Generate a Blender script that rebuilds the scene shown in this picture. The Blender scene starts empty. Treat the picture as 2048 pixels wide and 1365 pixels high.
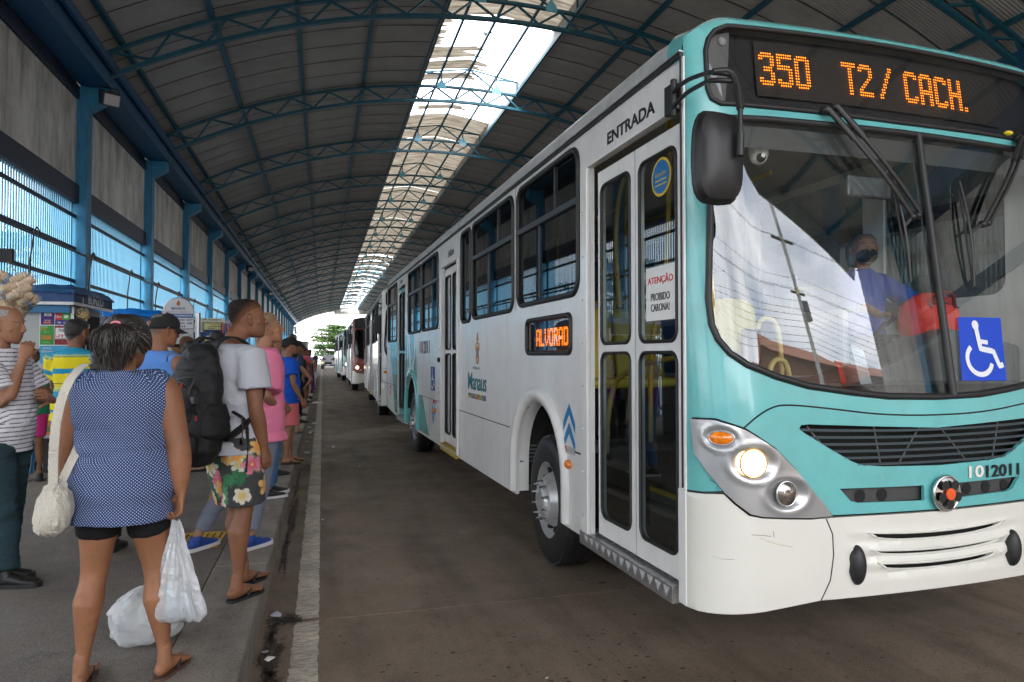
import bpy, bmesh, math, random
import numpy as np
from math import pi, sin, cos, tan, atan2, sqrt, radians
from mathutils import Vector, Matrix, geometry, noise
R_ = random.Random(7)
sc = bpy.context.scene
COL = sc.collection

# ------------------------------------------------------------------ camera, world, sun, exposure
cam_d = bpy.data.cameras.new('camera'); cam = bpy.data.objects.new('camera', cam_d); COL.objects.link(cam)
sc.camera = cam
FPX = 1365.0
cam_d.sensor_width = 36.0; cam_d.lens = 36.0 * FPX / 2048.0
cam_d.clip_start = 0.05; cam_d.clip_end = 1500
YAW = math.atan(379 / FPX); PIT = math.atan(30.5 / FPX)
cam.location = (0, 0, 1.55)
cam.rotation_euler = (pi/2 + PIT, 0, -YAW)

SUN_EL = radians(48); SUN_AZ = radians(200)      # sun behind the camera, a little to the left
world = bpy.data.worlds.new("World"); sc.world = world; world.use_nodes = True
wn = world.node_tree; wn.nodes.clear()
def WN(t, **k):
    n = wn.nodes.new(t)
    for a, b in k.items(): setattr(n, a, b)
    return n
wo = WN('ShaderNodeOutputWorld'); bg = WN('ShaderNodeBackground')
sky = WN('ShaderNodeTexSky', sky_type='NISHITA', sun_disc=False, sun_elevation=SUN_EL, sun_rotation=SUN_AZ)
sky.air_density = 1.0; sky.dust_density = 2.0
tc = WN('ShaderNodeTexCoord'); mp = WN('ShaderNodeMapping'); mp.inputs['Scale'].default_value = (1, 1, 2.2)
nz = WN('ShaderNodeTexNoise'); nz.inputs['Scale'].default_value = 2.3; nz.inputs['Detail'].default_value = 7; nz.inputs['Roughness'].default_value = .58
cr = WN('ShaderNodeValToRGB'); cr.color_ramp.elements[0].position = .36; cr.color_ramp.elements[1].position = .52
cr.color_ramp.elements[0].color = (.35, .35, .35, 1)
nz2 = WN('ShaderNodeTexNoise'); nz2.inputs['Scale'].default_value = 5.; nz2.inputs['Detail'].default_value = 6
cr2 = WN('ShaderNodeValToRGB'); cr2.color_ramp.elements[0].color = (6.5, 6.8, 7.4, 1); cr2.color_ramp.elements[1].color = (11.5, 11.5, 11.6, 1)
cr2.color_ramp.elements[0].position = .35; cr2.color_ramp.elements[1].position = .65
mx = WN('ShaderNodeMixRGB')
L = wn.links.new
L(tc.outputs['Generated'], mp.inputs['Vector']); L(mp.outputs[0], nz.inputs['Vector']); L(mp.outputs[0], nz2.inputs['Vector'])
L(nz.outputs['Fac'], cr.inputs[0]); L(nz2.outputs['Fac'], cr2.inputs[0])
L(cr.outputs[0], mx.inputs[0]); L(sky.outputs[0], mx.inputs[1]); L(cr2.outputs[0], mx.inputs[2])
L(mx.outputs[0], bg.inputs['Color']); bg.inputs['Strength'].default_value = 0.15
L(bg.outputs[0], wo.inputs['Surface'])
sd = bpy.data.lights.new('sun', 'SUN'); sun = bpy.data.objects.new('sun', sd); COL.objects.link(sun)
sd.energy = 1.5; sd.angle = radians(12); sd.color = (1, .96, .9)
_d = Vector((sin(SUN_AZ)*cos(SUN_EL), cos(SUN_AZ)*cos(SUN_EL), sin(SUN_EL)))
sun.rotation_euler = _d.to_track_quat('Z', 'Y').to_euler()
sc.view_settings.view_transform = 'Standard'; sc.view_settings.look = 'None'
sc.view_settings.exposure = 2.15; sc.view_settings.gamma = 1; sc.view_settings.use_curve_mapping = False
try:
    sc.cycles.max_bounces = 8; sc.cycles.diffuse_bounces = 4; sc.cycles.glossy_bounces = 4; sc.cycles.transparent_max_bounces = 14
    sc.cycles.use_denoising = True; sc.cycles.sample_clamp_indirect = 6
except Exception: pass

# ------------------------------------------------------------------ materials
MATS = {}
def mat(name, col, rough=.55, metal=0., spec=.5, var=0., vscale=6., bump=0., bscale=40., dirt=None, coat=0., emit=None, attr=None, stretch=None):
    if name in MATS: return MATS[name]
    m = bpy.data.materials.new(name); m.use_nodes = True; MATS[name] = m
    nt = m.node_tree; b = nt.nodes['Principled BSDF']; K = nt.links.new
    def N(t, **k):
        n = nt.nodes.new(t)
        for a, v in k.items(): setattr(n, a, v)
        return n
    c = (*col, 1)
    b.inputs['Base Color'].default_value = c; b.inputs['Roughness'].default_value = rough
    b.inputs['Metallic'].default_value = metal; b.inputs['Specular IOR Level'].default_value = spec
    if coat: b.inputs['Coat Weight'].default_value = coat; b.inputs['Coat Roughness'].default_value = .08
    if emit: b.inputs['Emission Color'].default_value = (*emit[0], 1); b.inputs['Emission Strength'].default_value = emit[1]
    co = N('ShaderNodeTexCoord'); vec = co.outputs['Object']
    if stretch:
        mp = N('ShaderNodeMapping'); mp.inputs['Scale'].default_value = stretch; K(vec, mp.inputs['Vector']); vec = mp.outputs[0]
    base = None
    if attr:
        at = N('ShaderNodeAttribute', attribute_name=attr); base = at.outputs['Color']; K(base, b.inputs['Base Color'])
    if var:
        n = N('ShaderNodeTexNoise'); n.inputs['Scale'].default_value = vscale; n.inputs['Detail'].default_value = 6; K(vec, n.inputs['Vector'])
        r = N('ShaderNodeMapRange'); r.inputs['From Min'].default_value = .3; r.inputs['From Max'].default_value = .7
        r.inputs['To Min'].default_value = 1 - var; r.inputs['To Max'].default_value = 1 + var; K(n.outputs['Fac'], r.inputs['Value'])
        mul = N('ShaderNodeVectorMath', operation='SCALE')
        if base: K(base, mul.inputs[0])
        else: mul.inputs[0].default_value = col
        K(r.outputs[0], mul.inputs['Scale']); base = mul.outputs[0]; K(base, b.inputs['Base Color'])
    if dirt:
        dc, amt, ds = dirt[:3]
        n = N('ShaderNodeTexNoise'); n.inputs['Scale'].default_value = ds; n.inputs['Detail'].default_value = 8; n.inputs['Roughness'].default_value = .7
        if len(dirt) > 3:
            mp = N('ShaderNodeMapping'); mp.inputs['Scale'].default_value = dirt[3]; K(co.outputs['Object'], mp.inputs['Vector']); K(mp.outputs[0], n.inputs['Vector'])
        else: K(vec, n.inputs['Vector'])
        r = N('ShaderNodeMapRange'); r.inputs['From Min'].default_value = .45; r.inputs['From Max'].default_value = .72
        r.inputs['To Min'].default_value = 0; r.inputs['To Max'].default_value = amt; K(n.outputs['Fac'], r.inputs['Value'])
        mixn = N('ShaderNodeMixRGB'); K(r.outputs[0], mixn.inputs[0])
        if base: K(base, mixn.inputs[1])
        else: mixn.inputs[1].default_value = c
        mixn.inputs[2].default_value = (*dc, 1); K(mixn.outputs[0], b.inputs['Base Color'])
        r2 = N('ShaderNodeMapRange'); r2.inputs['To Min'].default_value = rough; r2.inputs['To Max'].default_value = min(1, rough + .35)
        K(r.outputs[0], r2.inputs['Value']); K(r2.outputs[0], b.inputs['Roughness'])
    if bump:
        n = N('ShaderNodeTexNoise'); n.inputs['Scale'].default_value = bscale; n.inputs['Detail'].default_value = 5; K(vec, n.inputs['Vector'])
        bp = N('ShaderNodeBump'); bp.inputs['Strength'].default_value = bump; bp.inputs['Distance'].default_value = .01
        K(n.outputs['Fac'], bp.inputs['Height']); K(bp.outputs[0], b.inputs['Normal'])
    return m

def glass_mat(name, tint, ior=1.5, refl=1.0, rough=.0):
    if name in MATS: return MATS[name]
    m = bpy.data.materials.new(name); m.use_nodes = True; MATS[name] = m
    nt = m.node_tree; nt.nodes.clear(); K = nt.links.new
    o = nt.nodes.new('ShaderNodeOutputMaterial'); t = nt.nodes.new('ShaderNodeBsdfTransparent'); t.inputs[0].default_value = (*tint, 1)
    g = nt.nodes.new('ShaderNodeBsdfGlossy'); g.inputs['Roughness'].default_value = rough; g.inputs['Color'].default_value = (.95, .97, 1, 1)
    f = nt.nodes.new('ShaderNodeFresnel'); ge = nt.nodes.new('ShaderNodeNewGeometry'); mr = nt.nodes.new('ShaderNodeMapRange')
    mr.inputs['To Min'].default_value = ior; mr.inputs['To Max'].default_value = 1/ior; K(ge.outputs['Backfacing'], mr.inputs['Value']); K(mr.outputs[0], f.inputs['IOR'])   # same reflection from either side of the thin pane
    mu = nt.nodes.new('ShaderNodeMath'); mu.operation = 'MULTIPLY'; mu.inputs[1].default_value = refl; mu.use_clamp = True
    mix = nt.nodes.new('ShaderNodeMixShader'); K(f.outputs[0], mu.inputs[0]); K(mu.outputs[0], mix.inputs[0]); K(t.outputs[0], mix.inputs[1]); K(g.outputs[0], mix.inputs[2]); K(mix.outputs[0], o.inputs[0])
    return m

def film_mat(name, col, trans, rough=.35, tcol=None, bump=.3, bscale=30):
    """thin plastic film / sheet: part see-through, part diffuse and translucent, a little gloss"""
    if name in MATS: return MATS[name]
    m = bpy.data.materials.new(name); m.use_nodes = True; MATS[name] = m
    nt = m.node_tree; nt.nodes.clear(); K = nt.links.new; N = nt.nodes.new
    o = N('ShaderNodeOutputMaterial'); t = N('ShaderNodeBsdfTransparent'); t.inputs[0].default_value = (*(tcol or (1, 1, 1)), 1)
    d = N('ShaderNodeBsdfDiffuse'); d.inputs[0].default_value = (*col, 1); tr = N('ShaderNodeBsdfTranslucent'); tr.inputs[0].default_value = (*col, 1)
    g = N('ShaderNodeBsdfGlossy'); g.inputs['Roughness'].default_value = rough
    co = N('ShaderNodeTexCoord'); n = N('ShaderNodeTexNoise'); n.inputs['Scale'].default_value = bscale; K(co.outputs['Object'], n.inputs['Vector'])
    bp = N('ShaderNodeBump'); bp.inputs['Strength'].default_value = bump; bp.inputs['Distance'].default_value = .01; K(n.outputs['Fac'], bp.inputs['Height'])
    for q in (d, tr, g): K(bp.outputs[0], q.inputs['Normal'])
    a = N('ShaderNodeMixShader'); a.inputs[0].default_value = .45; K(d.outputs[0], a.inputs[1]); K(tr.outputs[0], a.inputs[2])
    b = N('ShaderNodeMixShader'); b.inputs[0].default_value = .1; K(a.outputs[0], b.inputs[1]); K(g.outputs[0], b.inputs[2])
    c = N('ShaderNodeMixShader'); c.inputs[0].default_value = trans; K(b.outputs[0], c.inputs[1]); K(t.outputs[0], c.inputs[2]); K(c.outputs[0], o.inputs[0])
    return m

def ground_mat(name, base, dark, light, speck, rough=.75, bump=.5, streak=(5, .5, 1), coarse=1.):
    m = bpy.data.materials.new(name); m.use_nodes = True; MATS[name] = m; nt = m.node_tree; b = nt.nodes['Principled BSDF']; K = nt.links.new; N = nt.nodes.new
    b.inputs['Specular IOR Level'].default_value = .35
    ge = N('ShaderNodeNewGeometry'); P = ge.outputs['Position']
    def noise_(sc_, det=5, ro=.6, vec=None):
        n = N('ShaderNodeTexNoise'); n.inputs['Scale'].default_value = sc_; n.inputs['Detail'].default_value = det; n.inputs['Roughness'].default_value = ro; K(vec or P, n.inputs['Vector']); return n.outputs['Fac']
    def rng(x, a, c, lo=0., hi=1.):
        r = N('ShaderNodeMapRange'); r.inputs['From Min'].default_value = a; r.inputs['From Max'].default_value = c; r.inputs['To Min'].default_value = lo; r.inputs['To Max'].default_value = hi; K(x, r.inputs['Value']); return r.outputs[0]
    def mix(f, a, c):
        n = N('ShaderNodeMixRGB'); K(f, n.inputs[0])
        for i, q in ((1, a), (2, c)):
            if isinstance(q, tuple): n.inputs[i].default_value = (*q, 1)
            else: K(q, n.inputs[i])
        return n.outputs[0]
    c = mix(rng(noise_(.55*coarse, 6, .65), .38, .62), base, light)
    mp = N('ShaderNodeMapping'); mp.inputs['Scale'].default_value = streak; K(P, mp.inputs['Vector'])
    c = mix(rng(noise_(1.1, 6, .6, mp.outputs[0]), .48, .72, 0, .65), c, dark)
    c = mix(rng(noise_(3.3, 8, .75), .52, .70, 0, .6), c, dark)
    c = mix(rng(noise_(150, 2, .5), .56, .68, 0, .85), c, speck); c = mix(rng(noise_(95, 2, .5), .60, .70, 0, .8), c, dark)
    v = N('ShaderNodeTexVoronoi'); v.inputs['Scale'].default_value = 7; K(P, v.inputs['Vector']); c = mix(rng(v.outputs['Distance'], .045, .06, .75, 0), c, dark)
    K(c, b.inputs['Base Color']); K(rng(noise_(2.1, 5), .35, .65, rough-.22, rough+.1), b.inputs['Roughness'])
    bp = N('ShaderNodeBump'); bp.inputs['Strength'].default_value = bump; bp.inputs['Distance'].default_value = .004; K(noise_(190, 3, .6), bp.inputs['Height']); K(bp.outputs[0], b.inputs['Normal'])
    return m
def stain_mat(name, col, rough=.35):
    m = bpy.data.materials.new(name); m.use_nodes = True; MATS[name] = m; nt = m.node_tree; b = nt.nodes['Principled BSDF']; K = nt.links.new; N = nt.nodes.new
    b.inputs['Base Color'].default_value = (*col, 1); b.inputs['Roughness'].default_value = rough
    at = N('ShaderNodeAttribute'); at.attribute_name = 'edge'; ge = N('ShaderNodeNewGeometry'); n = N('ShaderNodeTexNoise'); n.inputs['Scale'].default_value = 22; n.inputs['Detail'].default_value = 7; n.inputs['Roughness'].default_value = .7; K(ge.outputs['Position'], n.inputs['Vector'])
    a = N('ShaderNodeMath'); a.operation = 'ADD'; K(at.outputs['Fac'], a.inputs[0]); K(n.outputs['Fac'], a.inputs[1]); r = N('ShaderNodeMapRange'); r.inputs['From Min'].default_value = .75; r.inputs['From Max'].default_value = 1.1; K(a.outputs[0], r.inputs['Value']); K(r.outputs[0], b.inputs['Alpha'])
    return m

# ------------------------------------------------------------------ object helpers
def finish(o, parent=None, label=None, cat=None, group=None, kind=None):
    COL.objects.link(o)
    if parent is not None: o.parent = parent
    return tag(o, label, cat, group, kind)
def tag(o, label=None, cat=None, group=None, kind=None):
    if label: o['label'] = label
    if cat: o['category'] = cat
    if group: o['group'] = group
    if kind: o['kind'] = kind
    return o
def empty(name, loc=(0, 0, 0), rz=0., label=None, cat=None, group=None, parent=None, kind=None):
    o = bpy.data.objects.new(name, None); o.location = loc; o.rotation_euler = (0, 0, rz); o.empty_display_size = .2
    return finish(o, parent, label, cat, group, kind)
def mesh_from(name, v, f, mats=(), smooth=False, idx=None):
    me = bpy.data.meshes.new(name); me.from_pydata([tuple(p) for p in v], [], f)
    if not isinstance(mats, (list, tuple)): mats = [mats]
    for m in mats: me.materials.append(m)
    if idx: me.polygons.foreach_set('material_index', idx)
    if smooth: me.polygons.foreach_set('use_smooth', [True] * len(me.polygons))
    me.update(); return me
def autosmooth(me, deg=35):
    me.polygons.foreach_set('use_smooth', [True] * len(me.polygons))
    try: me.set_sharp_from_angle(angle=radians(deg))
    except Exception: pass
    return me
class MB:
    def __init__(s): s.v = []; s.f = []; s.m = []; s.cur = 0
    def mi(s, i): s.cur = i; return s
    def add(s, v, f):
        b = len(s.v); s.v += [tuple(p) for p in v]; s.f += [tuple(b + i for i in q) for q in f]; s.m += [s.cur] * len(f); return s
    def box(s, x0, y0, z0, x1, y1, z1, M=None):
        v = [Vector(p) for p in ((x0,y0,z0),(x1,y0,z0),(x1,y1,z0),(x0,y1,z0),(x0,y0,z1),(x1,y0,z1),(x1,y1,z1),(x0,y1,z1))]
        if M: v = [M @ p for p in v]
        return s.add(v, [(0,3,2,1),(4,5,6,7),(0,1,5,4),(1,2,6,5),(2,3,7,6),(3,0,4,7)])
    def bar(s, p, q, w, h=None, up=(0, 0, 1)):
        p, q = Vector(p), Vector(q); d = (q - p).normalized(); u = Vector(up); x = d.cross(u)
        if x.length < 1e-4: x = d.cross(Vector((1, 0, 0)))
        x.normalize(); y = x.cross(d).normalized(); w /= 2; h = (h / 2) if h else w
        v = [p - x*w - y*h, p + x*w - y*h, p + x*w + y*h, p - x*w + y*h, q - x*w - y*h, q + x*w - y*h, q + x*w + y*h, q - x*w + y*h]
        return s.add(v, [(0,3,2,1),(4,5,6,7),(0,1,5,4),(1,2,6,5),(2,3,7,6),(3,0,4,7)])
    def tube(s, path, r, n=8, closed=False, prof=None):
        P = [Vector(p) for p in path]; k = len(P); rings = []; up = Vector((0, 0, 1))
        T = []
        for i in range(k):
            a = P[(i-1) % k] if (closed or i > 0) else P[i]; b = P[(i+1) % k] if (closed or i < k-1) else P[i]
            T.append((b - a).normalized())
        ref = T[0].cross(up)
        if ref.length < .05: ref = T[0].cross(Vector((1, 0, 0)))
        ref.normalize()
        v = []
        for i in range(k):
            ref = (ref - T[i] * ref.dot(T[i]))
            if ref.length < 1e-5: ref = T[i].orthogonal()
            ref.normalize(); y = T[i].cross(ref)
            rr = r[i] if isinstance(r, (list, tuple)) else r
            for j in range(n):
                a = 2*pi*j/n; v.append(P[i] + (ref*cos(a) + y*sin(a)) * rr)
        f = []
        for i in range(k if closed else k-1):
            for j in range(n):
                a, b = i*n + j, i*n + (j+1) % n; c, d = ((i+1) % k)*n + (j+1) % n, ((i+1) % k)*n + j
                f.append((a, b, c, d))
        if not closed: f += [tuple(range(n-1, -1, -1)), tuple((k-1)*n + j for j in range(n))]
        return s.add(v, f)
    def cyl(s, p, q, r, n=12, r2=None): return s.tube([p, q], [r, r if r2 is None else r2], n)
    def lathe(s, prof, n=24, M=None, close=True):
        v = []
        for (r, z) in prof:
            for j in range(n): v.append(Vector((r*cos(2*pi*j/n), r*sin(2*pi*j/n), z)))
        if M: v = [M @ p for p in v]
        f = [(i*n+j, i*n+(j+1) % n, (i+1)*n+(j+1) % n, (i+1)*n+j) for i in range(len(prof)-1) for j in range(n)]
        if close: f += [tuple(range(n-1, -1, -1)), tuple((len(prof)-1)*n + j for j in range(n))]
        return s.add(v, f)
    def ball(s, c, r, n=12, k=8):
        c = Vector(c); r = Vector(r) if not isinstance(r, (int, float)) else Vector((r, r, r)); prof = []
        v = []; f = []
        for i in range(1, k):
            t = pi*i/k
            for j in range(n): v.append(c + Vector((r.x*sin(t)*cos(2*pi*j/n), r.y*sin(t)*sin(2*pi*j/n), -r.z*cos(t))))
        v.append(c - Vector((0, 0, r.z))); v.append(c + Vector((0, 0, r.z))); B, T = len(v)-2, len(v)-1
        for i in range(k-2):
            for j in range(n): f.append((i*n+j, i*n+(j+1) % n, (i+1)*n+(j+1) % n, (i+1)*n+j))
        for j in range(n): f.append((B, (j+1) % n, j)); f.append((T, (k-2)*n+j, (k-2)*n+(j+1) % n))
        return s.add(v, f)
    def prism(s, poly, y0, y1, axis='y'):
        n = len(poly)
        if axis == 'y': a = [(p[0], y0, p[1]) for p in poly]; b = [(p[0], y1, p[1]) for p in poly]
        elif axis == 'x': a = [(y0, p[0], p[1]) for p in poly]; b = [(y1, p[0], p[1]) for p in poly]
        else: a = [(p[0], p[1], y0) for p in poly]; b = [(p[0], p[1], y1) for p in poly]
        return s.add(a + b, [tuple(range(n)), tuple(range(2*n-1, n-1, -1))] + [(i, i+n, (i+1) % n + n, (i+1) % n) for i in range(n)])
    def mesh(s, name, mats, smooth=None):
        me = mesh_from(name, s.v, s.f, mats, idx=s.m)
        if isinstance(mats, (list, tuple)) and len(mats) > 1: pass
        bm = bmesh.new(); bm.from_mesh(me); bmesh.ops.recalc_face_normals(bm, faces=bm.faces); bm.to_mesh(me); bm.free()
        if smooth: autosmooth(me, smooth)
        return me
    def obj(s, name, mats, parent=None, smooth=None, bevel=0, **k):
        o = bpy.data.objects.new(name, s.mesh(name, mats, smooth)); finish(o, parent, **k)
        if bevel:
            b = o.modifiers.new('bevel', 'BEVEL'); b.width = bevel; b.segments = 2; b.limit_method = 'ANGLE'
        return o
def inst(name, me, parent=None, loc=(0, 0, 0), rot=(0, 0, 0), scale=None, **k):
    o = bpy.data.objects.new(name, me); o.location = loc; o.rotation_euler = rot
    if scale: o.scale = scale
    return finish(o, parent, **k)
def rrect(x0, z0, x1, z1, r, n=5):
    P = []
    for cx, cz, a in ((x1-r, z1-r, 0), (x0+r, z1-r, pi/2), (x0+r, z0+r, pi), (x1-r, z0+r, 3*pi/2)):
        for i in range(n+1): P.append((cx + r*cos(a + pi/2*i/n), cz + r*sin(a + pi/2*i/n)))
    return P
def ellipse(cx, cz, a, b, n=24, rot=0):
    return [(cx + a*cos(t)*cos(rot) - b*sin(t)*sin(rot), cz + a*cos(t)*sin(rot) + b*sin(t)*cos(rot)) for t in (2*pi*i/n for i in range(n))]
def area2(P): return sum(P[i][0]*P[(i+1) % len(P)][1] - P[(i+1) % len(P)][0]*P[i][1] for i in range(len(P)))
def smoothpoly(P, it=2, closed=True):
    for _ in range(it):
        Q = []
        n = len(P)
        for i in range(n if closed else n-1):
            a, b = P[i], P[(i+1) % n]; Q += [tuple(.75*a[k]+.25*b[k] for k in range(len(a))), tuple(.25*a[k]+.75*b[k] for k in range(len(a)))]
        if not closed: Q = [P[0]] + Q + [P[-1]]
        P = Q
    return P
def densify(P, res, closed=True):
    Q = []; n = len(P)
    for i in range(n if closed else n-1):
        a, b = P[i], P[(i+1) % n]; d = math.hypot(a[0]-b[0], a[1]-b[1]); k = max(1, int(math.ceil(d/res)))
        for j in range(k): Q.append((a[0]+(b[0]-a[0])*j/k, a[1]+(b[1]-a[1])*j/k))
    if not closed: Q.append(P[-1])
    return Q
def inside(P, x, y):
    P = np.asarray(P); x = np.asarray(x); y = np.asarray(y); c = np.zeros(x.shape, bool); n = len(P); j = n-1
    for i in range(n):
        xi, yi = P[i]; xj, yj = P[j]
        if yi != yj:
            c ^= ((yi > y) != (yj > y)) & (x < (xj-xi)*(y-yi)/(yj-yi) + xi)
        j = i
    return c
def skin(name, surf, outer, holes=(), res=.1, thick=.01, mats=None, parent=None, off=0., smooth=40, conv=None, **k):
    """sheet with thickness on a parametric surface: outline and holes are polygons in its two parameters"""
    loops = [densify(outer, res)] + [densify(h, res) for h in holes]
    if conv: loops = [[conv(p) for p in l] for l in loops]
    pts = []; edges = []
    for l in loops:
        b = len(pts); pts += l; edges += [(b+i, b+(i+1) % len(l)) for i in range(len(l))]
    A = np.array(loops[0]); x0, y0 = A.min(0); x1, y1 = A.max(0)
    gx, gy = np.meshgrid(np.arange(x0+res*.5, x1, res), np.arange(y0+res*.5, y1, res)); gx = gx.ravel(); gy = gy.ravel()
    if len(gx):
        ok = inside(loops[0], gx, gy)
        for h in loops[1:]: ok &= ~inside(h, gx, gy)
        B = np.array(pts); gx = gx[ok]; gy = gy[ok]
        if len(gx):
            d = np.min((gx[:, None]-B[None, :, 0])**2 + (gy[:, None]-B[None, :, 1])**2, axis=1); ok = d > (res*.45)**2
            pts = pts + list(zip(gx[ok].tolist(), gy[ok].tolist()))
    vs, es, fs, *_ = geometry.delaunay_2d_cdt([Vector((float(p[0]), float(p[1]))) for p in pts], edges, [], 0, 1e-5)
    V = np.array([(p.x, p.y) for p in vs]); Fa = [f for f in fs if len(f) == 3]
    C = V[np.array(Fa)].mean(1); ok = inside(loops[0], C[:, 0], C[:, 1])
    for h in loops[1:]: ok &= ~inside(h, C[:, 0], C[:, 1])
    Fa = [f for f, q in zip(Fa, ok) if q]
    used = sorted({i for f in Fa for i in f}); rm = {a: b for b, a in enumerate(used)}; Fa = [tuple(rm[i] for i in f) for f in Fa]; V = V[used]
    n = len(V); F3 = [surf(a, b, off) for a, b in V]
    v = F3; f = list(Fa)
    if thick:
        v = F3 + [surf(a, b, off - thick) for a, b in V]; f = list(Fa) + [tuple(n+i for i in reversed(t)) for t in Fa]
        cnt = {}
        for t in Fa:
            for i in range(3): cnt[(t[i], t[(i+1) % 3])] = 1
        for (a, b) in cnt:
            if (b, a) not in cnt: f.append((b, a, a+n, b+n))
    me = mesh_from(name, v, f, mats or [])
    bm = bmesh.new(); bm.from_mesh(me); bmesh.ops.recalc_face_normals(bm, faces=bm.faces); bm.to_mesh(me); bm.free()
    if smooth: autosmooth(me, smooth)
    o = bpy.data.objects.new(name, me); return finish(o, parent, **k)
def rim(name, surf, poly, r, mats, parent=None, off=0., res=.04, conv=None, closed=True, n=6, **k):
    P = densify(poly, res, closed)
    if conv: P = [conv(p) for p in P]
    mb = MB(); mb.tube([surf(a, b, off) for a, b in P], r, n, closed); return mb.obj(name, mats, parent, smooth=60, **k)

# text as meshes
def text_mesh(s, w=None, h=None, bold=0., depth=.001, align='CENTER', shear=0., spacing=1., lines=1.):
    c = bpy.data.curves.new('lettering', 'FONT'); c.body = s; c.align_x = 'CENTER'; c.align_y = 'CENTER'; c.size = 1
    c.offset = bold; c.extrude = depth; c.shear = shear; c.space_character = spacing; c.space_line = lines; c.resolution_u = 3
    o = bpy.data.objects.new('tmp', c); COL.objects.link(o); me = bpy.data.meshes.new_from_object(o)
    bpy.data.objects.remove(o); bpy.data.curves.remove(c)
    n = len(me.vertices); a = np.empty(n*3, 'f'); me.vertices.foreach_get('co', a); a = a.reshape(-1, 3)
    mn, mxx = a.min(0), a.max(0); cx = (mn+mxx)/2; a -= cx * (1, 1, 0)
    sx = w/(mxx[0]-mn[0]) if w else None; sy = h/(mxx[1]-mn[1]) if h else None
    sx = sx or sy; sy = sy or sx
    a *= (sx, sy, 1); a[:, 2] = np.where(a[:, 2] > 0, depth, -depth); me.vertices.foreach_set('co', a.ravel()); me.update()
    return me
def text(s, m, loc, rot, w=None, h=None, parent=None, name='lettering', **k):
    kk = {q: k.pop(q) for q in ('bold', 'depth', 'shear', 'spacing', 'lines') if q in k}
    me = text_mesh(s, w, h, **kk); me.materials.clear(); me.materials.append(m)
    return inst(name, me, parent, loc, rot, **k)
# text facing: local x right, y up.  ROTF: read from -Y side;  ROTL: read from -X side (right = -Y)
ROTF = (pi/2, 0, 0); ROTL = (pi/2, 0, -pi/2)
# ------------------------------------------------------------------ palette
asphalt = ground_mat('road_surface', (.158, .120, .085), (.058, .045, .033), (.215, .168, .124), (.31, .24, .18), .70, .6, (2.2, .25, 1))
platform_m = ground_mat('platform_paving', (.135, .118, .102), (.065, .056, .049), (.165, .147, .128), (.28, .25, .22), .85, .9, (1, 1, 1), 1.6)
kerb_m = ground_mat('kerb_concrete', (.19, .168, .143), (.06, .05, .043), (.23, .205, .175), (.3, .27, .23), .85, .8, (3, .8, 1), 2.)
line_m = mat('worn_white_line', (.52, .47, .39), .75, bump=.3, bscale=80, dirt=((.10, .08, .065), .98, 5.5, (3.2, 12, 1)), var=.25, vscale=3)
steel_blue = mat('truss_blue_paint', (.010, .10, .15), .5, var=.15)
blue_paint = mat('pillar_blue_paint', (.022, .21, .38), .5, var=.12, vscale=1.2, dirt=((.03, .06, .09), .6, 3, (3, 3, .6)), bump=.1)
pipe_blue = mat('downpipe_blue_paint', (.09, .40, .56), .28, var=.08, coat=.3)
beam_blue = mat('beam_blue_paint', (.008, .075, .17), .5, var=.12)
slat_blue = mat('grille_blue_paint', (.10, .31, .47), .45, var=.1, vscale=3)
dark_band = mat('dark_blue_band', (.012, .022, .045), .6, var=.2)
black_m = mat('black_plastic', (.012, .012, .013), .45)
rubber = mat('black_rubber', (.014, .014, .015), .5, var=.2, vscale=20, bump=.15)
concrete_m = mat('stained_concrete', (.60, .59, .55), .9, var=.16, vscale=1.1, bump=.4, bscale=25, dirt=((.04, .038, .035), .7, 1.8, (1.6, 1.6, .35)))
roof_m = mat('corrugated_roof_sheet', (.36, .355, .34), .6, var=.12, vscale=.4, dirt=((.16, .15, .14), .45, .5))
lap_m = mat('painted_lap_shadow', (.02, .02, .02), .8)
steel = mat('brushed_steel', (.55, .55, .56), .3, metal=1)
white_paint = mat('white_paint', (.72, .72, .7), .5, var=.05)

# ------------------------------------------------------------------ ground
Y0, Y1 = -9.3, 130.0
RZ = -.08      # road level below the datum of the platform foot
TR = [22.1 + 5.7*(k-6) for k in range(0, 25)]          # truss rows
TR = [y for y in TR if -9 < y < 130]
def sheet(name, x0, x1, y0, y1, z, m, kind='structure', nx=1, ny=1, **k):
    v = [(x0+(x1-x0)*i/nx, y0+(y1-y0)*j/ny, z) for j in range(ny+1) for i in range(nx+1)]
    f = [(j*(nx+1)+i, j*(nx+1)+i+1, (j+1)*(nx+1)+i+1, (j+1)*(nx+1)+i) for j in range(ny) for i in range(nx)]
    o = bpy.data.objects.new(name, mesh_from(name, v, f, m)); return finish(o, kind=kind, **k)
street_m = mat('street_ground', (.2, .185, .165), .85, var=.15, vscale=.3, bump=.2)
sheet('ground', -900, 900, -900, 900, -.093, street_m)
# concrete road slabs with recessed joints
road_e = empty('road', kind='structure')
joints = [-12.2, -8.1, -4.0, 0.3, 4.42] + [4.42 + 4.6*i for i in range(1, 28)]
for xa, xb_ in ((-.35, 4.9), (4.91, 9.9)):
    for a, b in zip(joints, joints[1:]):
        mb = MB(); mb.box(xa, a+.006, -.13, xb_, b-.006, RZ); mb.obj('slab', asphalt, road_e)
sheet('road_joint_bed', -.35, 9.9, -12.2, 130, -.088, mat('joint_tar', (.02, .017, .014), .9))
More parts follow.
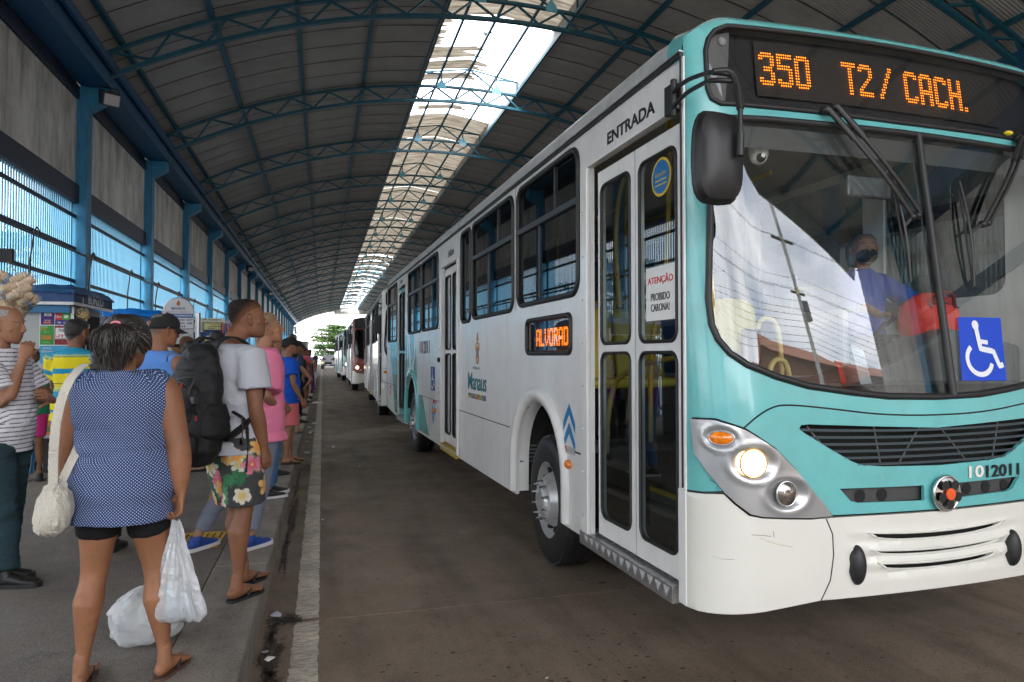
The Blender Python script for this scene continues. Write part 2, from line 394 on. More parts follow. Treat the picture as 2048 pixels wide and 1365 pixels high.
# white edge line with ragged worn edges
mb = MB(); rr = random.Random(3)
ys = np.arange(-6, 118, .05); w = [(-.155 + rr.gauss(0, .0045), -.012 + rr.gauss(0, .003)) for _ in ys]
for i in range(len(ys)-1):
    if any(abs(ys[i]+.025-j) < .03 for j in joints): continue
    mb.add([(w[i][0], ys[i], RZ+.004), (w[i][1], ys[i], RZ+.004), (w[i+1][1], ys[i+1], RZ+.004), (w[i+1][0], ys[i+1], RZ+.004)], [(0, 1, 2, 3)])
mb.obj('edge_line', line_m, kind='structure')
# gutter grime
grime = stain_mat('gutter_grime', (.022, .018, .015), .4)
def blob(cx, cy, a, b, seed, z, name, m, n=48, rough=.35, parent=None, **k):
    v = [(cx, cy, z)]
    for kq in (.5, 1.3):
        for i in range(n):
            t = 2*pi*i/n; q = kq*(1 + rough*noise.noise(Vector((cos(t)*1.4+seed, sin(t)*1.4, seed)))); v.append((max(-.345, cx + a*q*cos(t)), cy + b*q*sin(t), z))
    me = mesh_from(name, v, [(0, i+1, (i+1) % n + 1) for i in range(n)] + [(1+i, 1+n+i, 1+n+(i+1) % n, 1+(i+1) % n) for i in range(n)], m); at = me.attributes.new('edge', 'FLOAT', 'POINT'); at.data.foreach_set('value', [.62] + [.45]*n + [0.]*n); o = bpy.data.objects.new(name, me); return finish(o, parent, **k)
gr = empty('gutter_grime', kind='stuff')
for i, (cx, cy, a, b) in enumerate([(-.24, 2.6, .14, .5), (-.22, 3.3, .16, .35), (-.26, 3.9, .10, .5), (-.14, 2.35, .09, .14), (-.14, 2.72, .06, .08), (-.28, 7.2, .07, 1.2), (-.2, 4.45, .10, .12), (-.27, 2.9, .075, .55), (-.25, 3.55, .09, .3), (-.28, 2.3, .06, .4), (-.2, 3.05, .09, .14), (-.28, 4.3, .055, .4), (-.23, 3.4, .14, .07), (-.29, 6, .04, .9), (-.3, 9, .035, 1.4), (-.22, 10.4, .07, .3), (-.18, 2.62, .1, .1)]):
    blob(cx, cy, a, b, i*3.1, RZ+.0055, 'grime', grime, rough=.8, parent=gr, kind='stuff')
ds = random.Random(5)
spot = mat('oil_spots', (.03, .02, .017), .7)
spm = MB()
for i in range(620):
    if i < 420: x = ds.gauss(1.15, .55); y = ds.gauss(2.75, .55)
    else: x = ds.uniform(.1, 4.5); y = ds.uniform(1.8, 12)
    if x < .05: continue
    r = ds.uniform(.003, .0095) if i < 590 else ds.uniform(.012, .03); n = 7; t0 = ds.random()*6
    st = ds.uniform(.5, 1)
    spm.add([(x + r*1.5*cos(t0+2*pi*j/n)*(1+.3*ds.random()), y + r*st*sin(t0+2*pi*j/n)*(1+.3*ds.random()), RZ+.0045) for j in range(n)], [tuple(range(n))])
spm.obj('oil_spots', spot, kind='stuff')
# kerb stones and platform slabs
kerb = empty('kerb', kind='structure')
kk = MB().box(-.178, .004, -.3, .17, 1.896, .13).mesh('kerb_stone', kerb_m)
for i in range(75):
    o = inst('kerb_stone', kk, kerb, (-.52, -12.1 + 1.9*i, ds.uniform(-.004, .004)))
    if i < 20: bv = o.modifiers.new('bevel', 'BEVEL'); bv.width = .012; bv.segments = 2
plat = empty('platform', kind='structure')
slab_x = [-5.15, -3.2, -1.95, -.70]
for a, b in zip(slab_x, slab_x[1:]):
    y = -12.1 + (1 if a < -3 else 0)
    while y < 130:
        ln = 3.05; MB().box(a+.002, y+.002, -.1, b-.002, min(y+ln, 130.4)-.002, .128 + ds.uniform(-.003, .002)).obj('paving_slab', platform_m, plat); y += ln
sheet('platform_bed', -5.2, -.35, -12.1, 130.4, .118, mat('joint_dust', (.06, .052, .045), .9))
MB().box(9.9, -12, 0, 14.3, 130, .15).obj('far_platform', platform_m, kind='structure')
# yellow tactile plate
ty = mat('tactile_yellow', (.62, .36, .03), .6, var=.2, dirt=((.12, .09, .05), .6, 20))
tp = empty('tactile_plate', (-.94, 5.75, .132), -.03, 'yellow ribbed tactile floor plate beside the blue sneaker', 'floor plate')
for j in range(6):
    for i in range(7):
        MB().box(-.17+i*.05, -.2+j*.068, 0, -.17+i*.05+.032, -.2+j*.068+.045, .008).obj('rib', ty, tp)
MB().box(-.2, -.24, -.003, .2, -.215, .004).box(-.2, .21, -.003, .2, .235, .004).box(.18, -.24, -.003, .2, .235, .004).obj('frame', ty, tp)
# scraps of litter
lm = [mat('litter_white', (.65, .65, .66), .5), mat('litter_grey', (.4, .42, .5), .5), mat('litter_red', (.4, .05, .03), .6)]
lit = [(-.27, 2.62, .016, 2), (-.23, 2.85, .012, 0), (-.26, 3.9, .03, 0), (-.3, 4.0, .03, 1), (-.27, 4.55, .04, 1), (.02, 7.05, .025, 0), (-.24, 11.9, .05, 0), (-.15, 11.7, .04, 1), (-.24, 14.9, .06, 0), (-.2, 15.4, .07, 1), (-.27, 16.2, .06, 0), (-.17, 17.1, .07, 0), (-.25, 24.0, .13, 0), (-.05, 24.6, .1, 0),
       (.2, 12.6, .04, 0), (.55, 10.3, .03, 1), (1.05, 2.2, .01, 0), (.35, 1.95, .008, 0), (1.1, 3.3, .012, 0), (2.0, 2.45, .01, 0), (-.58, 2.85, .012, 0), (-.28, 13.5, .045, 0)]
LB = ['tiny red scrap in the dark stained gutter nearest the camera', 'tiny pale scrap in the nearest stained gutter', 'pale scrap in the gutter below the flip-flops', 'pale scrap just past the flip-flops at the kerb foot', 'grey scrap by the kerb foot under the tall man', 'pale scrap on the lane just right of the white line', 'pale scrap by the kerb beside the pink shorts', 'grey scrap between kerb and white line beside the pink shorts', 'larger pale scrap in the gutter past the pink shorts', 'larger grey scrap in the gutter past the pink shorts', 'pale scrap by the kerb under the small woman in black', 'pale scrap close to the white line past the small woman in black', 'widest flat pale scrap far along the gutter', 'pale scrap on the far white line', 'pale scrap in the lane across from the pink shorts', 'grey flat scrap farther out in the lane', 'tiny pale scrap low in the middle of the lane', 'tiny pale scrap nearest the camera right of the line', 'tiny pale scrap in the lane before the front wheel', 'tiny pale scrap in the shade under the bus corner', 'tiny pale scrap on the kerb top nearest the camera', 'pale scrap at the kerb foot beyond the black sneaker']
for i, (x, y, s, c) in enumerate(lit):
    v = [(ds.uniform(-1, 1)*s, ds.uniform(-1, 1)*s, abs(ds.gauss(.3, .3))*s*.8) for _ in range(9)]
    bm = bmesh.new(); [bm.verts.new(p) for p in v]; bmesh.ops.convex_hull(bm, input=bm.verts); me = bpy.data.meshes.new('litter_scrap'); bm.to_mesh(me); bm.free(); me.materials.append(lm[c])
    z = .133 if x < -.36 else RZ+.006
    inst('litter_scrap', me, None, (x, y, z), label=LB[i], cat='litter', group='scraps of litter along the kerb')

# ------------------------------------------------------------------ arched roof
X0A, RA, ZTOP = 4.7, 19.2, 10.48
def arch(X, dr=0.):
    """point on the arch at horizontal position X, offset dr outward"""
    a = math.asin((X - X0A) / RA); return (X0A + (RA+dr)*sin(a), ZTOP - RA + (RA+dr)*cos(a))
XL, XR = -5.0, 14.4
roof = empty('station_roof', (0, 0, 0), 0, 'long arched roof of grey corrugated sheets on blue steel trusses', 'roof')
def sheet_mesh(xa, xb, wid=28/26, n=22, rib=14, amp=.018):
    v = []; m = rib*2+1
    for i in range(n+1):
        X = xa + (xb-xa)*i/n
        for j in range(m):
            x, z = arch(X, .10 + (amp if j % 2 else 0)); v.append((x, wid*j/(m-1), z))
    f = [(i*m+j, (i+1)*m+j, (i+1)*m+j+1, i*m+j+1) for i in range(n) for j in range(m-1)]
    return mesh_from('roof_sheet', v, f, roof_m)
SL, SR = 3.0, 6.3
shL = sheet_mesh(XL-.5, SL); shR = sheet_mesh(SR, XR+.5)
def lap_mesh(xa, xb, n=20):  # dark strip painting the shadow where roof sheets overlap
    v = []
    for i in range(n+1):
        X = xa + (xb-xa)*i/n
        for yy in (-.016, .016): x, z = arch(X, .088); v.append((x, yy, z))
    return mesh_from('lap_shadow_strip', v, [(2*i, 2*i+2, 2*i+3, 2*i+1) for i in range(n)], lap_m)
lpL = lap_mesh(XL, SL); lpR = lap_mesh(SR, XR)
y = Y0 - .6; i = 0
while y < Y1:
    inst('roof_sheet', shL, roof, (0, y, .003*(i % 2))); inst('roof_sheet', shR, roof, (0, y, .003*(i % 2)))
    if y > 6: inst('lap_shadow_strip', lpL, roof, (0, y+.03, 0)); inst('lap_shadow_strip', lpR, roof, (0, y+.03, 0))
    y += 1.0; i += 1
# purlins
PX = [-4.2, -2.4, -.6, 1.2, 3.0, 6.3, 8.1, 9.9, 11.7, 13.5]
for X in PX:
    x, z = arch(X, .05); MB().box(x-.05, Y0-.5, z-.055, x+.05, Y1, z+.045).obj('purlin', steel_blue, roof)
# trusses
def truss(y, near, seed):
    t = empty('roof_truss', (0, y, 0), parent=roof)
    n = 30; Xs = [XL + (XR-XL)*i/n for i in range(n+1)]
    for nm, dr, w, h in (('upper_chord', -.03, .10, .07), ('lower_chord', -.50, .11, .085)):
        mb = MB(); pts = [arch(X, dr) for X in Xs]
        v = []
        for i, X in enumerate(Xs):
            a = math.asin((X - X0A)/RA); nx, nz = sin(a), cos(a); px, pz = pts[i]
            for dy, dn in ((-w/2, -h/2), (w/2, -h/2), (w/2, h/2), (-w/2, h/2)): v.append((px + nx*dn, dy, pz + nz*dn))
        f = [(i*4+j, i*4+(j+1) % 4, (i+1)*4+(j+1) % 4, (i+1)*4+j) for i in range(n) for j in range(4)] + [(0, 3, 2, 1), (n*4, n*4+1, n*4+2, n*4+3)]
        mb.add(v, f); mb.obj(nm, steel_blue, t)
    m = 34; web = MB()
    for i in range(m):
        Xa = XL + (XR-XL)*i/m; Xb = XL + (XR-XL)*(i+1)/m
        a = arch(Xa, -.06 if i % 2 else -.46); b = arch(Xb, -.46 if i % 2 else -.06)
        if near: MB().bar((a[0], 0, a[1]), (b[0], 0, b[1]), .045, .06, (0, 1, 0)).obj('brace', steel_blue, t)
        else: web.bar((a[0], 0, a[1]), (b[0], 0, b[1]), .045, .06, (0, 1, 0))
    if not near: web.obj('web', steel_blue, t, kind='stuff')
    # raised skylight frame with gusset plates
    hl = [(SL-.1, .03), (3.75, .42), (SR-.1+.1, .03)]
    zc = arch(4.65)[1]
    A = (SL, arch(SL)[1]+.0); Bm = (4.65, zc+.62); C_ = (SR, arch(SR)[1]+.0)
    a2 = (SL, arch(SL)[1]+.42); c2 = (SR, arch(SR)[1]+.42)
    g1 = (3.72, arch(3.72)[1]); g2 = (5.58, arch(5.58)[1])
    for p, q in ((a2, Bm), (Bm, c2), (g1, Bm), (g2, Bm), (A, a2), (C_, c2), (g1, (3.72, a2[1]+.08)), (g2, (5.58, c2[1]+.08)), (a2, (3.72, a2[1]+.02)), (c2, (5.58, c2[1]+.02))):
        MB().bar((p[0], -.02, p[1]), (q[0], -.02, q[1]), .04, .05, (0, 1, 0)).obj('skylight_strut', steel_blue, t)
    for g in (g1, g2):
        MB().prism([(g[0]-.16, g[1]-.12), (g[0]+.16, g[1]-.12), (g[0]+.14, g[1]+.02), (g[0]+.03, g[1]+.17), (g[0]-.03, g[1]+.17), (g[0]-.14, g[1]+.02)], -.075, -.06).obj('gusset_plate', pipe_blue, t)
    return t
for k_, y in enumerate(TR): truss(y, 10 < y < 52, k_)
# skylight sheets: grimy translucent plastic with broken ones
def skylight_material():
    m = bpy.data.materials.new('weathered_skylight_plastic'); m.use_nodes = True; nt = m.node_tree; nt.nodes.clear(); K = nt.links.new; N = nt.nodes.new
    o = N('ShaderNodeOutputMaterial'); tr = N('ShaderNodeBsdfTranslucent'); d = N('ShaderNodeBsdfDiffuse'); mixs = N('ShaderNodeMixShader'); mixs.inputs[0].default_value = .8
    co = N('ShaderNodeTexCoord'); mp = N('ShaderNodeMapping'); mp.inputs['Scale'].default_value = (.5, 3.2, 1); n = N('ShaderNodeTexNoise'); n.inputs['Scale'].default_value = 2.2; n.inputs['Detail'].default_value = 8; n.inputs['Roughness'].default_value = .65
    oi = N('ShaderNodeObjectInfo'); ad = N('ShaderNodeVectorMath'); K(co.outputs['Object'], ad.inputs[0]); K(oi.outputs['Location'], ad.inputs[1]); K(ad.outputs[0], mp.inputs['Vector']); K(mp.outputs[0], n.inputs['Vector'])
    r = N('ShaderNodeValToRGB'); e = r.color_ramp.elements; e[0].position = .36; e[0].color = (.045, .036, .025, 1); e[1].position = .66; e[1].color = (.13, .115, .092, 1)
    K(n.outputs['Fac'], r.inputs[0]); K(r.outputs[0], tr.inputs[0]); K(r.outputs[0], d.inputs[0]); K(d.outputs[0], mixs.inputs[1]); K(tr.outputs[0], mixs.inputs[2]); K(mixs.outputs[0], o.inputs[0])
    return m
sky_m = skylight_material()
def sky_sheet(y0, y1, xa, xb, seed, jagged=False, jl=False):
    n, m = 14, 10; v = []; rs = random.Random(seed)
    for j in range(m+1):
        yy = y0 + (y1-y0)*j/m
        jr = (abs(rs.gauss(0, .35))) if jagged else 0; jq = abs(rs.gauss(0, .25)) if jl else 0
        for i in range(n+1):
            x = (xa+jq) + (max(xa+jq+.1, xb-jr)-(xa+jq))*i/n
            z = arch(x)[1] + .42 + .2*(1-abs(x-4.65)/1.75) + (.015 if j % 2 else 0); v.append((x, yy, z))
    f = [(j*(n+1)+i, j*(n+1)+i+1, (j+1)*(n+1)+i+1, (j+1)*(n+1)+i) for j in range(m) for i in range(n)]
    o = bpy.data.objects.new('skylight_sheet', mesh_from('skylight_sheet', v, f, sky_m)); finish(o, roof)
gaps = {}
y = Y0-.4
while y < Y1:
    u = .5*sin(y*1.7)+.5
    if 18.2 < y < 19.4: sky_sheet(y, y+1.0, SL-.05, 3.6, int(y*10), True)
    elif 19.4 <= y < 20.5: sky_sheet(y, y+.8, SL-.05, 5.0, int(y*10), True)
    elif 20.5 <= y < 21.6: sky_sheet(y, y+.7, SL-.05, 5.3, int(y*10), True)
    elif 21.6 <= y < 22.6: sky_sheet(y, y+.55, 3.0, 5.4, 5, True)
    elif 23.2 <= y < 24.3: pass
    elif 25.0 <= y < 26.2: sky_sheet(y, y+.45, 3.2, 5.5, 9, True, True)
    elif y > 62 and (int(y) % 4 == 0 or (y > 85 and int(y) % 3 == 0)): sky_sheet(y, y+.5, SL-.05, 4.4+u, int(y*10), True)
    elif int(y*7) % 9 == 0: sky_sheet(y, y+.97, SL-.05, SR+.05, int(y*10))
    else: sky_sheet(y, y+1.004, SL-.05, SR+.05, int(y*10))
    y += 1.0
for X, dz in ((3.72, .50), (4.65, .58), (5.58, .50)):
    z = arch(X)[1] + dz; MB().box(X-.035, Y0-.5, z-.06, X+.035, Y1, z).obj('skylight_purlin', steel_blue, roof)
for X in (SL-.04, SR+.04):
    z = arch(X)[1]; MB().box(X-.012, Y0-.5, z-.02, X+.012, Y1, z+.50).obj('skylight_upstand', roof_m, roof)
# gable ends and eave beams
for yy in (Y0-.6, Y1):
    n = 24; v = []; 
    for i in range(n+1):
        X = XL-.4 + (XR-XL+.8)*i/n
        for dr in (-.55, .15): x, z = arch(X, dr); v += [(x, yy-.04, z), (x, yy+.04, z)]
    f = []
    for i in range(n):
        a = i*4; b = a+4; f += [(a, b, b+1, a+1), (a+2, a+3, b+3, b+2), (a, a+2, b+2, b), (a+1, b+1, b+3, a+3)]
    MB().add(v, f).obj('gable_fascia', white_paint if yy < 0 else concrete_m, roof)
MB().box(-4.98, Y0, 7.3, -4.42, Y1, 7.86).obj('eave_beam', beam_blue, roof)
MB().box(-4.36, Y0, 7.62, -4.28, Y1, 7.8).obj('eave_rail', beam_blue, roof)
MB().box(13.8, Y0, 7.3, 14.38, Y1, 7.86).obj('eave_beam', beam_blue, roof)
MB().box(2.0, Y1-.3, 9.3, 14.2, Y1-.1, 10.3).obj('end_parapet', concrete_m, roof)

# ------------------------------------------------------------------ left wall: pillars, panels, grilles
for i, y in enumerate(TR):
    pl = empty('wall_pillar', (-5, y, 0), 0, ('tall blue steel pillar with bracket top and round downpipe, %s' % (['behind the camera', 'beside the camera', 'left of the picture edge', 'just beyond the left picture edge', 'nearest one in view', 'second in view', 'third in view', 'fourth in view', 'fifth in view'] + ['%s in view' % q for q in ('sixth', 'seventh', 'eighth', 'ninth', 'tenth', 'eleventh', 'twelfth', 'thirteenth', 'fourteenth', 'fifteenth', 'sixteenth', 'seventeenth', 'eighteenth', 'nineteenth', 'twentieth')])[i]), 'pillar', 'pillars carrying the roof along the left wall')
    MB().box(-.40, -.1, 0, .16, .22, 7.29).obj('shaft', blue_paint, pl, bevel=.01)
    MB().prism([(.162, 6.80), (.54, 7.06), (.54, 7.29), (.162, 7.29)], -.095, .215).obj('bracket', blue_paint, pl)
    if 0 < y < 75:
        MB().cyl((-.19, -.165, .13), (-.19, -.165, 7.1), .06, 14).obj('downpipe', pipe_blue, pl, smooth=50)
        cl = MB(); 
        for z in (3.2, 4.9, 6.6): cl.lathe([(.064, z-.02), (.064, z+.02)], 14, Matrix.Translation((-.19, -.165, 0)))
        cl.obj('pipe_clamp', pipe_blue, pl, kind='stuff')
    MB().box(-.42, -.12, .1, .2, .25, .16).obj('base_plate', blue_paint, pl)
bays = list(zip(TR, TR[1:]))
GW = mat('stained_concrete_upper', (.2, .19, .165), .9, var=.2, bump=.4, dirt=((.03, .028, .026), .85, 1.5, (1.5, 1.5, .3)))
def wall_label(i): return ['behind the camera', 'just left of the camera', 'left of the frame edge', 'highest at the left picture edge', 'above the phone-poster stall', 'left of the arched route board top', 'right above the arched route board', 'above the yellow lettered stall', 'just past the yellow lettered stall'][min(i, 8)] if i < 9 else '%s beyond the yellow lettered stall' % ['first', 'second', 'third', 'fourth', 'fifth', 'sixth', 'seventh', 'eighth', 'ninth', 'tenth', 'eleventh', 'twelfth', 'thirteenth', 'fourteenth', 'fifteenth', 'sixteenth'][i-9]
for i, (ya, yb) in enumerate(bays):
    w = empty('wall_panel', (-5.05, ya, 0), 0, 'stained grey concrete panel between dark bands, ' + wall_label(i), 'wall', 'concrete panels between the pillars')
    L_ = yb-ya
    MB().box(-.12, .22, 5.17, 0, L_-.1, 7.0).obj('concrete_slab', concrete_m, w)
    MB().box(-.12, .22, 4.78, .07, L_-.1, 5.165).obj('lower_band', dark_band, w)
    MB().box(-.12, .22, 7.005, .05, L_-.1, 7.28).obj('upper_band', dark_band, w)
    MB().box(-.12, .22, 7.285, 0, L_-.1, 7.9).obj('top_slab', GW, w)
    g = empty('metal_grille', (-5.08, ya, 0), 0, 'light blue vertical slat grille, ' + wall_label(i), 'grille', 'slat grilles between the pillars')
    n = int((L_-.4)/.106)
    if 3 <= i <= 8:
        sm = MB().box(-.01, -.023, .13, .01, .023, 4.775).mesh('slat', slat_blue)
        for j in range(n): inst('slat', sm, g, (0, .25+.106*j, 0))
    else:
        mb = MB(); [mb.box(-.01, .25+.106*j-.026, .13, .01, .25+.106*j+.026, 4.775) for j in range(n)]; mb.obj('slats', slat_blue, g, kind='stuff')
    for z in (4.5, 3.82, 3.13, 2.3, 1.2, .3): MB().box(.012, .22, z-.035, .05, L_-.1, z+.035).obj('rail', dark_band if z > 2 else blue_paint, g)
# black cable pipe with goosenecks along the grille
cp = empty('cable_conduit', (-4.72, 0, 3.62), 0, 'thin black pipe with gooseneck ends running along the blue grilles', 'pipe')
MB().cyl((0, -2, 0), (0, 105, 0), .026, 8).obj('pipe', black_m, cp, smooth=60)
for j, y in enumerate(np.arange(10.5, 62, 3.0)):
    MB().tube([(0, y, 0), (.0, y-.02, .10), (.0, y-.12, .14), (.0, y-.22, .06), (-.05, y-.25, -.45), (-.05, y-.25, -1.3)], .014, 6).obj('gooseneck', black_m, cp, smooth=60)
# flood lights
for k_, (y, s) in enumerate(((16.0, 1.), (44.7, .9), (61.8, .9))):
    fl = empty('flood_light', (-4.35, y, 7.0), .5, ['boxy flood light hanging from the nearest big pillar bracket', 'small flood light on the distant bracket above the route board', 'tiny flood light farthest along the pillars'][k_], 'lamp', 'flood lights on the brackets')
    MB().box(-.17, -.2, -.16, .17, .12, .12, Matrix.Rotation(.45, 4, 'X')).obj('housing', mat('lamp_housing', (.05, .05, .05), .5), fl, bevel=.02)
    MB().box(-.14, -.215, -.13, .14, -.2, .09, Matrix.Rotation(.45, 4, 'X')).obj('lens', mat('lamp_lens', (.5, .5, .48), .15), fl)
    MB().tube([(-.19, 0, 0), (-.19, .05, .22), (.19, .05, .22), (.19, 0, 0)], .014, 6).obj('yoke', black_m, fl)
    MB().cyl((0, .05, .22), (-.1, .1, .42), .015, 6).obj('stem', black_m, fl)
w = empty('wall_panel', (14.3, Y0, 0), 0, 'concrete wall panel at the near right corner of the hall mouth', 'wall', 'concrete panels on the right side'); MB().box(0, 0, .15, .12, TR[0]-Y0-.12, 7.28).obj('concrete_slab', concrete_m, w)
# right wall (seen behind and through the bus)
for i, y in enumerate(TR):
    if y > 60: continue
    pl = empty('wall_pillar', (14.25, y, 0), 0, 'blue steel pillar on the right side of the hall, %s from the mouth' % ['first', 'second', 'third', 'fourth', 'fifth', 'sixth', 'seventh', 'eighth', 'ninth', 'tenth', 'eleventh', 'twelfth', 'thirteenth'][i], 'pillar', 'pillars carrying the roof on the right side')
    MB().box(-.28, -.1, 0, .18, .22, 7.4).obj('shaft', blue_paint, pl)
    MB().prism([(-.28, 6.3), (-.62, 6.72), (-.62, 7.42), (-.28, 7.42)], -.095, .215).obj('bracket', blue_paint, pl)
for i, (ya, yb) in enumerate(bays):
    if yb > 60: continue
    w = empty('wall_panel', (14.3, ya, 0), 0, 'concrete wall panel on the right side of the hall, %s from the mouth' % ['second', 'third', 'fourth', 'fifth', 'sixth', 'seventh', 'eighth', 'ninth', 'tenth', 'eleventh', 'twelfth', 'thirteenth'][i], 'wall', 'concrete panels on the right side')
    MB().box(0, .22, 5.17, .12, 5.6, 7.0).obj('concrete_slab', concrete_m, w); MB().box(-.06, .22, 4.78, .12, 5.6, 5.165).obj('lower_band', dark_band, w)
    MB().box(-.05, .22, 7.005, .12, 5.6, 7.28).obj('upper_band', dark_band, w)
    MB().box(0, .22, .15, .12, 5.6, 4.775).obj('lower_slab', concrete_m, w)
# ------------------------------------------------------------------ the buses
def Sx(xb):
    d = min(xb, 2.5-xb); r = .28; v = .1*((xb-1.25)/1.25)**2
    if d < r: v += (r - sqrt(max(0, r*r-(r-d)**2)))*.8
    return 1 - v/.324
_xs = [1.25*(1-cos(pi*i/400))/1 for i in range(401)]
_ts = [0.]
for a, b in zip(_xs, _xs[1:]): _ts.append(_ts[-1] + math.hypot(b-a, .3*(Sx(min(2.5, b))-Sx(a))))
_xs = np.array(_xs); _ts = np.array(_ts)
def x2t(x): return float(np.interp(x, _xs, _ts))
def t2x(t): return float(np.interp(t, _ts, _xs))
FT = lambda p: (x2t(p[0]), p[1])
def PF0(t, z):
    xb = t2x(t); u = (xb-1.25)/1.25
    D = .324 - .135*max(0, min(z, 3.24)-1.3)
    if z < .6: D -= .3*(.6-z)**2
    y = .02 - Sx(xb)*D; zz = z; x = xb
    if z > 3.24:
        ph = min(1, (z-3.24)/.12)*pi/2; q = 1-cos(ph); zz = 3.24 + .07*sin(ph)
        y += .34*q*(.25+.75*Sx(xb)); x = xb - .14*q*u*1.25
    zz -= .13*max(0, 1-min(xb, 2.5-xb)/.24)**2*max(0, min(1, (z-2.98)/.36))**1.3
    zz += .035*(1-u*u)*max(0, min(1, (z-2.6)/.6))
    return Vector((x, y, zz))
def PF(t, z, off=0.):
    p = PF0(t, z)
    if off:
        e = .004; a = PF0(min(_ts[-1], t+e), z) - PF0(max(0, t-e), z); b = PF0(t, z+e) - PF0(t, z-e)
        n = a.cross(b)
        if n.length > 1e-9: n.normalize(); p = p + n*off
    return tuple(p)
def SLf(y, z, off=0.): return (-off, y, z)
def SRf(y, z, off=0.): return (2.5+off, y, z)
def mirx(P): return P + [(2.5-x, z) for x, z in reversed(P) if abs(x-1.25) > 1e-6]
def arc_pts(cy, cz, r, a0, a1, n=16, ry=None): return [(cy + r*cos(a0+(a1-a0)*i/n), cz + (ry or r)*sin(a0+(a1-a0)*i/n)) for i in range(n+1)]

teal = mat('teal_paint', (.13, .45, .455), .2, coat=.6, var=.05, vscale=1.5, dirt=((.11, .22, .22), .25, 7))
buswhite = mat('bus_white_paint', (.76, .76, .745), .3, coat=.5, var=.02, dirt=((.42, .40, .36), .3, 2.6, (1, 1.6, .5)))
busgrey = mat('bus_roof_paint', (.46, .47, .47), .4, dirt=((.2, .2, .19), .5, 3))
bumpwhite = mat('bumper_paint', (.68, .67, .61), .2, coat=.7, var=.02, dirt=((.45, .43, .36), .18, 3))
redp = mat('bus_red_paint', (.26, .035, .02), .28, coat=.4)
silver = mat('silver_lamp_paint', (.42, .43, .44), .28, metal=.65, coat=.4)
chrome = mat('chrome', (.82, .83, .84), .12, metal=1, dirt=((.25, .22, .2), .4, 30))
alu = mat('aluminium_trim', (.5, .5, .5), .35, metal=.9, dirt=((.15, .13, .12), .5, 20))
darkin = mat('dark_recess', (.006, .006, .006), .8)
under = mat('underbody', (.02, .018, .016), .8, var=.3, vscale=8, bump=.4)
glass_f = glass_mat('windscreen_glass', (.90, .94, .92), 1.5, 2.4)
glass_s = glass_mat('side_window_glass', (.16, .2, .2), 1.5, 1.3)
glass_d = glass_mat('door_glass', (.42, .48, .48), 1.5, 1.5)
glass_k = glass_mat('sign_glass', (.7, .7, .7), 1.5, 1.)
ledon = mat('led_orange_lit', (1, .25, .0), .5, emit=((1, .23, .012), 1.1))
ledoff = mat('led_unlit', (.10, .10, .05), .5)
decal = lambda n, c: mat('print_' + n, c, .45)
yel_in = mat('yellow_rail', (.55, .36, .03), .35)
seat_y = mat('seat_yellow', (.45, .36, .02), .5)
seat_b = mat('seat_blue', (.03, .12, .3), .5)
grey_in = mat('interior_grey', (.10, .105, .11), .6, var=.15)
lite_in = mat('interior_pale', (.42, .42, .40), .6)

GLY = {
'3': ["0111110","1111111","1100011","0000011","0000011","0011110","0011110","0000011","0000011","1100011","1111111","0111110"],
'5': ["1111111","1111111","1100000","1100000","1111110","1111111","0000011","0000011","0000011","1100011","1111111","0111110"],
'0': ["0111110","1111111","1100011","1100011","1100011","1100011","1100011","1100011","1100011","1100011","1111111","0111110"],
'T': ["1111111","1111111"] + ["0011100"]*0 + ["0001100"]*10,
'2': ["0111110","1111111","1100011","0000011","0000011","0000110","0001100","0011000","0110000","1100000","1111111","1111111"],
'/': ["0000011","0000011","0000110","0000110","0001100","0001100","0011000","0011000","0110000","0110000","1100000","1100000"],
'C': ["0111110","1111111","1100011","1100000","1100000","1100000","1100000","1100000","1100000","1100011","1111111","0111110"],
'A': ["0111110","1111111","1100011","1100011","1100011","1100011","1111111","1111111","1100011","1100011","1100011","1100011"],
'H': ["1100011","1100011","1100011","1100011","1100011","1111111","1111111","1100011","1100011","1100011","1100011","1100011"],
'.': ["00"]*10 + ["11"]*2, ' ': ["0000"]*12,
'L': ["1100000"]*10 + ["1111111"]*2, 'V': ["1100011"]*8 + ["0110110","0110110","0011100","0001000"],
'O': ["0111110","1111111"] + ["1100011"]*8 + ["1111111","0111110"], 'R': ["1111110","1111111","1100011","1100011","1111111","1111110","1101100","1101100","1100110","1100110","1100011","1100011"],
'D': ["1111110","1111111"] + ["1100011"]*8 + ["1111111","1111110"],
}
def led_text(segs, surf, x0, x1, z0, pitch, zp, off, flip=1, r=.0052, rows=13, cols_all=True):
    on, un = MB(), MB(); lit = set()
    for s, xs in segs:
        x = xs
        for ch in s:
            g = GLY[ch]
            for i, row in enumerate(g):
                for j, c in enumerate(row):
                    if c == '1': lit.add((round((x-x0)/pitch)+j, i))
            x += pitch*(len(g[0])+1)
    nc = int(abs(x1-x0)/pitch)
    for c in range(nc):
        for i in range(rows):
            px = x0 + pitch*c if flip > 0 else x1 - pitch*c; pz = z0 + zp*(11-i)
            L_ = (c, i) in lit; rr_ = r if L_ else r*.4; o = on if L_ else un
            p = Vector(surf(px, pz, off)); a = (Vector(surf(px+.001, pz, off)) - Vector(surf(px-.001, pz, off))).normalized(); b = (Vector(surf(px, pz+.001, off)) - Vector(surf(px, pz-.001, off))).normalized()
            nn = a.cross(b)
            vs = [p + (a*cos(2*pi*k/6) + b*sin(2*pi*k/6))*rr_ for k in range(6)] + [p + nn*rr_*.6]
            o.add(vs, [(k, (k+1) % 6, 6) for k in range(6)])
    return on, un

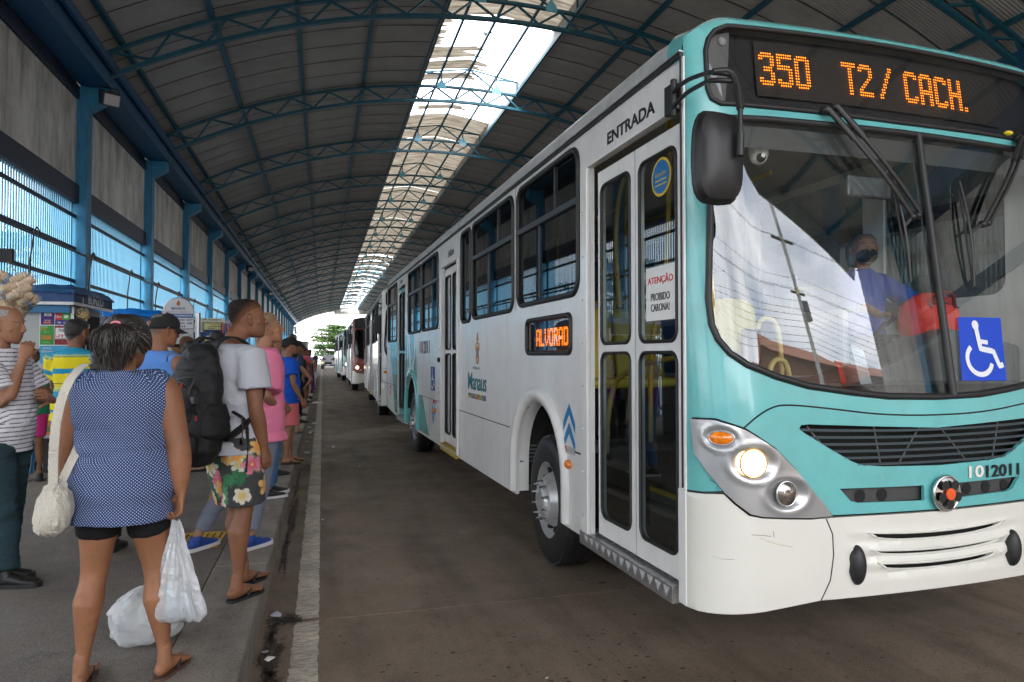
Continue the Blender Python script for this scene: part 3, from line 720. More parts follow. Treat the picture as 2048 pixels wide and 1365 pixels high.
def wheel_meshes():
    T = MB(); R = .5
    prof = [(.29, .0), (.30, -.012), (.40, -.022), (.455, -.012), (.485, .008), (.497, .03), (.5, .06), (.5, .10), (.492, .105), (.492, .115), (.5, .12), (.5, .16), (.492, .165), (.492, .175), (.5, .18), (.497, .24), (.47, .27), (.40, .28), (.28, .27)]
    M = Matrix.Rotation(pi/2, 4, 'Y')
    T.lathe(prof, 56, M, close=False)
    for k in range(56):   # shoulder tread blocks
        a = 2*pi*k/56; T.bar((.004, .488*cos(a), .488*sin(a)), (.045, .502*cos(a+.03), .502*sin(a+.03)), .03, .012, (0, cos(a), sin(a)))
    W = MB()
    W.lathe([(.295, .015), (.302, -.004), (.29, -.008), (.275, .02), (.262, .05), (.235, .07), (.215, .05), (.19, .0), (.165, -.035), (.15, -.04), (.118, -.038), (.112, -.065), (.09, -.075), (.04, -.075), (.0, -.075)], 48, M, close=False)
    Hh = MB()
    for k in range(10):
        a = 2*pi*k/10; Hh.cyl((.03, .228*cos(a), .228*sin(a)), (.062, .236*cos(a), .236*sin(a)), .026, 12)
    Nt = MB()
    for k in range(10):
        a = 2*pi*(k+.5)/10; c = (cos(a)*.142, sin(a)*.142); Nt.cyl((-.03, *c), (-.062, *c), .017, 6).cyl((-.06, *c), (-.095, *c), .0105, 8)
    return (autosmooth(T.mesh('tyre', rubber), 40), autosmooth(W.mesh('rim', mat('rim_silver', (.60, .61, .62), .28, metal=.55, dirt=((.2, .18, .16), .35, 14))), 30), Hh.mesh('rim_hole', darkin), autosmooth(Nt.mesh('wheel_nuts', chrome), 50))
WM = wheel_meshes()
def put_wheel(bus, y, x=.03, near=True, steer=0., flip=False):
    w = empty('wheel', (x, y, .5+RZ), steer, parent=bus)
    if flip: w.rotation_euler = (0, 0, pi)
    inst('tyre', WM[0], w); inst('rim', WM[1], w)
    if near: inst('rim_hole', WM[2], w, kind='stuff'); inst('wheel_nuts', WM[3], w, kind='stuff')
    return w
def disc_on_front(name, bus, xb, z, rx, rz, m, off=.0, dome=.3, n=24, face=None, ring=None, parent=None):
    """domed lens set on the front; face mixes the surface normal with straight ahead"""
    t = x2t(xb); p = Vector(PF(t, z, 0)); nn = (Vector(PF(t, z, .01)) - p).normalized()
    if face is not None: nn = (nn*(1-face) + Vector((0, -1, 0))*face).normalized()
    a = Vector((0, 0, 1)).cross(nn); a.normalize(); a = -a; b = nn.cross(a) * (1 if nn.cross(a).z > 0 else -1)
    p = p + nn*off; mb = MB(); v = []; rings = 6
    for i in range(rings):
        q = 1 - i/rings
        for k in range(n): v.append(p + a*rx*q*cos(2*pi*k/n) + b*rz*q*sin(2*pi*k/n) + nn*dome*rx*(1-q*q))
    v.append(p + nn*dome*rx)
    f = [(i*n+k, i*n+(k+1) % n, (i+1)*n+(k+1) % n, (i+1)*n+k) for i in range(rings-1) for k in range(n)] + [((rings-1)*n+k, (rings-1)*n+(k+1) % n, rings*n) for k in range(n)]
    mb.add(v, f); o = mb.obj(name, m, parent or bus, smooth=60)
    if ring:
        mb = MB(); mb.tube([p + a*rx*1.0*cos(2*pi*k/n) + b*rz*1.0*sin(2*pi*k/n) - nn*.002 for k in range(n)], ring[0], 8, True); mb.obj('lamp_ring', ring[1], o, smooth=60)
    return o

WSCREEN = mirx([(1.25, 1.345), (.95, 1.352), (.732, 1.375), (.50, 1.408), (.334, 1.455), (.20, 1.51), (.131, 1.565), (.09, 1.63), (.070, 1.70), (.062, 1.83), (.075, 2.10), (.088, 2.35), (.10, 2.60), (.112, 2.68), (.16, 2.725), (.4, 2.735), (1.25, 2.74)])
DEST = mirx([(1.25, 2.795), (.6, 2.80), (.16, 2.80), (.115, 2.825), (.098, 2.88), (.098, 3.08), (.115, 3.145), (.15, 3.185), (.215, 3.204), (1.25, 3.208)])
GRIL = mirx([(1.25, 1.19), (.8, 1.21), (.50, 1.225), (.455, 1.222), (.445, 1.205), (.47, 1.185), (.60, 1.11), (.72, 1.045), (.78, 1.022), (.9, 1.01), (1.25, 1.0)])
SLOT = [(.66, .912), (.72, .85), (.76, .84), (1.16, .83), (1.16, .905)]
LAMP = [(.008, 1.245), (.067, 1.247), (.177, 1.204), (.318, 1.109), (.42, 1.01), (.499, .914), (.56, .85), (.608, .788), (.50, .784), (.38, .79), (.25, .80), (.196, .812), (.14, .86), (.099, .907), (.045, 1.0), (.014, 1.08)]
def bus(name, origin, rz, label, detail=2, front=teal, length=12.2, stripe=teal, group='buses waiting in line'):
    B = empty(name, origin, rz, label, 'bus', group)
    hi = detail >= 2; res = .045 if hi else .12
    mir = lambda P: [(2.5-x, z) for x, z in reversed(P)]
    # ---- front mask
    TE = mirx([(1.25, .782), (.8, .786), (.608, .788), (.56, .85), (.499, .914), (.42, 1.01), (.318, 1.109), (.177, 1.204), (.067, 1.247), (.008, 1.245), (.014, 1.08), (.045, 1.0), (.099, .907), (.1, .915), (.0, .893), (.0, 3.24), (.0, 3.36), (1.25, 3.36)])
    TE = mirx([(1.25, .782), (.8, .786), (.620, .788), (.565, .852), (.505, .918), (.426, 1.014), (.324, 1.115), (.18, 1.212), (.067, 1.255), (.007, 1.252), (.010, 1.08), (.040, .998), (.092, .912), (.0, .893), (.0, 3.36), (1.25, 3.36)])
    holes = [WSCREEN, DEST, GRIL, SLOT, mir(SLOT)] if hi else [WSCREEN, DEST, GRIL]
    skin('front_mask', PF, TE, holes, res, .018, front, B, conv=FT, smooth=50)
    skin('windscreen', PF, WSCREEN, [], res*1.2, .0, glass_f if hi else glass_mat('far_windscreen', (.15, .17, .18), 1.5, 1.4), B, off=-.006, conv=FT, smooth=80)
    rim('windscreen_rubber', PF, WSCREEN, .017, rubber, B, off=.004, conv=FT, n=8)
    skin('sign_glass', PF, DEST, [], res*1.2, 0, glass_k if hi else black_m, B, off=-.004, conv=FT, smooth=80)
    rim('sign_rubber', PF, DEST, .013, rubber, B, off=.003, conv=FT, n=8)
    BU = mirx([(1.25, .772), (.8, .776), (.608, .777), (.50, .774), (.38, .780), (.25, .790), (.19, .802), (.13, .855), (.095, .897), (.06, .895), (.0, .883), (.0, .322), (.55, .386), (1.25, .386)])
    def lens(xa, zt, sag, th):
        w_ = 1.25-xa; return [(1.25+w_*q, zt - sag*(1-q*q)) for q in np.linspace(-1, 1, 17)] + [(1.25+w_*.97*q, zt - sag*(1-q*q) - th*(1-abs(q)**5)**.5 - .003) for q in np.linspace(1, -1, 17)]
    s1 = lens(.80, .697, .02, .036); s2 = lens(.82, .612, .018, .026); s3 = lens(.86, .545, .016, .034)
    def PFB(t, z, off=0.):
        if hi and off > 0:
            u = (t2x(t)-1.25)/.56; m_ = max(0, 1-u*u)**.35 if abs(u) < 1 else 0; zc = z + .02*(1-(u*u*1.4 if abs(u) < 1 else 1)); zz = .5+.5*cos((zc-.655)/.0765*2*pi); e_ = max(0, min(1, (zc-.47)/.03))*max(0, min(1, (.715-zc)/.03)); off += m_*e_*(.010 - .026*zz)
        return PF(t, z, off)
    skin('bumper', PFB, BU, [s1, s2, s3] if hi else [], .022 if hi else res, .02, bumpwhite, B, off=.008, conv=FT, smooth=50)
    if hi:
        for s in (s1, s2, s3):
            rim('slot_lip', PFB, s, .006, bumpwhite, B, off=.006, conv=FT)
        skin('bumper_backing', PF, [(.05, .36), (2.45, .36), (2.45, .78), (.05, .78)], [], .12, 0, darkin, B, off=-.05, conv=FT)
        skin('grille_backing', PF, [(.40, .8), (2.1, .8), (2.1, 1.26), (.40, 1.26)], [], .12, 0, darkin, B, off=-.09, conv=FT)
    for sx in (0, 1):
        f_ = (lambda P: P) if sx == 0 else mir
        fx = (lambda x: x) if sx == 0 else (lambda x: 2.5-x)
        bowls = [(x2t(fx(cx)), cz, a, b, dp) for cx, cz, a, b, dp in ((.088, 1.163, .075, .055, .016), (.215, 1.048, .110, .085, .034), (.372, .90, .110, .078, .034))]
        def PFL(t, z, off=0., bowls=bowls):
            if hi and off > 0:
                for ct, cz, a, b, dp in bowls:
                    r = math.hypot((t-ct)/a, (z-cz)/b)
                    off += -dp*max(0, 1-r*r)**1.3 + .005*math.exp(-((r-1.05)/.16)**2)
                off += .012
            return PF(t, z, off)
        hs = skin('lamp_housing', PFL, f_(LAMP), [], .014 if hi else .05, .015 if not hi else 0, silver if hi else front, B, off=.005, conv=FT, smooth=60)
        rim('housing_seam', PF, f_(LAMP), .004, rubber, hs, off=.0, conv=FT)
        disc_on_front('indicator_lens', B, fx(.088), 1.163, .060, .033, mat('amber_lens', (.75, .2, .01), .08, coat=.8, var=.35, vscale=45), .010, .3, ring=(.006, silver))
        if sx == 0 or not hi: disc_on_front('headlamp', B, fx(.208), 1.048, .062, .066, mat('headlamp_lit', (1, .9, .7), .2, emit=((1, .84, .6), 5.)), .012, .3, face=.25, ring=(.006, mat('warm_lamp_ring', (.7, .4, .1), .25, metal=.6)))
        else: disc_on_front('headlamp', B, fx(.208), 1.048, .062, .066, chrome, .012, .3, face=.25)
        disc_on_front('fog_lamp', B, fx(.366), .903, .053, .058, mat('lamp_glass', (.30, .27, .25), .06, metal=.8, var=.5, vscale=35), .018, .35, face=.5, ring=(.005, chrome))
        if hi:
            g = MB(); t = x2t(fx(.745)); p = PF(t, .545, .008); g.ball(p, (.042, .045, .096), 18, 12); g.obj('bumper_guard', rubber, B, smooth=60)
    if hi:
        # bonnet seam, bars, emblem, lettering
        seam = [(.172, 1.212), (.23, 1.268), (.30, 1.308), (.374, 1.322), (.6, 1.30), (.9, 1.262), (1.25, 1.252)]; seam = seam + [(2.5-x, z) for x, z in reversed(seam[:-1])]
        rim('bonnet_seam', PF, smoothpoly(seam, 2, False), .0045, rubber, B, off=-.001, conv=FT, closed=False)
        rim('corner_seam', PF, [(.556, .386), (.60, .48), (.616, .6), (.612, .70), (.578, .775)], .0035, rubber, B, off=.007, conv=FT, closed=False)
        for P_, c_, r_ in (([(.235, .70), (.27, .685), (.33, .665), (.40, .650)], (.45, .33, .08), .0016), ([(.20, .715), (.25, .712), (.29, .705)], (.25, .24, .2), .0022), ([(.06, .60), (.09, .592), (.13, .597)], (.3, .28, .24), .0018), ([(.30, .73), (.305, .70)], (.3, .3, .27), .0025), ([(.05, .96), (.075, .94), (.07, .92)], (.05, .12, .12), .0016)): rim('scratch', PF, P_, r_, mat('scratch_%d' % int(c_[2]*100), c_, .7), B, off=.0075 if P_[0][1] < .78 else .001, conv=FT, closed=False, n=4)
        rim('top_seam', PF, [(.0, .889), (.06, .899), (.10, .905)], .005, rubber, B, off=.004, conv=FT, closed=False)
        G = np.array(GRIL)
        for i in range(6):
            z = 1.20 - i*.0345; xl = float(np.interp(z, [1.0, 1.022, 1.045, 1.11, 1.185, 1.205, 1.222], [.84, .78, .72, .60, .47, .445, .455])); 
            P = [(x, z - .018*(1-((x-1.25)/.8)**2)*(1-i/8)) for x in np.linspace(xl, 2.5-xl, 24)]
            mb = MB(); v = []
            for x, zz in P:
                for o_, dz in ((-.02, -.004), (.0, -.006), (.0, .006), (-.02, .004)): v.append(PF(x2t(x), zz+dz, o_))
            mb.add(v, [(a*4+j, a*4+(j+1) % 4, a*4+4+(j+1) % 4, a*4+4+j) for a in range(len(P)-1) for j in range(4)]); mb.obj('grille_bar', mat('grille_bar_paint', (.035, .055, .065), .35), B)
        for xa, xb2 in ((.52, .70), (.9, .94), (1.2, 1.05), (1.3, 1.5), (1.75, 1.7)):
            MB().bar(PF(x2t(xa), 1.21, -.05), PF(x2t(xb2), 1.01, -.05), .006).obj('grille_stay', mat('stay', (.2, .2, .2), .4), B)
        for q in (.80, .93, 1.48, 1.62, 1.76):
            disc_on_front('bracket_hole', B, q, .865, .03, .03, darkin, -.03, 0)
        skin('slot_bracket', PF, [(.66, .83), (1.84, .83), (1.84, .90), (.66, .90)], [], .1, 0, mat('bracket_grey', (.05, .05, .05), .5), B, off=-.035, conv=FT)
        # emblem: chrome wheel with five dark petals and an orange hub
        em = disc_on_front('emblem', B, 1.272, .864, .082, .085, chrome, .03, .12, ring=(.008, chrome))
        pe = Vector(PF(x2t(1.272), .864, .045))
        mb = MB()
        for k in range(5):
            a0 = pi/2 + 2*pi*k/5 + pi/5; a = .055; c = (cos(a0)*.052, sin(a0)*.052)
            mb.add([pe + Vector((c[0] + .026*cos(q+a0)*1.0, -.0045 + .0, c[1] + .026*sin(q+a0)*1.0)) for q in (-1.5, -.8, 0, .8, 1.5, 2.3, 3.14, 3.98)], [tuple(range(8))])
        mb.obj('emblem_petals', black_m, em, kind='stuff'); em2 = MB(); em2.lathe([(.03, 0), (.028, .006), (0, .008)], 20, Matrix.Translation(pe + Vector((0, -.004, 0))) @ Matrix.Rotation(pi/2, 4, 'X')); em2.obj('emblem_hub', mat('orange_hub', (.75, .1, .02), .4), em)
        MB().cyl(PF(x2t(1.272), .864, -.02), PF(x2t(1.272), .864, .03), .07, 20).obj('emblem_boss', teal, B, smooth=40)
        pn = Vector(PF(x2t(1.64), .945, .004))
        text('10', decal('white', (.7, .68, .6)), PF(x2t(1.505), .957, .005), (pi/2, 0, .03), h=.062, w=.105, parent=B, name='fleet_number', bold=.02)
        text('12011', decal('black', (.01, .01, .012)), PF(x2t(1.70), .953, .006), (pi/2, 0, .055), h=.064, w=.25, parent=B, name='fleet_number', bold=.02)
        # windscreen centre post and header strip
        MB().tube([PF(x2t(1.36), z, .006) for z in np.linspace(1.35, 2.735, 14)], .019, 8).obj('windscreen_post', rubber, B, smooth=60)
        skin('sun_strip', PF, [(.13, 2.60), (2.37, 2.60), (2.37, 2.71), (.13, 2.71)], [], .08, 0, mat('grey_header_strip', (.05, .05, .05), .5), B, off=-.03, conv=FT)
        # wheelchair sign
        wcs = skin('wheelchair_sign', PF, [(1.437, 1.424), (1.765, 1.42), (1.785, 1.757), (1.468, 1.755)], [], .08, .002, decal('blue', (.0, .05, .50)), B, off=.004, conv=FT)
        wheelchair(wcs, lambda u, v, o=0: PF(x2t(1.445 + .33*u), 1.424 + .33*v, .006+o), .012)
        # LED board behind its glass
        skin('led_board', PF, [(.40, 2.88), (2.08, 2.88), (2.08, 3.17), (.40, 3.17)], [], .1, 0, mat('led_board', (.022, .019, .016), .5, bump=.3, bscale=200), B, off=-.045, conv=FT)
        skin('sign_recess', PF, [(.11, 2.81), (2.39, 2.81), (2.39, 3.20), (.11, 3.20)], [], .1, 0, mat('recess_black', (.012, .012, .014), .6), B, off=-.06, conv=FT)
        skin('sign_edge_panel', PF, [(.115, 2.83), (.20, 2.83), (.235, 3.05), (.25, 3.19), (.15, 3.175), (.115, 3.10)], [], .05, 0, mat('recess_grey', (.2, .2, .2), .6), B, off=-.03, conv=FT)
        disc_on_front('marker_lamp', B, .205, 3.14, .022, .022, mat('marker_glass', (.6, .6, .6), .1), -.025, .6)
        sf = lambda x, z, o=0: PF(x2t(x), z, o)
        p_ = .01365
        on, un = led_text([('350', .425), ('T2', .425 + p_*38), ('/', .425 + p_*56), ('CACH.', .425 + p_*69)], sf, .425, 2.06, 2.943, p_, .0148, -.040, r=.0047)
        on.obj('lit_diodes', ledon, B, kind='stuff'); un.obj('dark_diodes', ledoff, B, kind='stuff')
        # wipers
        for (x1, z1, x2, z2, bx0, bz0, bx1, bz1) in ((.745, 2.80, 1.205, 2.27, 1.13, 2.50, 1.165, 1.93), (2.10, 2.79, 1.70, 2.26, 1.60, 2.50, 1.60, 1.92)):
            w_ = empty('wiper', (0, 0, 0), parent=B)
            for d in (0, .055):
                pts = [sf(x1 + d + (x2-x1)*q, z1 + (.02 if d else 0) + (z2-z1)*q, .045 + .02*sin(pi*q)) for q in np.linspace(0, 1, 8)]
                MB().tube(pts, .011, 6).tube(pts[:3], .016, 6).obj('wiper_arm', black_m, w_, smooth=60)
            MB().ball(sf(x1, z1, .03), .026, 10, 8).ball(sf(x1+.055, z1+.02, .03), .022, 10, 8).obj('wiper_pivot', black_m, w_, smooth=60)
            MB().ball(sf(x2, z2, .04), .022, 8, 6).ball(sf(x2+.04, z2+.01, .04), .02, 8, 6).obj('wiper_joint', black_m, w_, smooth=60)
            MB().tube([sf(bx0 + (bx1-bx0)*q, bz0 + (bz1-bz0)*q, .018 + .022*sin(pi*q)) for q in np.linspace(0, 1, 9)], .007, 6).tube([sf(bx0 + (bx1-bx0)*q, bz0 + (bz1-bz0)*q, .012) for q in np.linspace(0, 1, 9)], .006, 6).bar(sf(x2, z2, .04), sf((bx0+bx1)/2, (bz0+bz1)/2, .03), .016).obj('wiper_blade', black_m, w_, smooth=60)
        MB().ball(sf(2.02, 2.81, .03), (.03, .02, .014), 10, 6).obj('wiper_yellow_tag', mat('tag_yellow', (.7, .55, .02), .4), B, smooth=60)
        # inside the windscreen: dome camera and rear view mirror
        c_ = sf(.43, 2.60, -.12); dm = MB().ball(c_, (.045, .045, .045), 16, 10).cyl(c_, (c_[0], c_[1], c_[2]+.05), .05, 16).obj('dome_camera', white_paint, B, smooth=50)
        MB().ball((c_[0]-.008, c_[1]-.03, c_[2]-.014), .026, 12, 8).obj('camera_lens', black_m, dm, smooth=60); MB().lathe([(.010, 0), (.013, .003), (.010, .005)], 12, Matrix.Translation((c_[0]-.014, c_[1]-.054, c_[2]-.012)) @ Matrix.Rotation(pi/2, 4, 'X')).obj('camera_ring', white_paint, dm)
        c_ = sf(1.13, 2.49, -.13); MB().box(c_[0]-.15, c_[1], c_[2]-.06, c_[0]+.15, c_[1]+.03, c_[2]+.06).obj('inside_mirror', mat('mirror_face', (.06, .065, .07), .2), B, bevel=.012)
        # outside mirror
        mr = empty('outside_mirror', parent=B)
        mc = MIRC
        shp = smoothpoly([(-.105, -.19), (0, -.205), (.105, -.185), (.118, .0), (.112, .185), (.0, .197), (-.10, .19), (-.118, .0)], 2)
        mb = MB(); n = len(shp); v = []
        for (q, dy) in ((1, .03), (1, 0), (.94, -.03), (.7, -.055), (.3, -.065)): v += [(mc[0] + x*q, mc[1] + dy, mc[2] + z*q) for x, z in shp]
        f = [(i*n+j, i*n+(j+1) % n, (i+1)*n+(j+1) % n, (i+1)*n+j) for i in range(4) for j in range(n)] + [tuple(range(n)), tuple(4*n+j for j in range(n))]
        mb.add(v, f); mb.obj('mirror_shell', black_m, mr, smooth=35)
        mb = MB().tube([(mc[0]+x*1.0, mc[1]+.012, mc[2]+z*1.0) for x, z in shp], .008, 6, True); mb.obj('mirror_edge', black_m, mr, smooth=60)
        bx = mc[0]+.055
        for dz in (0, -.07):
            MB().tube(smoothpoly([(-.03, .11, 2.88+dz*1.2), (-.055, -.08, 2.885+dz*.9), (-.085, -.30, 2.83+dz*.6), (bx-.09, mc[1]-.02, 2.775+dz*.5), (bx-.01, mc[1]-.04, 2.765+dz*.4)], 2, False), .011, 8).obj('mirror_arm', black_m, mr, smooth=60)
        MB().tube(smoothpoly([(bx-.09, mc[1]-.02, 2.775), (bx-.01, mc[1]-.04, 2.785), (bx+.005, mc[1]-.06, 2.72), (bx, mc[1]-.085, 2.60)], 2, False), .016, 8).cyl((bx, mc[1]-.085, 2.62), (bx-.004, mc[1]-.09, 2.46), .011, 8).cyl((bx-.002, mc[1]-.088, 2.50), (bx-.005, mc[1]-.088, 2.40), .017, 10).obj('mirror_stem', black_m, mr, smooth=60)
        MB().box(-.045, .05, 2.78, .0, .13, 2.93).cyl((-.03, .06, 2.76), (-.03, .06, 2.95), .018, 8).cyl((-.03, .12, 2.78), (-.03, .12, 2.93), .018, 8).obj('mirror_bracket', black_m, mr, bevel=.006)
    else:
        for s in (-.12, 2.62):
            MB().box(s-.09, -.28, 2.1, s+.09, -.18, 2.55).obj('mirror_shell', black_m, B, bevel=.02); MB().tube([(1.25 + (s-1.25)*.93, 0, 2.85), (s, -.2, 2.85), (s, -.23, 2.5)], .02, 6).obj('mirror_arm', black_m, B)
    # ---- left side wall with openings
    L_ = length
    def arch_notch(c, r=.56): return [(c-r, .335)] + arc_pts(c, .62, r, pi, 0, 16, .57) + [(c+r, .335)]
    yw = (2.24, 8.72)
    out = [(.02, .33), (.02, 3.07), (L_, 3.07), (L_-.02, 1.8), (L_-.1, .45), (10.45, .36), (10.45, 2.87), (9.52, 2.87), (9.52, .345)] + list(reversed(arch_notch(yw[1], .60))) + [(6.06, .335), (6.06, 2.73), (5.10, 2.73), (5.10, .335)] + list(reversed(arch_notch(yw[0]))) + [(1.30, .335), (1.17, .36), (1.17, 2.80), (.045, 2.80), (.045, .33)]
    WN_ = [(1.36, 1.985, 2.73, 3.0, .12), (2.86, 1.965, 4.38, 3.0, .12), (4.47, 1.95, 4.92, 3.0, .09), (6.36, 1.95, 7.66, 3.0, .1), (7.74, 1.95, 9.06, 3.0, .1), (10.56, 1.86, 11.95, 3.0, .12)]
    DSP = rrect(1.50, 1.575, 2.48, 1.845, .05)
    out = [p for p in out]
    skin('side_wall', SLf, out, [rrect(*w) for w in WN_] + ([DSP] if hi else []), .25, .03, buswhite, B)
    for i, w in enumerate(WN_):
        P = rrect(*w); wd = empty('window', parent=B)
        rim('rubber_frame', SLf, P, .022, rubber, wd, off=.002, n=8)
        skin('pane', SLf, P, [], .4, 0, glass_s, wd, off=-.012)
        if i not in (2,):
            zb = 2.63; MB().box(-.012, w[0], zb-.022, .012, w[2], zb+.022).obj('transom', mat('window_bar', (.03, .035, .04), .4), wd)
            ym = w[0] + (w[2]-w[0])*.35
            if hi: MB().box(-.002, ym-.006, zb, .008, ym+.006, w[3]).box(.0, ym+.35, w[1], .012, ym+.362, zb).obj('sash_edge', MATS['window_bar'], wd)
    # gutter, roof
    MB().box(-.018, .02, 3.055, .0, L_, 3.075).obj('roof_gutter', rubber, B)
    MB().box(-.022, .02, 3.078, .0, L_, 3.086).obj('gutter_lip', alu, B)
    prof = [(0, 3.07), (.0, 3.13), (.012, 3.18), (.05, 3.23), (.12, 3.265), (.3, 3.29), (.8, 3.32), (1.25, 3.33)]; prof = prof + [(2.5-x, z) for x, z in reversed(prof[:-1])]
    v = []; ys_ = [.03, .35] + list(np.linspace(1.3, L_-.12, 8)) + [L_]
    for k_, y in enumerate(ys_): v += [(x, y, z - (.06 if k_ == len(ys_)-1 else 0) - (.035 if k_ == 0 else 0)) for x, z in prof]
    n = len(prof); v2 = [(x, y, z+.003) for x, y, z in v[:n*2]]; v2 = v2[:n] + [(x, .17, z+.033) for x, y, z in v2[:n]]; v2 = [(x-.003 if x < 1 else x+.003, y, z) for x, y, z in v2]; MB().add(v2, [(j, j+1, n+j+1, n+j) for j in range(n-1)]).obj('roof_front_cap', front, B, smooth=50)
    mb = MB().add(v, [(i*n+j, i*n+j+1, (i+1)*n+j+1, (i+1)*n+j) for i in range(len(ys_)-1) for j in range(n-1)]); mb.obj('roof', busgrey, B, smooth=50)
    MB().prism([(0, .44), (0, 3.07), (.05, 3.2), (2.45, 3.2), (2.5, 3.07), (2.5, .44)], L_-.02, L_).obj('rear_panel', front, B)
    skin('far_side_wall', SRf, [(.02, .33), (L_, .44), (L_, 3.07), (.02, 3.07)], [rrect(a, 1.95, b, 3.0, .1) for a, b in ((.25, 1.2), (1.4, 2.7), (2.9, 4.3), (4.5, 6.0), (6.2, 7.6), (7.8, 9.2), (9.4, 11.7))], .4, .03, buswhite, B)
    for a, b in ((.25, 1.2), (1.4, 2.7), (2.9, 4.3), (4.5, 6.0), (6.2, 7.6), (7.8, 9.2), (9.4, 11.7)): skin('far_pane', SRf, rrect(a, 1.95, b, 3.0, .1), [], .4, 0, glass_s, B, off=-.012)
    # underbody, wheel wells
    MB().box(.60, .5, .36, 1.9, L_-.5, .90).obj('underbody', under, B)
    for a, b in ((1.2, 1.5), (2.95, 8.0), (9.45, L_-.5)): MB().box(.12, a, .38, .595, b, .90).obj('underbody', under, B)
    for a, b in ((.5, 1.5), (2.95, 8.0), (9.45, L_-.5)): MB().box(1.905, a, .38, 2.4, b, .90).obj('underbody', under, B)  # these boxes and the front plate added low to deepen shadow beneath the bus
    MB().box(.12, -.12, .36, 2.38, .49, .38).obj('underbody', under, B)
    for c in yw:
        mb = MB(); P = arc_pts(c, .62, .58, pi, 0, 14); k_ = len(P)
        mb.add([(0.02, y, z) for y, z in P] + [(.55, y, z) for y, z in P], [(i, i+1, k_+i+1, k_+i) for i in range(k_-1)] ); mb.obj('wheel_well', under, B)
        if hi and c < 4:
            fl = MB()
            for j in range(14): fl.bar((.04, c+.57, .62+.034*j), (.5, c+.55, .62+.034*j), .01, .014)
            fl.obj('well_mesh', mat('well_scuff', (.12, .12, .12), .8), B, kind='stuff')
        rr_ = .60 if c < 4 else .62
        P = [(c+rr_+.035, .36)] + arc_pts(c, .62, rr_+.035, 0, pi, 18) + [(c-rr_-.035, .36)]
        mb = MB(); v = []
        for y, z in P:
            dy, dz = y-c, max(0, z-.62); l = math.hypot(dy, dz) or 1; uy, uz = dy/l, dz/l
            for o, r2 in ((-.12, -.075), (.012, -.065), (.036, -.02), (.034, .02), (.018, .04), (.0, .05)): v.append((-o, y + uy*r2, z + uz*r2))
        mb.add(v, [(i*6+j, i*6+j+1, i*6+6+j+1, i*6+6+j) for i in range(len(P)-1) for j in range(5)]); mb.obj('wheel_arch_flare', (teal if c > 4 and front is teal else buswhite), B, smooth=60)
    put_wheel(B, yw[0]-.12, .05, True, -.05 if hi else 0); put_wheel(B, yw[1], .06, True)
    put_wheel(B, yw[0], 2.44, False, 0, True); put_wheel(B, yw[1], 2.44, False, 0, True)
    # doors
    def door(ya, yb, z0, z1, m, nleaf=2, cut=None):
        d = empty('door', parent=B); ym = (ya+yb)/2
        for a, b in (((ya, ym-.006), (ym+.006, yb)) if nleaf == 2 else ((ya, yb),)):
            lo = rrect(a+.055, z0+.12, b-.05, z0+1.16, .06); up_ = rrect(a+.055, z0+1.22, b-.05, z1-.10, .06)
            lf = skin('door_leaf', SLf, [(a, z0), (b, z0), (b, z1), (a, z1)], [lo, up_], .3, .03, m, d, off=-.025)
            for P in (lo, up_):
                skin('door_pane', SLf, P, [], .4, 0, glass_d, lf, off=-.035); rim('door_rubber', SLf, P, .011, rubber, lf, off=-.024)
        MB().box(.03, ym-.012, z0, .06, ym+.012, z1).obj('centre_rubber', rubber, d)
        return d
    door(.075, 1.10, .41, 2.745, buswhite)
    if hi: DR = door(5.14, 6.02, .42, 2.70, buswhite); door(9.55, 10.42, .44, 2.84, teal)
    else: door(5.14, 6.02, .42, 2.70, buswhite); door(9.55, 10.42, .44, 2.84, stripe)
    # door surrounds
    for y in (1.17, 5.06, 6.06):
        ps = MB().box(-.028, y, .36, .0, y+(.11 if y != 5.06 else .05), 2.80 if y < 2 else 2.73).obj('door_post', buswhite, B, bevel=.006)
        if hi and y != 5.06:
            rv = MB()
            for z in np.arange(.5, 2.75, .285): rv.ball((-.03, y+.055, z), .0085, 8, 6)
            rv.obj('rivets', chrome, ps, smooth=60, kind='stuff')
    MB().box(-.012, .0, .325, .0, .07, .89).box(-.01, .0, .89, .0, .04, 3.05).obj('corner_post', buswhite, B, bevel=.004)
    MB().box(-.016, .018, .9, .002, .028, 3.06).obj('corner_rubber', rubber, B)
    MB().box(-.02, .04, 2.80, .0, 1.28, 2.815).box(-.02, 5.06, 2.735, 0, 6.17, 2.75).box(-.02, 9.5, 2.875, 0, 10.46, 2.89).obj('door_header', buswhite, B)
    # door steps
    for (ya, yb, z, m_) in ((.10, 1.29, .335, None), (5.10, 6.06, .345, 1), (9.52, 10.45, .365, None)):
        st = MB().box(-.03, ya, z-.03, .35, yb, z+.055).obj('step', alu if m_ is None else mat('step_yellow', (.5, .33, .02), .6, dirt=((.1, .08, .05), .7, 15)), B)
        if hi:
            tr = MB(); k_ = int((yb-ya)/.085)
            for j in range(k_):
                y = ya+.02+.085*j; tr.add([(-.032, y, z+.045), (-.032, y+.07, z+.045), (-.032, y+.035, z-.01)], [(0, 1, 2)])
                tr.add([(-.03 + .06, y, z+.057), (-.03+.06, y+.05, z+.057), (.06, y+.03, z+.057)], [(0, 1, 2)])
            tr.obj('step_tread', mat('tread_bright', (.55, .56, .58), .4, metal=.3), st, kind='stuff')
    # body panel seams
    sdm = mat('seam_dark', (.04, .04, .04), .8)
    for a, b, z in ((2.98, 5.06, .905), (6.17, 7.95, .93), (10.46, 12.1, .97)): MB().box(-.003, a, z-.004, .001, b, z+.004).obj('panel_seam', sdm, B)
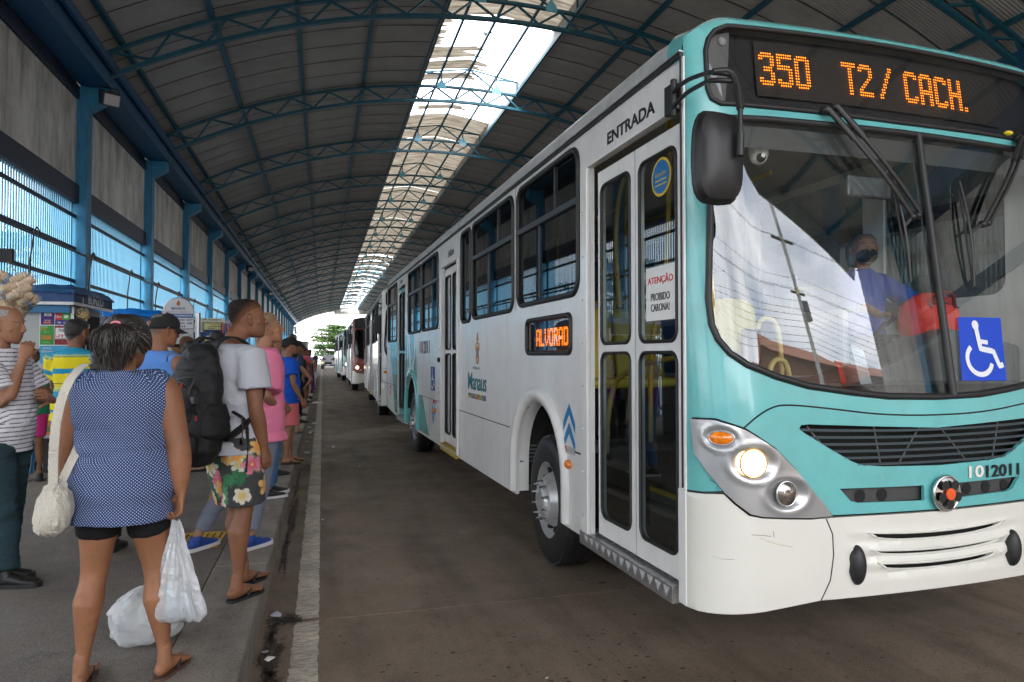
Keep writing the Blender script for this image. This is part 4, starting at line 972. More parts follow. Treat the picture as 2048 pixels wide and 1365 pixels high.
    for y, z0, z1 in ((2.80, 1.95, 3.05), (6.25, .36, 2.7), (5.02, .36, .9), (1.66, .36, .88), (7.0, .36, .92)): MB().box(-.002, y-.002, z0, .001, y+.002, z1).obj('panel_seam', sdm, B)
    MB().box(-.004, 1.30, .88, .001, 1.66, .892).obj('panel_seam', mat('seam_dark', (.04,)*3, .8), B)
    return B

def wheelchair(parent, f, r):
    """access symbol drawn with raised strokes; f maps unit square to the surface"""
    w = decal('white_symbol', (.72, .74, .78))
    def stroke(P, rr_, name='symbol_stroke', closed=False):
        mb = MB(); P = densify(P, .04, closed); n = len(P); v = []
        for i, (x, y) in enumerate(P):
            a = P[max(0, i-1)]; b = P[min(n-1, i+1)]; dx, dy = b[0]-a[0], b[1]-a[1]; l = math.hypot(dx, dy) or 1
            v += [f(x - dy/l*rr_, y + dx/l*rr_, 0.001), f(x + dy/l*rr_, y - dx/l*rr_, 0.001)]
        mb.add(v, [(2*i, 2*i+1, 2*i+3, 2*i+2) for i in range(n-1)]); return mb.obj(name, w, parent)
    stroke([(.42, .84), (.46, .50), (.73, .46)], .045); stroke([(.44, .62), (.64, .60)], .035)
    stroke([(.73, .48), (.84, .22), (.93, .25)], .042)
    stroke([(.36 + .0 + .27*cos(a)+.05, .33 + .24*sin(a)) for a in np.linspace(2.2, 6.0, 22)], .04)
    mb = MB(); mb.add([f(.41 + .075*cos(a), .88 + .075*sin(a), .001) for a in np.linspace(0, 2*pi, 20, endpoint=False)], [tuple(range(20))]); mb.obj('symbol_head', w, parent)

# mirror centre from its place in front of the corner
MIRC = (-.10, -.42, 2.414)
P0 = Vector((1.735, 3.02, 0)); THB = math.atan(.365/12.2)
B1 = bus('city_bus', P0, THB, 'nearest bus, white with a turquoise front and an orange lit route sign', 2)
# decals on the left side, local frame: reading direction is -y (towards the front)
def on_side(s, m, y, z, w, h, name='lettering', off=.0025, **k):
    return text(s, m, (-off, y, z), (pi/2, 0, -pi/2), w=w, h=h, parent=B1, name=name, depth=.0008, **k)
blk = decal('black', (.01, .01, .012)); tealp = decal('dark_teal', (.01, .13, .16))
on_side('ENTRADA', blk, .60, 2.905, .60, .075, 'entrance_lettering', bold=.028, shear=.0)
on_side('SAÍDA', blk, 5.52, 2.875, .36, .10, 'exit_lettering', bold=.015)
on_side('SAÍDA', blk, 10.0, 2.97, .36, .07, 'exit_lettering', bold=.015)
on_side('10', decal('rust', (.35, .12, .05)), 7.78, 1.69, .24, .2, 'fleet_number', bold=.02); on_side('12011', blk, 7.32, 1.69, .60, .2, 'fleet_number', bold=.02)
on_side('Manaus', tealp, 4.19, 1.275, .80, .19, 'city_name', bold=.01, spacing=.92)
on_side('Prefeitura de', decal('grey', (.25, .28, .3)), 4.22, 1.425, .30, .035, 'small_lettering')
cols = [(.01, .12, .3), (.0, .2, .1), (.6, .3, .0), (.02, .15, .4), (.55, .35, .02), (.1, .3, .1), (.5, .1, .02), (.6, .4, .0), (.05, .2, .4), (.25, .05, .2)]
for i, c in enumerate(cols):
    mb = MB(); y = 4.58 - .076*i; mb.box(-.0025, y-.076, 1.085, -.0005, y, 1.14); mb.obj('colour_block', decal('block_%d' % i, c), B1)
    mb = MB(); c2 = cols[(i*3+4) % 10]; mb.add([(-.0032, y, 1.085), (-.0032, y-.076, 1.085), (-.0032, y-.038, 1.13)], [(0, 1, 2)]); mb.obj('colour_wedge', decal('block_%d' % ((i*3+4) % 10), c2), B1)
# crest
cb = decal('crest_brown', (.42, .14, .03)); ck = decal('crest_teal', (.02, .2, .25)); cw = decal('crest_pale', (.6, .5, .35))
cr_e = empty('crest', (0, 4.17, 1.62), parent=B1)
MB().prism(smoothpoly([(-.05, .0), (-.085, -.02), (-.085, .06), (-.04, .085), (.04, .085), (.085, .06), (.085, -.02), (.05, .0), (.07, -.10), (.04, -.155), (-.04, -.155), (-.07, -.10)], 1), -.003, -.0005, 'x').obj('crest_shield', cb, cr_e)
MB().prism(smoothpoly([(-.05, .09), (.05, .09), (.03, .15), (.015, .19), (-.015, .19), (-.03, .15)], 1), -.003, -.0005, 'x').obj('crest_crown', cb, cr_e)
MB().prism([(-.03, -.07), (.03, -.07), (.03, .0), (-.03, .0)], -.004, -.003, 'x').obj('crest_field', ck, cr_e); MB().prism([(-.02, -.13), (.02, -.13), (.02, -.09), (-.02, -.09)], -.004, -.003, 'x').prism([(-.045, .03), (.045, .03), (.03, .065), (-.03, .065)], -.004, -.003, 'x').obj('crest_band', cw, cr_e)
# arrows
ab = decal('arrow_blue', (.0, .19, .44))
for z in (1.10, .965):
    MB().prism([(1.545+.0, z+.115), (1.655, z-.02), (1.655, z-.085), (1.545, z+.04), (1.435, z-.085), (1.435, z-.02)], -.0025, -.0005, 'x').obj('blue_arrow', ab, B1)
for z in (.80, .68): MB().prism([(6.72, z-.10), (6.82, z+.04), (6.82, z+.10), (6.72, z-.02), (6.62, z+.10), (6.62, z+.04)], -.0025, -.0005, 'x').obj('blue_arrow', ab, B1)
for y in (1.44, 6.45, 11.4):
    MB().box(-.004, y+.15, .862 if y < 2 else .88, -.0005, y+.28, .912 if y < 2 else .93).obj('red_reflector', mat('reflector_red', (.5, .015, .02), .25), B1); MB().box(-.004, y, .862 if y < 2 else .88, -.0005, y+.15, .912 if y < 2 else .93).obj('white_reflector', mat('reflector_white', (.45, .46, .45), .25), B1)
    mb = MB(); mb.ball((-.008, y+.11, .785), (.025, .05, .034), 16, 10); mb.obj('side_marker_lamp', MATS['amber_lens'], B1, smooth=60)
# wheelchair panel on the side
wp = MB().box(-.003, 6.60, 1.06, -.0005, 6.92, 1.40).obj('wheelchair_panel', decal('navy', (.01, .015, .16)), B1)
wheelchair(wp, lambda u, v, o=0: (-.004-o, 6.92 - .32*u, 1.06 + .34*v), .012)
yb_ = MB().lathe([(.06, 0), (.06, .002)], 20, Matrix.Translation((-.001, 11.35, 1.62)) @ Matrix.Rotation(-pi/2, 4, 'Y')).obj('round_yellow_sticker', decal('yellow', (.6, .4, .02)), B1)
# turquoise rear paintwork with the pale M
tp_ = MATS['teal_paint']
def paint(P, m=tp_, off=.0012): return skin('painted_flash', SLf, P, [], .4, 0, m, B1, off=off)
paint([(9.47, .355), (9.47, 1.93), (9.3, 1.93), (9.18, 1.35), (9.15, .93), (9.36, .93), (9.41, .7), (9.41, .355)])
paint([(8.95, 1.93), (8.45, 1.93), (8.68, 1.22)]); paint([(9.14, 1.86), (9.14, 1.36), (9.0, 1.33)]); paint([(8.52, 1.30), (8.28, 1.75), (8.15, 1.12), (8.4, 1.25)])
paint([(10.5, 1.84), (11.75, 1.84), (11.3, 1.2), (10.9, .44), (10.5, .42)])
paint([(8.05, .93), (7.62, .93), (7.05, .37), (8.04, .37)])
# side route display
dz = empty('side_display', parent=B1)
rim('display_rubber', SLf, DSP_ if 'DSP_' in globals() else rrect(1.50, 1.575, 2.48, 1.845, .05), .02, rubber, dz, off=.003, n=8)
skin('display_glass', SLf, rrect(1.50, 1.575, 2.48, 1.845, .05), [], .3, 0, glass_mat('display_glass', (.6, .6, .6), 1.5, 1.), dz, off=-.004)
MB().box(.05, 1.45, 1.54, .06, 2.52, 1.88).obj('display_board', mat('led_board', (.03,)*3), dz)
on, un = led_text([('ALVORADA', 0.)], lambda u, z, o=0: (-o, 2.36-u, z), 0., .80, 1.635, .0128, .0118, -.04, 1, r=.0048, rows=12)
# single-stroke look: squeezed letters
on.obj('lit_diodes', ledon, dz, kind='stuff'); un.obj('dark_diodes', ledoff, dz, kind='stuff')
# stickers in the front door panes
rs_ = MB().lathe([(.105, 0), (.105, .001)], 28, Matrix.Translation((.0335, .30, 2.52)) @ Matrix.Rotation(-pi/2, 4, 'Y')).obj('round_sticker_rim', decal('yellow', (.6, .4, .02)), B1)
MB().lathe([(.09, 0), (.09, .001)], 28, Matrix.Translation((.0315, .30, 2.52)) @ Matrix.Rotation(-pi/2, 4, 'Y')).obj('round_sticker', decal('sticker_blue', (.0, .13, .35)), rs_)
text('ATENÇÃO', decal('yellow', (.6, .4, .02)), (.0295, .30, 2.535), (pi/2, 0, -pi/2), w=.11, h=.022, parent=rs_, name='sticker_lettering')
for z in (2.50, 2.475): MB().box(.0292, .24, z, .030, .36, z+.006).obj('sticker_line', decal('yellow', (.6, .4, .02)), rs_)
ns = MB().box(.031, .155, 1.745, .033, .47, 2.04).obj('notice_sheet', decal('paper', (.75, .74, .72)), B1)
text('ATENÇÃO', decal('red', (.55, .03, .03)), (.0295, .312, 1.965), (pi/2, 0, -pi/2), w=.27, h=.055, parent=ns, name='notice_heading', bold=.01)
text('PROIBIDO\nCARONA!', blk, (.0295, .312, 1.845), (pi/2, 0, -pi/2), w=.20, h=.10, parent=ns, name='notice_lettering')
MB().ball((-.045, 6.115, 1.50), (.02, .035, .035), 12, 8).obj('door_buffer', rubber, B1, smooth=60)

# ---- inside the nearest bus
IN = B1
MB().box(.58, 1.25, .90, 2.44, 11.9, .955).box(.9, .1, .90, 2.44, 1.245, .955).box(.06, 1.25, .9, .575, 1.5, .955).box(.06, 2.95, .9, .575, 8.0, .955).box(.06, 9.45, .9, .575, 11.9, .955).obj('cabin_floor', grey_in, IN)
MB().box(.08, .1, .38, .9, 1.2, .41).box(.45, .1, .41, .9, 1.2, .66).box(.44, .12, .655, .47, 1.18, .672).obj('entry_steps', grey_in, IN)
MB().box(.435, .12, .645, .45, 1.18, .675).box(.885, .12, .935, .90, 1.24, .96).obj('step_edge', yel_in, IN)
MB().box(.06, .5, 3.12, 2.44, 11.9, 3.14).obj('cabin_ceiling', lite_in, IN)
MB().prism([(1.0, .95), (1.0, 1.30), (.90, 1.42), (.70, 1.50), (.55, 1.50), (2.3, 1.50)][:0] or [(.55, .95), (2.42, .95), (2.42, 1.62), (1.85, 1.72), (1.45, 1.52), (.95, 1.40), (.55, 1.36)], .12, .42).obj('dashboard', grey_in, IN, bevel=.03)
sf = lambda x, z, o=0: PF(x2t(x), z, o)
MB().add([sf(.10, 1.40, -.05), sf(2.4, 1.40, -.05), (2.4, .5, 1.42), (.1, .5, 1.38)], [(0, 1, 2, 3)]).obj('dash_shelf', grey_in, IN)
MB().box(.95, .42, .95, 1.65, 1.35, 1.42).obj('engine_cover', grey_in, IN, bevel=.06)
MB().box(1.42, .5, 1.3, 1.48, 1.4, 1.85).obj('driver_partition', mat('partition', (.2, .2, .2), .6), IN, bevel=.03)
sw = MB(); c_ = Vector((2.02, .62, 1.68)); ax = Vector((0, .75, .66)).normalized(); u_ = Vector((1, 0, 0)); v_ = ax.cross(u_)
sw.tube([c_ + (u_*cos(a) + v_*sin(a))*.23 for a in np.linspace(0, 2*pi, 28, endpoint=False)], .014, 6, True).bar(c_ - u_*.22, c_ + u_*.22, .03).bar(c_, c_ - ax*.3, .05); sw.obj('steering_wheel', black_m, IN, smooth=60)
def seat(x, y, z, m, w=.43, parent=IN):
    s = empty('seat', (x, y, z), 0, parent=parent)
    MB().box(-w/2, -.22, .36, w/2, .22, .43).obj('cushion', m, s, bevel=.03)
    MB().prism([(.17, .40), (.23, .40), (.32, .98), (.25, .98)], -w/2, w/2, 'x').obj('backrest', m, s, bevel=.03)
    MB().tube([(-w/2+.03, .27, .7), (-w/2+.04, .31, 1.03), (w/2-.04, .31, 1.03), (w/2-.03, .27, .7)], .014, 6).obj('grab_rail', yel_in, s, smooth=60); MB().box(-.03, -.1, 0, .03, .1, .36).obj('pedestal', grey_in, s); return s
seat(2.05, 1.12, 1.05, mat('driver_seat', (.03, .03, .035), .7), .48)
for j, y in enumerate(np.arange(1.75, 11.6, .86)):
    if not (5.0 < y < 6.2 or 9.4 < y < 10.5):
        seat(.33, y, .955, seat_y if j in (0, 1, 2) else seat_b); seat(.78, y, .955, seat_y if j in (0, 1) else seat_b)
    seat(1.72, y+.1, .955, seat_b); seat(2.17, y+.1, .955, seat_b)
# barrier, poles and hoops by the entrance
MB().prism(smoothpoly([(.92, .98), (1.36, .98), (1.38, 1.85), (1.30, 1.97), (1.0, 1.97), (.90, 1.85)], 2), 1.28, 1.31).obj('yellow_barrier', mat('barrier_yellow', (.42, .33, .015), .45), IN)
def pole(P, name='grab_pole', r=.0175, m=yel_in): MB().tube(smoothpoly(P, 2, False), r, 8).obj(name, m, IN, smooth=60)
pole([(.92, 1.3, .95), (.92, 1.3, 3.1)]); pole([(.5, 1.28, .95), (.5, 1.28, 1.7), (.5, 1.05, 2.0), (.5, 1.0, 3.1)])
pole([(.98, .78, .95), (.98, .78, 1.62), (1.03, .8, 1.80), (1.17, .82, 1.80), (1.22, .82, 1.6), (1.22, .82, .95)], m=mat('cream_rail', (.55, .44, .17), .4)); pole([(1.0, .68, .95), (1.0, .68, 1.42), (1.05, .69, 1.53), (1.14, .69, 1.53), (1.18, .69, 1.4), (1.18, .69, .95)], m=MATS['cream_rail'])
MB().box(.78, .60, 1.30, .90, .66, 1.72).obj('validator_post', mat('validator_dark', (.02, .025, .03), .4), IN, bevel=.015)
MB().box(.80, .56, 1.40, 1.38, .60, 1.43).obj('ledge_bar', alu, IN)
pole([(.14, 1.24, .6), (.14, 1.20, 1.35), (.2, .9, 1.5), (.35, .6, 1.55)], 'door_handrail'); pole([(.16, .15, 1.1), (.25, .12, 1.6), (.2, .12, 2.1)], 'door_handrail')
for y in (2.6, 4.3, 6.1, 7.8, 9.4): pole([(.98, y, .95), (.98, y, 3.1)]); pole([(1.52, y, .95), (1.52, y, 3.1)])
pole([(.98, 1.3, 2.92), (.98, 11.5, 2.92)], 'ceiling_rail'); pole([(1.52, 1.3, 2.92), (1.52, 11.5, 2.92)], 'ceiling_rail')
pole([(.35, 1.32, 2.9), (.3, 1.4, 2.6), (.3, 1.4, 2.2), (.35, 1.45, 1.9)])
# papers, red bag on the dashboard
for (x, z, y, w, h, r, c) in ((1.10, 1.49, .02, .13, .24, .25, (.35, .4, .42)), (1.0, 1.45, .06, .05, .16, .15, (.45, .04, .03))):
    o = MB().box(-w/2, 0, -h/2, w/2, .004, h/2).obj('dashboard_paper', decal('paper_%d' % int(c[0]*100), c), IN); o.location = (x, y, z); o.rotation_euler = (-.35, r, .3)
    if w > .1:
        for q in range(6): MB().box(-.045, -.001, .08-q*.022, .045, 0, .086-q*.022).obj('paper_line', decal('grey', (.25, .28, .3)), o)
bagm = mat('red_bag_cloth', (.55, .03, .02), .6, var=.15, bump=.4)
rb = empty('red_bag', B1.matrix_world @ Vector((0, 0, 0)) if False else (0, 0, 0), 0)
# red bag on the dashboard: a thing of its own
bpy.context.view_layer.update()
def b1(x, y, z): return tuple(Matrix.Rotation(THB, 4, 'Z') @ Vector((x, y, z)) + P0)
rb.location = b1(1.93, .34, 1.73); rb.rotation_euler = (0, 0, THB)
tag(rb, 'red travel bag lying on the dashboard behind the wheelchair sign', 'bag')
bm = bmesh.new(); bmesh.ops.create_icosphere(bm, subdivisions=4, radius=1)
for v in bm.verts:
    p = v.co.copy(); q = 1 + .10*noise.noise(p*1.8) + .04*noise.noise(p*5); s = Vector((.205, .12, .165))
    v.co = Vector((s.x*(abs(p.x)**.8)*(1 if p.x > 0 else -1)*q, s.y*p.y*q, s.z*(abs(p.z)**.85)*(1 if p.z > 0 else -1)*q + .05))
me = bpy.data.meshes.new('bag_body'); bm.to_mesh(me); bm.free(); me.materials.append(bagm); autosmooth(me, 60); inst('bag_body', me, rb)
MB().tube(smoothpoly([(-.10, -.10, .12), (-.07, -.13, .20), (.05, -.13, .22), (.10, -.10, .12)], 2, False), .012, 6).obj('bag_handle', mat('bag_strap_dark', (.12, .01, .01), .6), rb, smooth=60)
MB().tube([(-.16, -.08, .12), (0, -.11, .15), (.16, -.08, .12)], .004, 5).obj('bag_zip', black_m, rb)
# ------------------------------------------------------------------ people
DG = lambda: bpy.context.evaluated_depsgraph_get()
class Body:
    def __init__(s): s.v = []; s.f = []
    def loft(s, rings, n=18):
        """rings: (centre, axis_u * ru, axis_v * rv); closed with points"""
        b = len(s.v)
        for c, u, w in rings:
            c, u, w = Vector(c), Vector(u), Vector(w)
            for j in range(n): a = 2*pi*j/n; s.v.append(c + u*cos(a) + w*sin(a))
        k = len(rings)
        for i in range(k-1):
            for j in range(n): s.f.append((b+i*n+j, b+i*n+(j+1) % n, b+(i+1)*n+(j+1) % n, b+(i+1)*n+j))
        s.f.append(tuple(b+j for j in range(n-1, -1, -1))); s.f.append(tuple(b+(k-1)*n+j for j in range(n)))
    def limb(s, pts, n=14, hint=(0, 1, 0), round_ends=True):
        """pts: (position, r_across, r_along_hint)"""
        P = [Vector(p[0]) for p in pts]; A = [p[1] for p in pts]; Bv = [(p[2] if len(p) > 2 else p[1]) for p in pts]
        T = [(P[min(i+1, len(P)-1)] - P[max(i-1, 0)]).normalized() for i in range(len(P))]; h = Vector(hint); rings = []
        def fr(t):
            w = h - t*h.dot(t)
            if w.length < .15: w = Vector((1, 0, 0)) - t*t.x
            w.normalize(); return w.cross(t), w
        if round_ends:
            u, w = fr(T[0]); r = min(A[0], Bv[0])
            for q in (80, 45): rings.append((P[0] - T[0]*r*sin(radians(q)), u*A[0]*cos(radians(q)), w*Bv[0]*cos(radians(q))))
        for p, t, a, b_ in zip(P, T, A, Bv): u, w = fr(t); rings.append((p, u*a, w*b_))
        if round_ends:
            u, w = fr(T[-1]); r = min(A[-1], Bv[-1])
            for q in (45, 80): rings.append((P[-1] + T[-1]*r*sin(radians(q)), u*A[-1]*cos(radians(q)), w*Bv[-1]*cos(radians(q))))
        s.loft(rings, n)
    def ball(s, c, r, n=16, k=10, M=None):
        c = Vector(c); rx, ry, rz = r if not isinstance(r, (int, float)) else (r, r, r); b = len(s.v); M = M or Matrix.Identity(3)
        for i in range(1, k):
            t = pi*i/k
            for j in range(n): s.v.append(c + M @ Vector((rx*sin(t)*cos(2*pi*j/n), ry*sin(t)*sin(2*pi*j/n), -rz*cos(t))))
        for i in range(k-2):
            for j in range(n): s.f.append((b+i*n+j, b+i*n+(j+1) % n, b+(i+1)*n+(j+1) % n, b+(i+1)*n+j))
        s.f.append(tuple(b+j for j in range(n-1, -1, -1))); s.f.append(tuple(b+(k-2)*n+j for j in range(n)))
    def remesh(s, vox, smooth=3, pull=.5):
        me = bpy.data.meshes.new('tmp'); me.from_pydata([tuple(p) for p in s.v], [], s.f); o = bpy.data.objects.new('tmp', me); COL.objects.link(o)
        bm = bmesh.new(); bm.from_mesh(me); bmesh.ops.recalc_face_normals(bm, faces=bm.faces); bm.to_mesh(me); bm.free()
        m = o.modifiers.new('r', 'REMESH'); m.mode = 'VOXEL'; m.voxel_size = vox
        out = bpy.data.meshes.new_from_object(o.evaluated_get(DG())); bpy.data.objects.remove(o); bpy.data.meshes.remove(me)
        n = len(out.vertices); co = np.empty(n*3, 'f'); out.vertices.foreach_get('co', co); co = co.reshape(-1, 3).astype(float)
        e = np.empty(len(out.edges)*2, 'i'); out.edges.foreach_get('vertices', e); e = e.reshape(-1, 2)
        deg = np.bincount(e.ravel(), minlength=n)[:, None].clip(1)
        for _ in range(smooth):
            acc = np.zeros_like(co); np.add.at(acc, e[:, 0], co[e[:, 1]]); np.add.at(acc, e[:, 1], co[e[:, 0]]); co += pull*(acc/deg - co)
        fa = [tuple(p.vertices) for p in out.polygons]; bpy.data.meshes.remove(out)
        return co, fa
def normals(co, fa):
    f = np.array([t[:4] if len(t) == 4 else (t[0], t[1], t[2], t[2]) for t in fa]); a = co[f[:, 2]]-co[f[:, 0]]; b = co[f[:, 3]]-co[f[:, 1]]
    n = np.cross(a, b); out = np.zeros_like(co)
    for k in range(4): np.add.at(out, f[:, k], n)
    return out/np.maximum(1e-9, np.linalg.norm(out, axis=1))[:, None]
def fbm(p, seed, oct_=3):
    """cheap vector noise from sums of turned sines"""
    rs = np.random.RandomState(seed); out = np.zeros(len(p)); a = 1.
    for o in range(oct_):
        for _ in range(4):
            k = rs.normal(size=3); k *= (2**o)/np.linalg.norm(k); out += a*np.sin(p @ k*2*pi + rs.rand()*7 + 1.3*np.sin(p @ rs.normal(size=3)*2 + rs.rand()*6))
        a *= .55
    return out/4
def put_mesh(name, co, fa, m, parent, col=None, smooth=True, **k):
    me = bpy.data.meshes.new(name); me.from_pydata(co.tolist() if hasattr(co, 'tolist') else co, [], fa); me.materials.append(m)
    if smooth: me.polygons.foreach_set('use_smooth', [True]*len(me.polygons))
    if col is not None:
        at = me.color_attributes.new('pattern', 'FLOAT_COLOR', 'POINT'); c = np.ones((len(co), 4), 'f'); c[:, :3] = col; at.data.foreach_set('color', c.ravel())
    me.update(); return inst(name, me, parent, **k)
def creases(p, seed):
    return .55*fbm(p, seed) + 1.1*(.42 - np.abs(fbm(p*1.25 + 3.1, seed+11)))
def fold(co, fa, amp, seed, scale=(3, 3, 9), sharp=1.):
    nrm = normals(co, fa); return co + nrm*(creases(co*np.array(scale), seed)*amp)[:, None]

def finger(B, base, d, up, L, r, curl, splay=None):
    """three bent bones; bending turns d towards -up (the palm side)"""
    d = Vector(d).normalized(); up = Vector(up).normalized(); ax = d.cross(up).normalized(); p = Vector(base); pts = [(p - d*.012, r)]
    for i, (q, c) in enumerate(zip((.45, .30, .25), curl)):
        d = Matrix.Rotation(-radians(c), 3, ax) @ d; pts.append((p + d*L*q*.5, r*(1-.07*i))); p = p + d*L*q; pts.append((p, r*(.97-.1*i)))
    B.limb(pts, 8, up); return p
def hand(wrist, d, up, side, s=1., curl=(18, 22, 16), thumb=30, vox=.0032, spread=.05):
    """d: from wrist to fingers, up: back of the hand, side: +1 thumb on the (d x up) side"""
    B = Body(); d = Vector(d).normalized(); up = Vector(up); up = (up - d*up.dot(d)).normalized(); ac = d.cross(up).normalized()*side; w = Vector(wrist)
    B.limb([(w - d*.03*s, .027*s, .021*s), (w + d*.012*s, .029*s, .019*s), (w + d*.04*s, .037*s, .0165*s), (w + d*.075*s, .042*s, .0145*s), (w + d*.088*s, .040*s, .0125*s)], 14, up)
    for i, (o, L, r, c) in enumerate(((.030, .072, .0088, .9), (.0105, .080, .0092, 1.), (-.010, .075, .0088, 1.1), (-.029, .060, .0078, 1.2))):
        b = w + d*(.090 - .004*abs(i-1))*s + ac*o*s; dd = d + ac*(spread*(1.5-i)); finger(B, b, dd, up, L*s, r*s, [q*c for q in curl])
    dt = (d*cos(radians(thumb+15)) + ac*sin(radians(thumb+15)) - up*.35); p = w + d*.022*s + ac*.022*s - up*.004*s
    B.limb([(p, .015*s), (p + dt*.022*s, .0145*s), (p + dt*.040*s, .011*s)], 8, up)
    finger(B, p + dt*.042*s, dt*.9 + d*.35, up - ac*.5, .055*s, .0098*s, (12, 14, 10))
    return B.remesh(vox, 2, .4)
def foot(ank, yaw, s=1., toes=True, vox=.0045):
    """bare foot on the ground; yaw turns it from +y"""
    B = Body(); M = Matrix.Rotation(yaw, 3, 'Z'); o = Vector((ank[0], ank[1], ank[2]-.075*s)); f = lambda x, y, z: o + M @ (Vector((x, y, z))*s)
    B.limb([(f(0, -.035, .035), .030*s, .034*s), (f(0, .0, .04), .033*s, .04*s), (f(.0, .05, .037), .036*s, .033*s), (f(.003, .10, .026), .042*s, .024*s), (f(.004, .135, .018), .046*s, .016*s), (f(.004, .155, .014), .044*s, .012*s)], 14, (0, 0, 1))
    B.limb([(f(0, .0, .04), .035*s), (f(0, -.005, .075), .034*s, .036*s), (f(0, 0, .13), .032*s, .034*s)], 12, M @ Vector((0, 1, 0)))
    sgn = 1
    for i, (x, L, r) in enumerate(((-.031, .045, .0125), (-.010, .040, .0085), (.009, .035, .008), (.025, .030, .0078), (.040, .024, .0075))):
        x *= foot.side; B.limb([(f(x, .150 - .006*i, .014), r*s), (f(x*1.02, .150 - .008*i + L*.6, .013), r*s*.98), (f(x*1.02, .150 - .008*i + L, .010), r*s*.9)], 8, (0, 0, 1))
    return B.remesh(vox, 2, .4)
foot.side = 1
def head_mesh(s, yaw, pitch, neck_base, vox, jaw=1., center=None, female=False, roll=0.):
    """head and neck; returns coords, faces and the head matrix"""
    H = Matrix.Rotation(yaw, 3, 'Z') @ Matrix.Rotation(pitch, 3, 'X') @ Matrix.Rotation(roll, 3, 'Y'); c = Vector(center)
    f = lambda x, y, z: c + H @ (Vector((x, y, z))*s)
    B = Body()
    rg = [(.122, .012, -.012), (.115, .045, -.014), (.10, .064, -.014), (.075, .0765, -.012), (.04, .081, -.006), (.0, .079, .0), (-.03, .0735, .008), (-.055, .067, .018), (-.078, .058, .028), (-.098, .044, .040), (-.110, .026, .050)]
    dep = [.014, .060, .080, .094, .101, .099, .092, .084, .070, .050, .026]
    B.loft([(f(0, y, z), H @ Vector((rx*s, 0, 0)), H @ Vector((0, d*s, 0))) for (z, rx, y), d in zip(reversed(rg), reversed(dep))], 20)
    B.limb([(f(0, .072, .028), .010*s, .010*s), (f(0, .098, .004), .0115*s, .014*s), (f(0, .110, -.022), .0155*s, .014*s), (f(0, .098, -.032), .017*s, .010*s)], 10, H @ Vector((0, 1, 0)))
    for sx in (-1, 1):
        B.limb([(f(.010*sx, .086, .034), .006*s), (f(.034*sx, .083, .038), .0085*s), (f(.056*sx, .066, .034), .008*s)], 8)
        B.ball(f(.052*sx, .050, -.022), (.020*s, .022*s, .020*s)); B.limb([(f(.008*sx, .112-.01, -.030), .008*s), (f(.014*sx, .098, -.030), .008*s)], 8)
        e = f(.083*sx, -.004, -.004); ex = H @ Vector((sx, 0, 0)); 
        P = [(f(.079*sx, .008, -.030), .0075*s), (f(.086*sx, .002, -.034), .0085*s), (f(.092*sx, -.010, -.018), .0065*s), (f(.096*sx, -.020, .004), .0058*s), (f(.095*sx, -.020, .022), .0058*s), (f(.090*sx, -.006, .032), .006*s), (f(.083*sx, .006, .026), .0065*s), (f(.079*sx, .010, .008), .0065*s)]
        B.limb(P, 8); B.limb([(f(.080*sx, .006, -.026), .009*s, .004*s), (f(.086*sx, -.008, .0), .013*s, .0035*s), (f(.084*sx, -.004, .024), .009*s, .0035*s)], 8, ex)
    B.limb([(f(-.022, .082, -.056), .006*s), (f(0, .093, -.053), .0075*s), (f(.022, .082, -.056), .006*s)], 8)
    B.limb([(f(-.019, .080, -.066), .0065*s), (f(0, .090, -.067), .0085*s), (f(.019, .080, -.066), .0065*s)], 8)
    B.ball(f(0, .072, -.096), (.024*s*jaw, .020*s, .018*s))
    nb = Vector(neck_base); sk = f(0, -.03, -.05); nr = .050 if female else .058
    B.limb([(nb - Vector((0, 0, .05*s)), nr*1.3*s, nr*1.05*s), (nb + Vector((0, 0, .01)), nr*1.06*s, nr*s), (nb.lerp(sk, .55), nr*.98*s, nr*s), (sk, nr*s, nr*1.05*s), (f(0, -.015, .0), nr*s)], 16)
    return B.remesh(vox, 2, .45), f, H

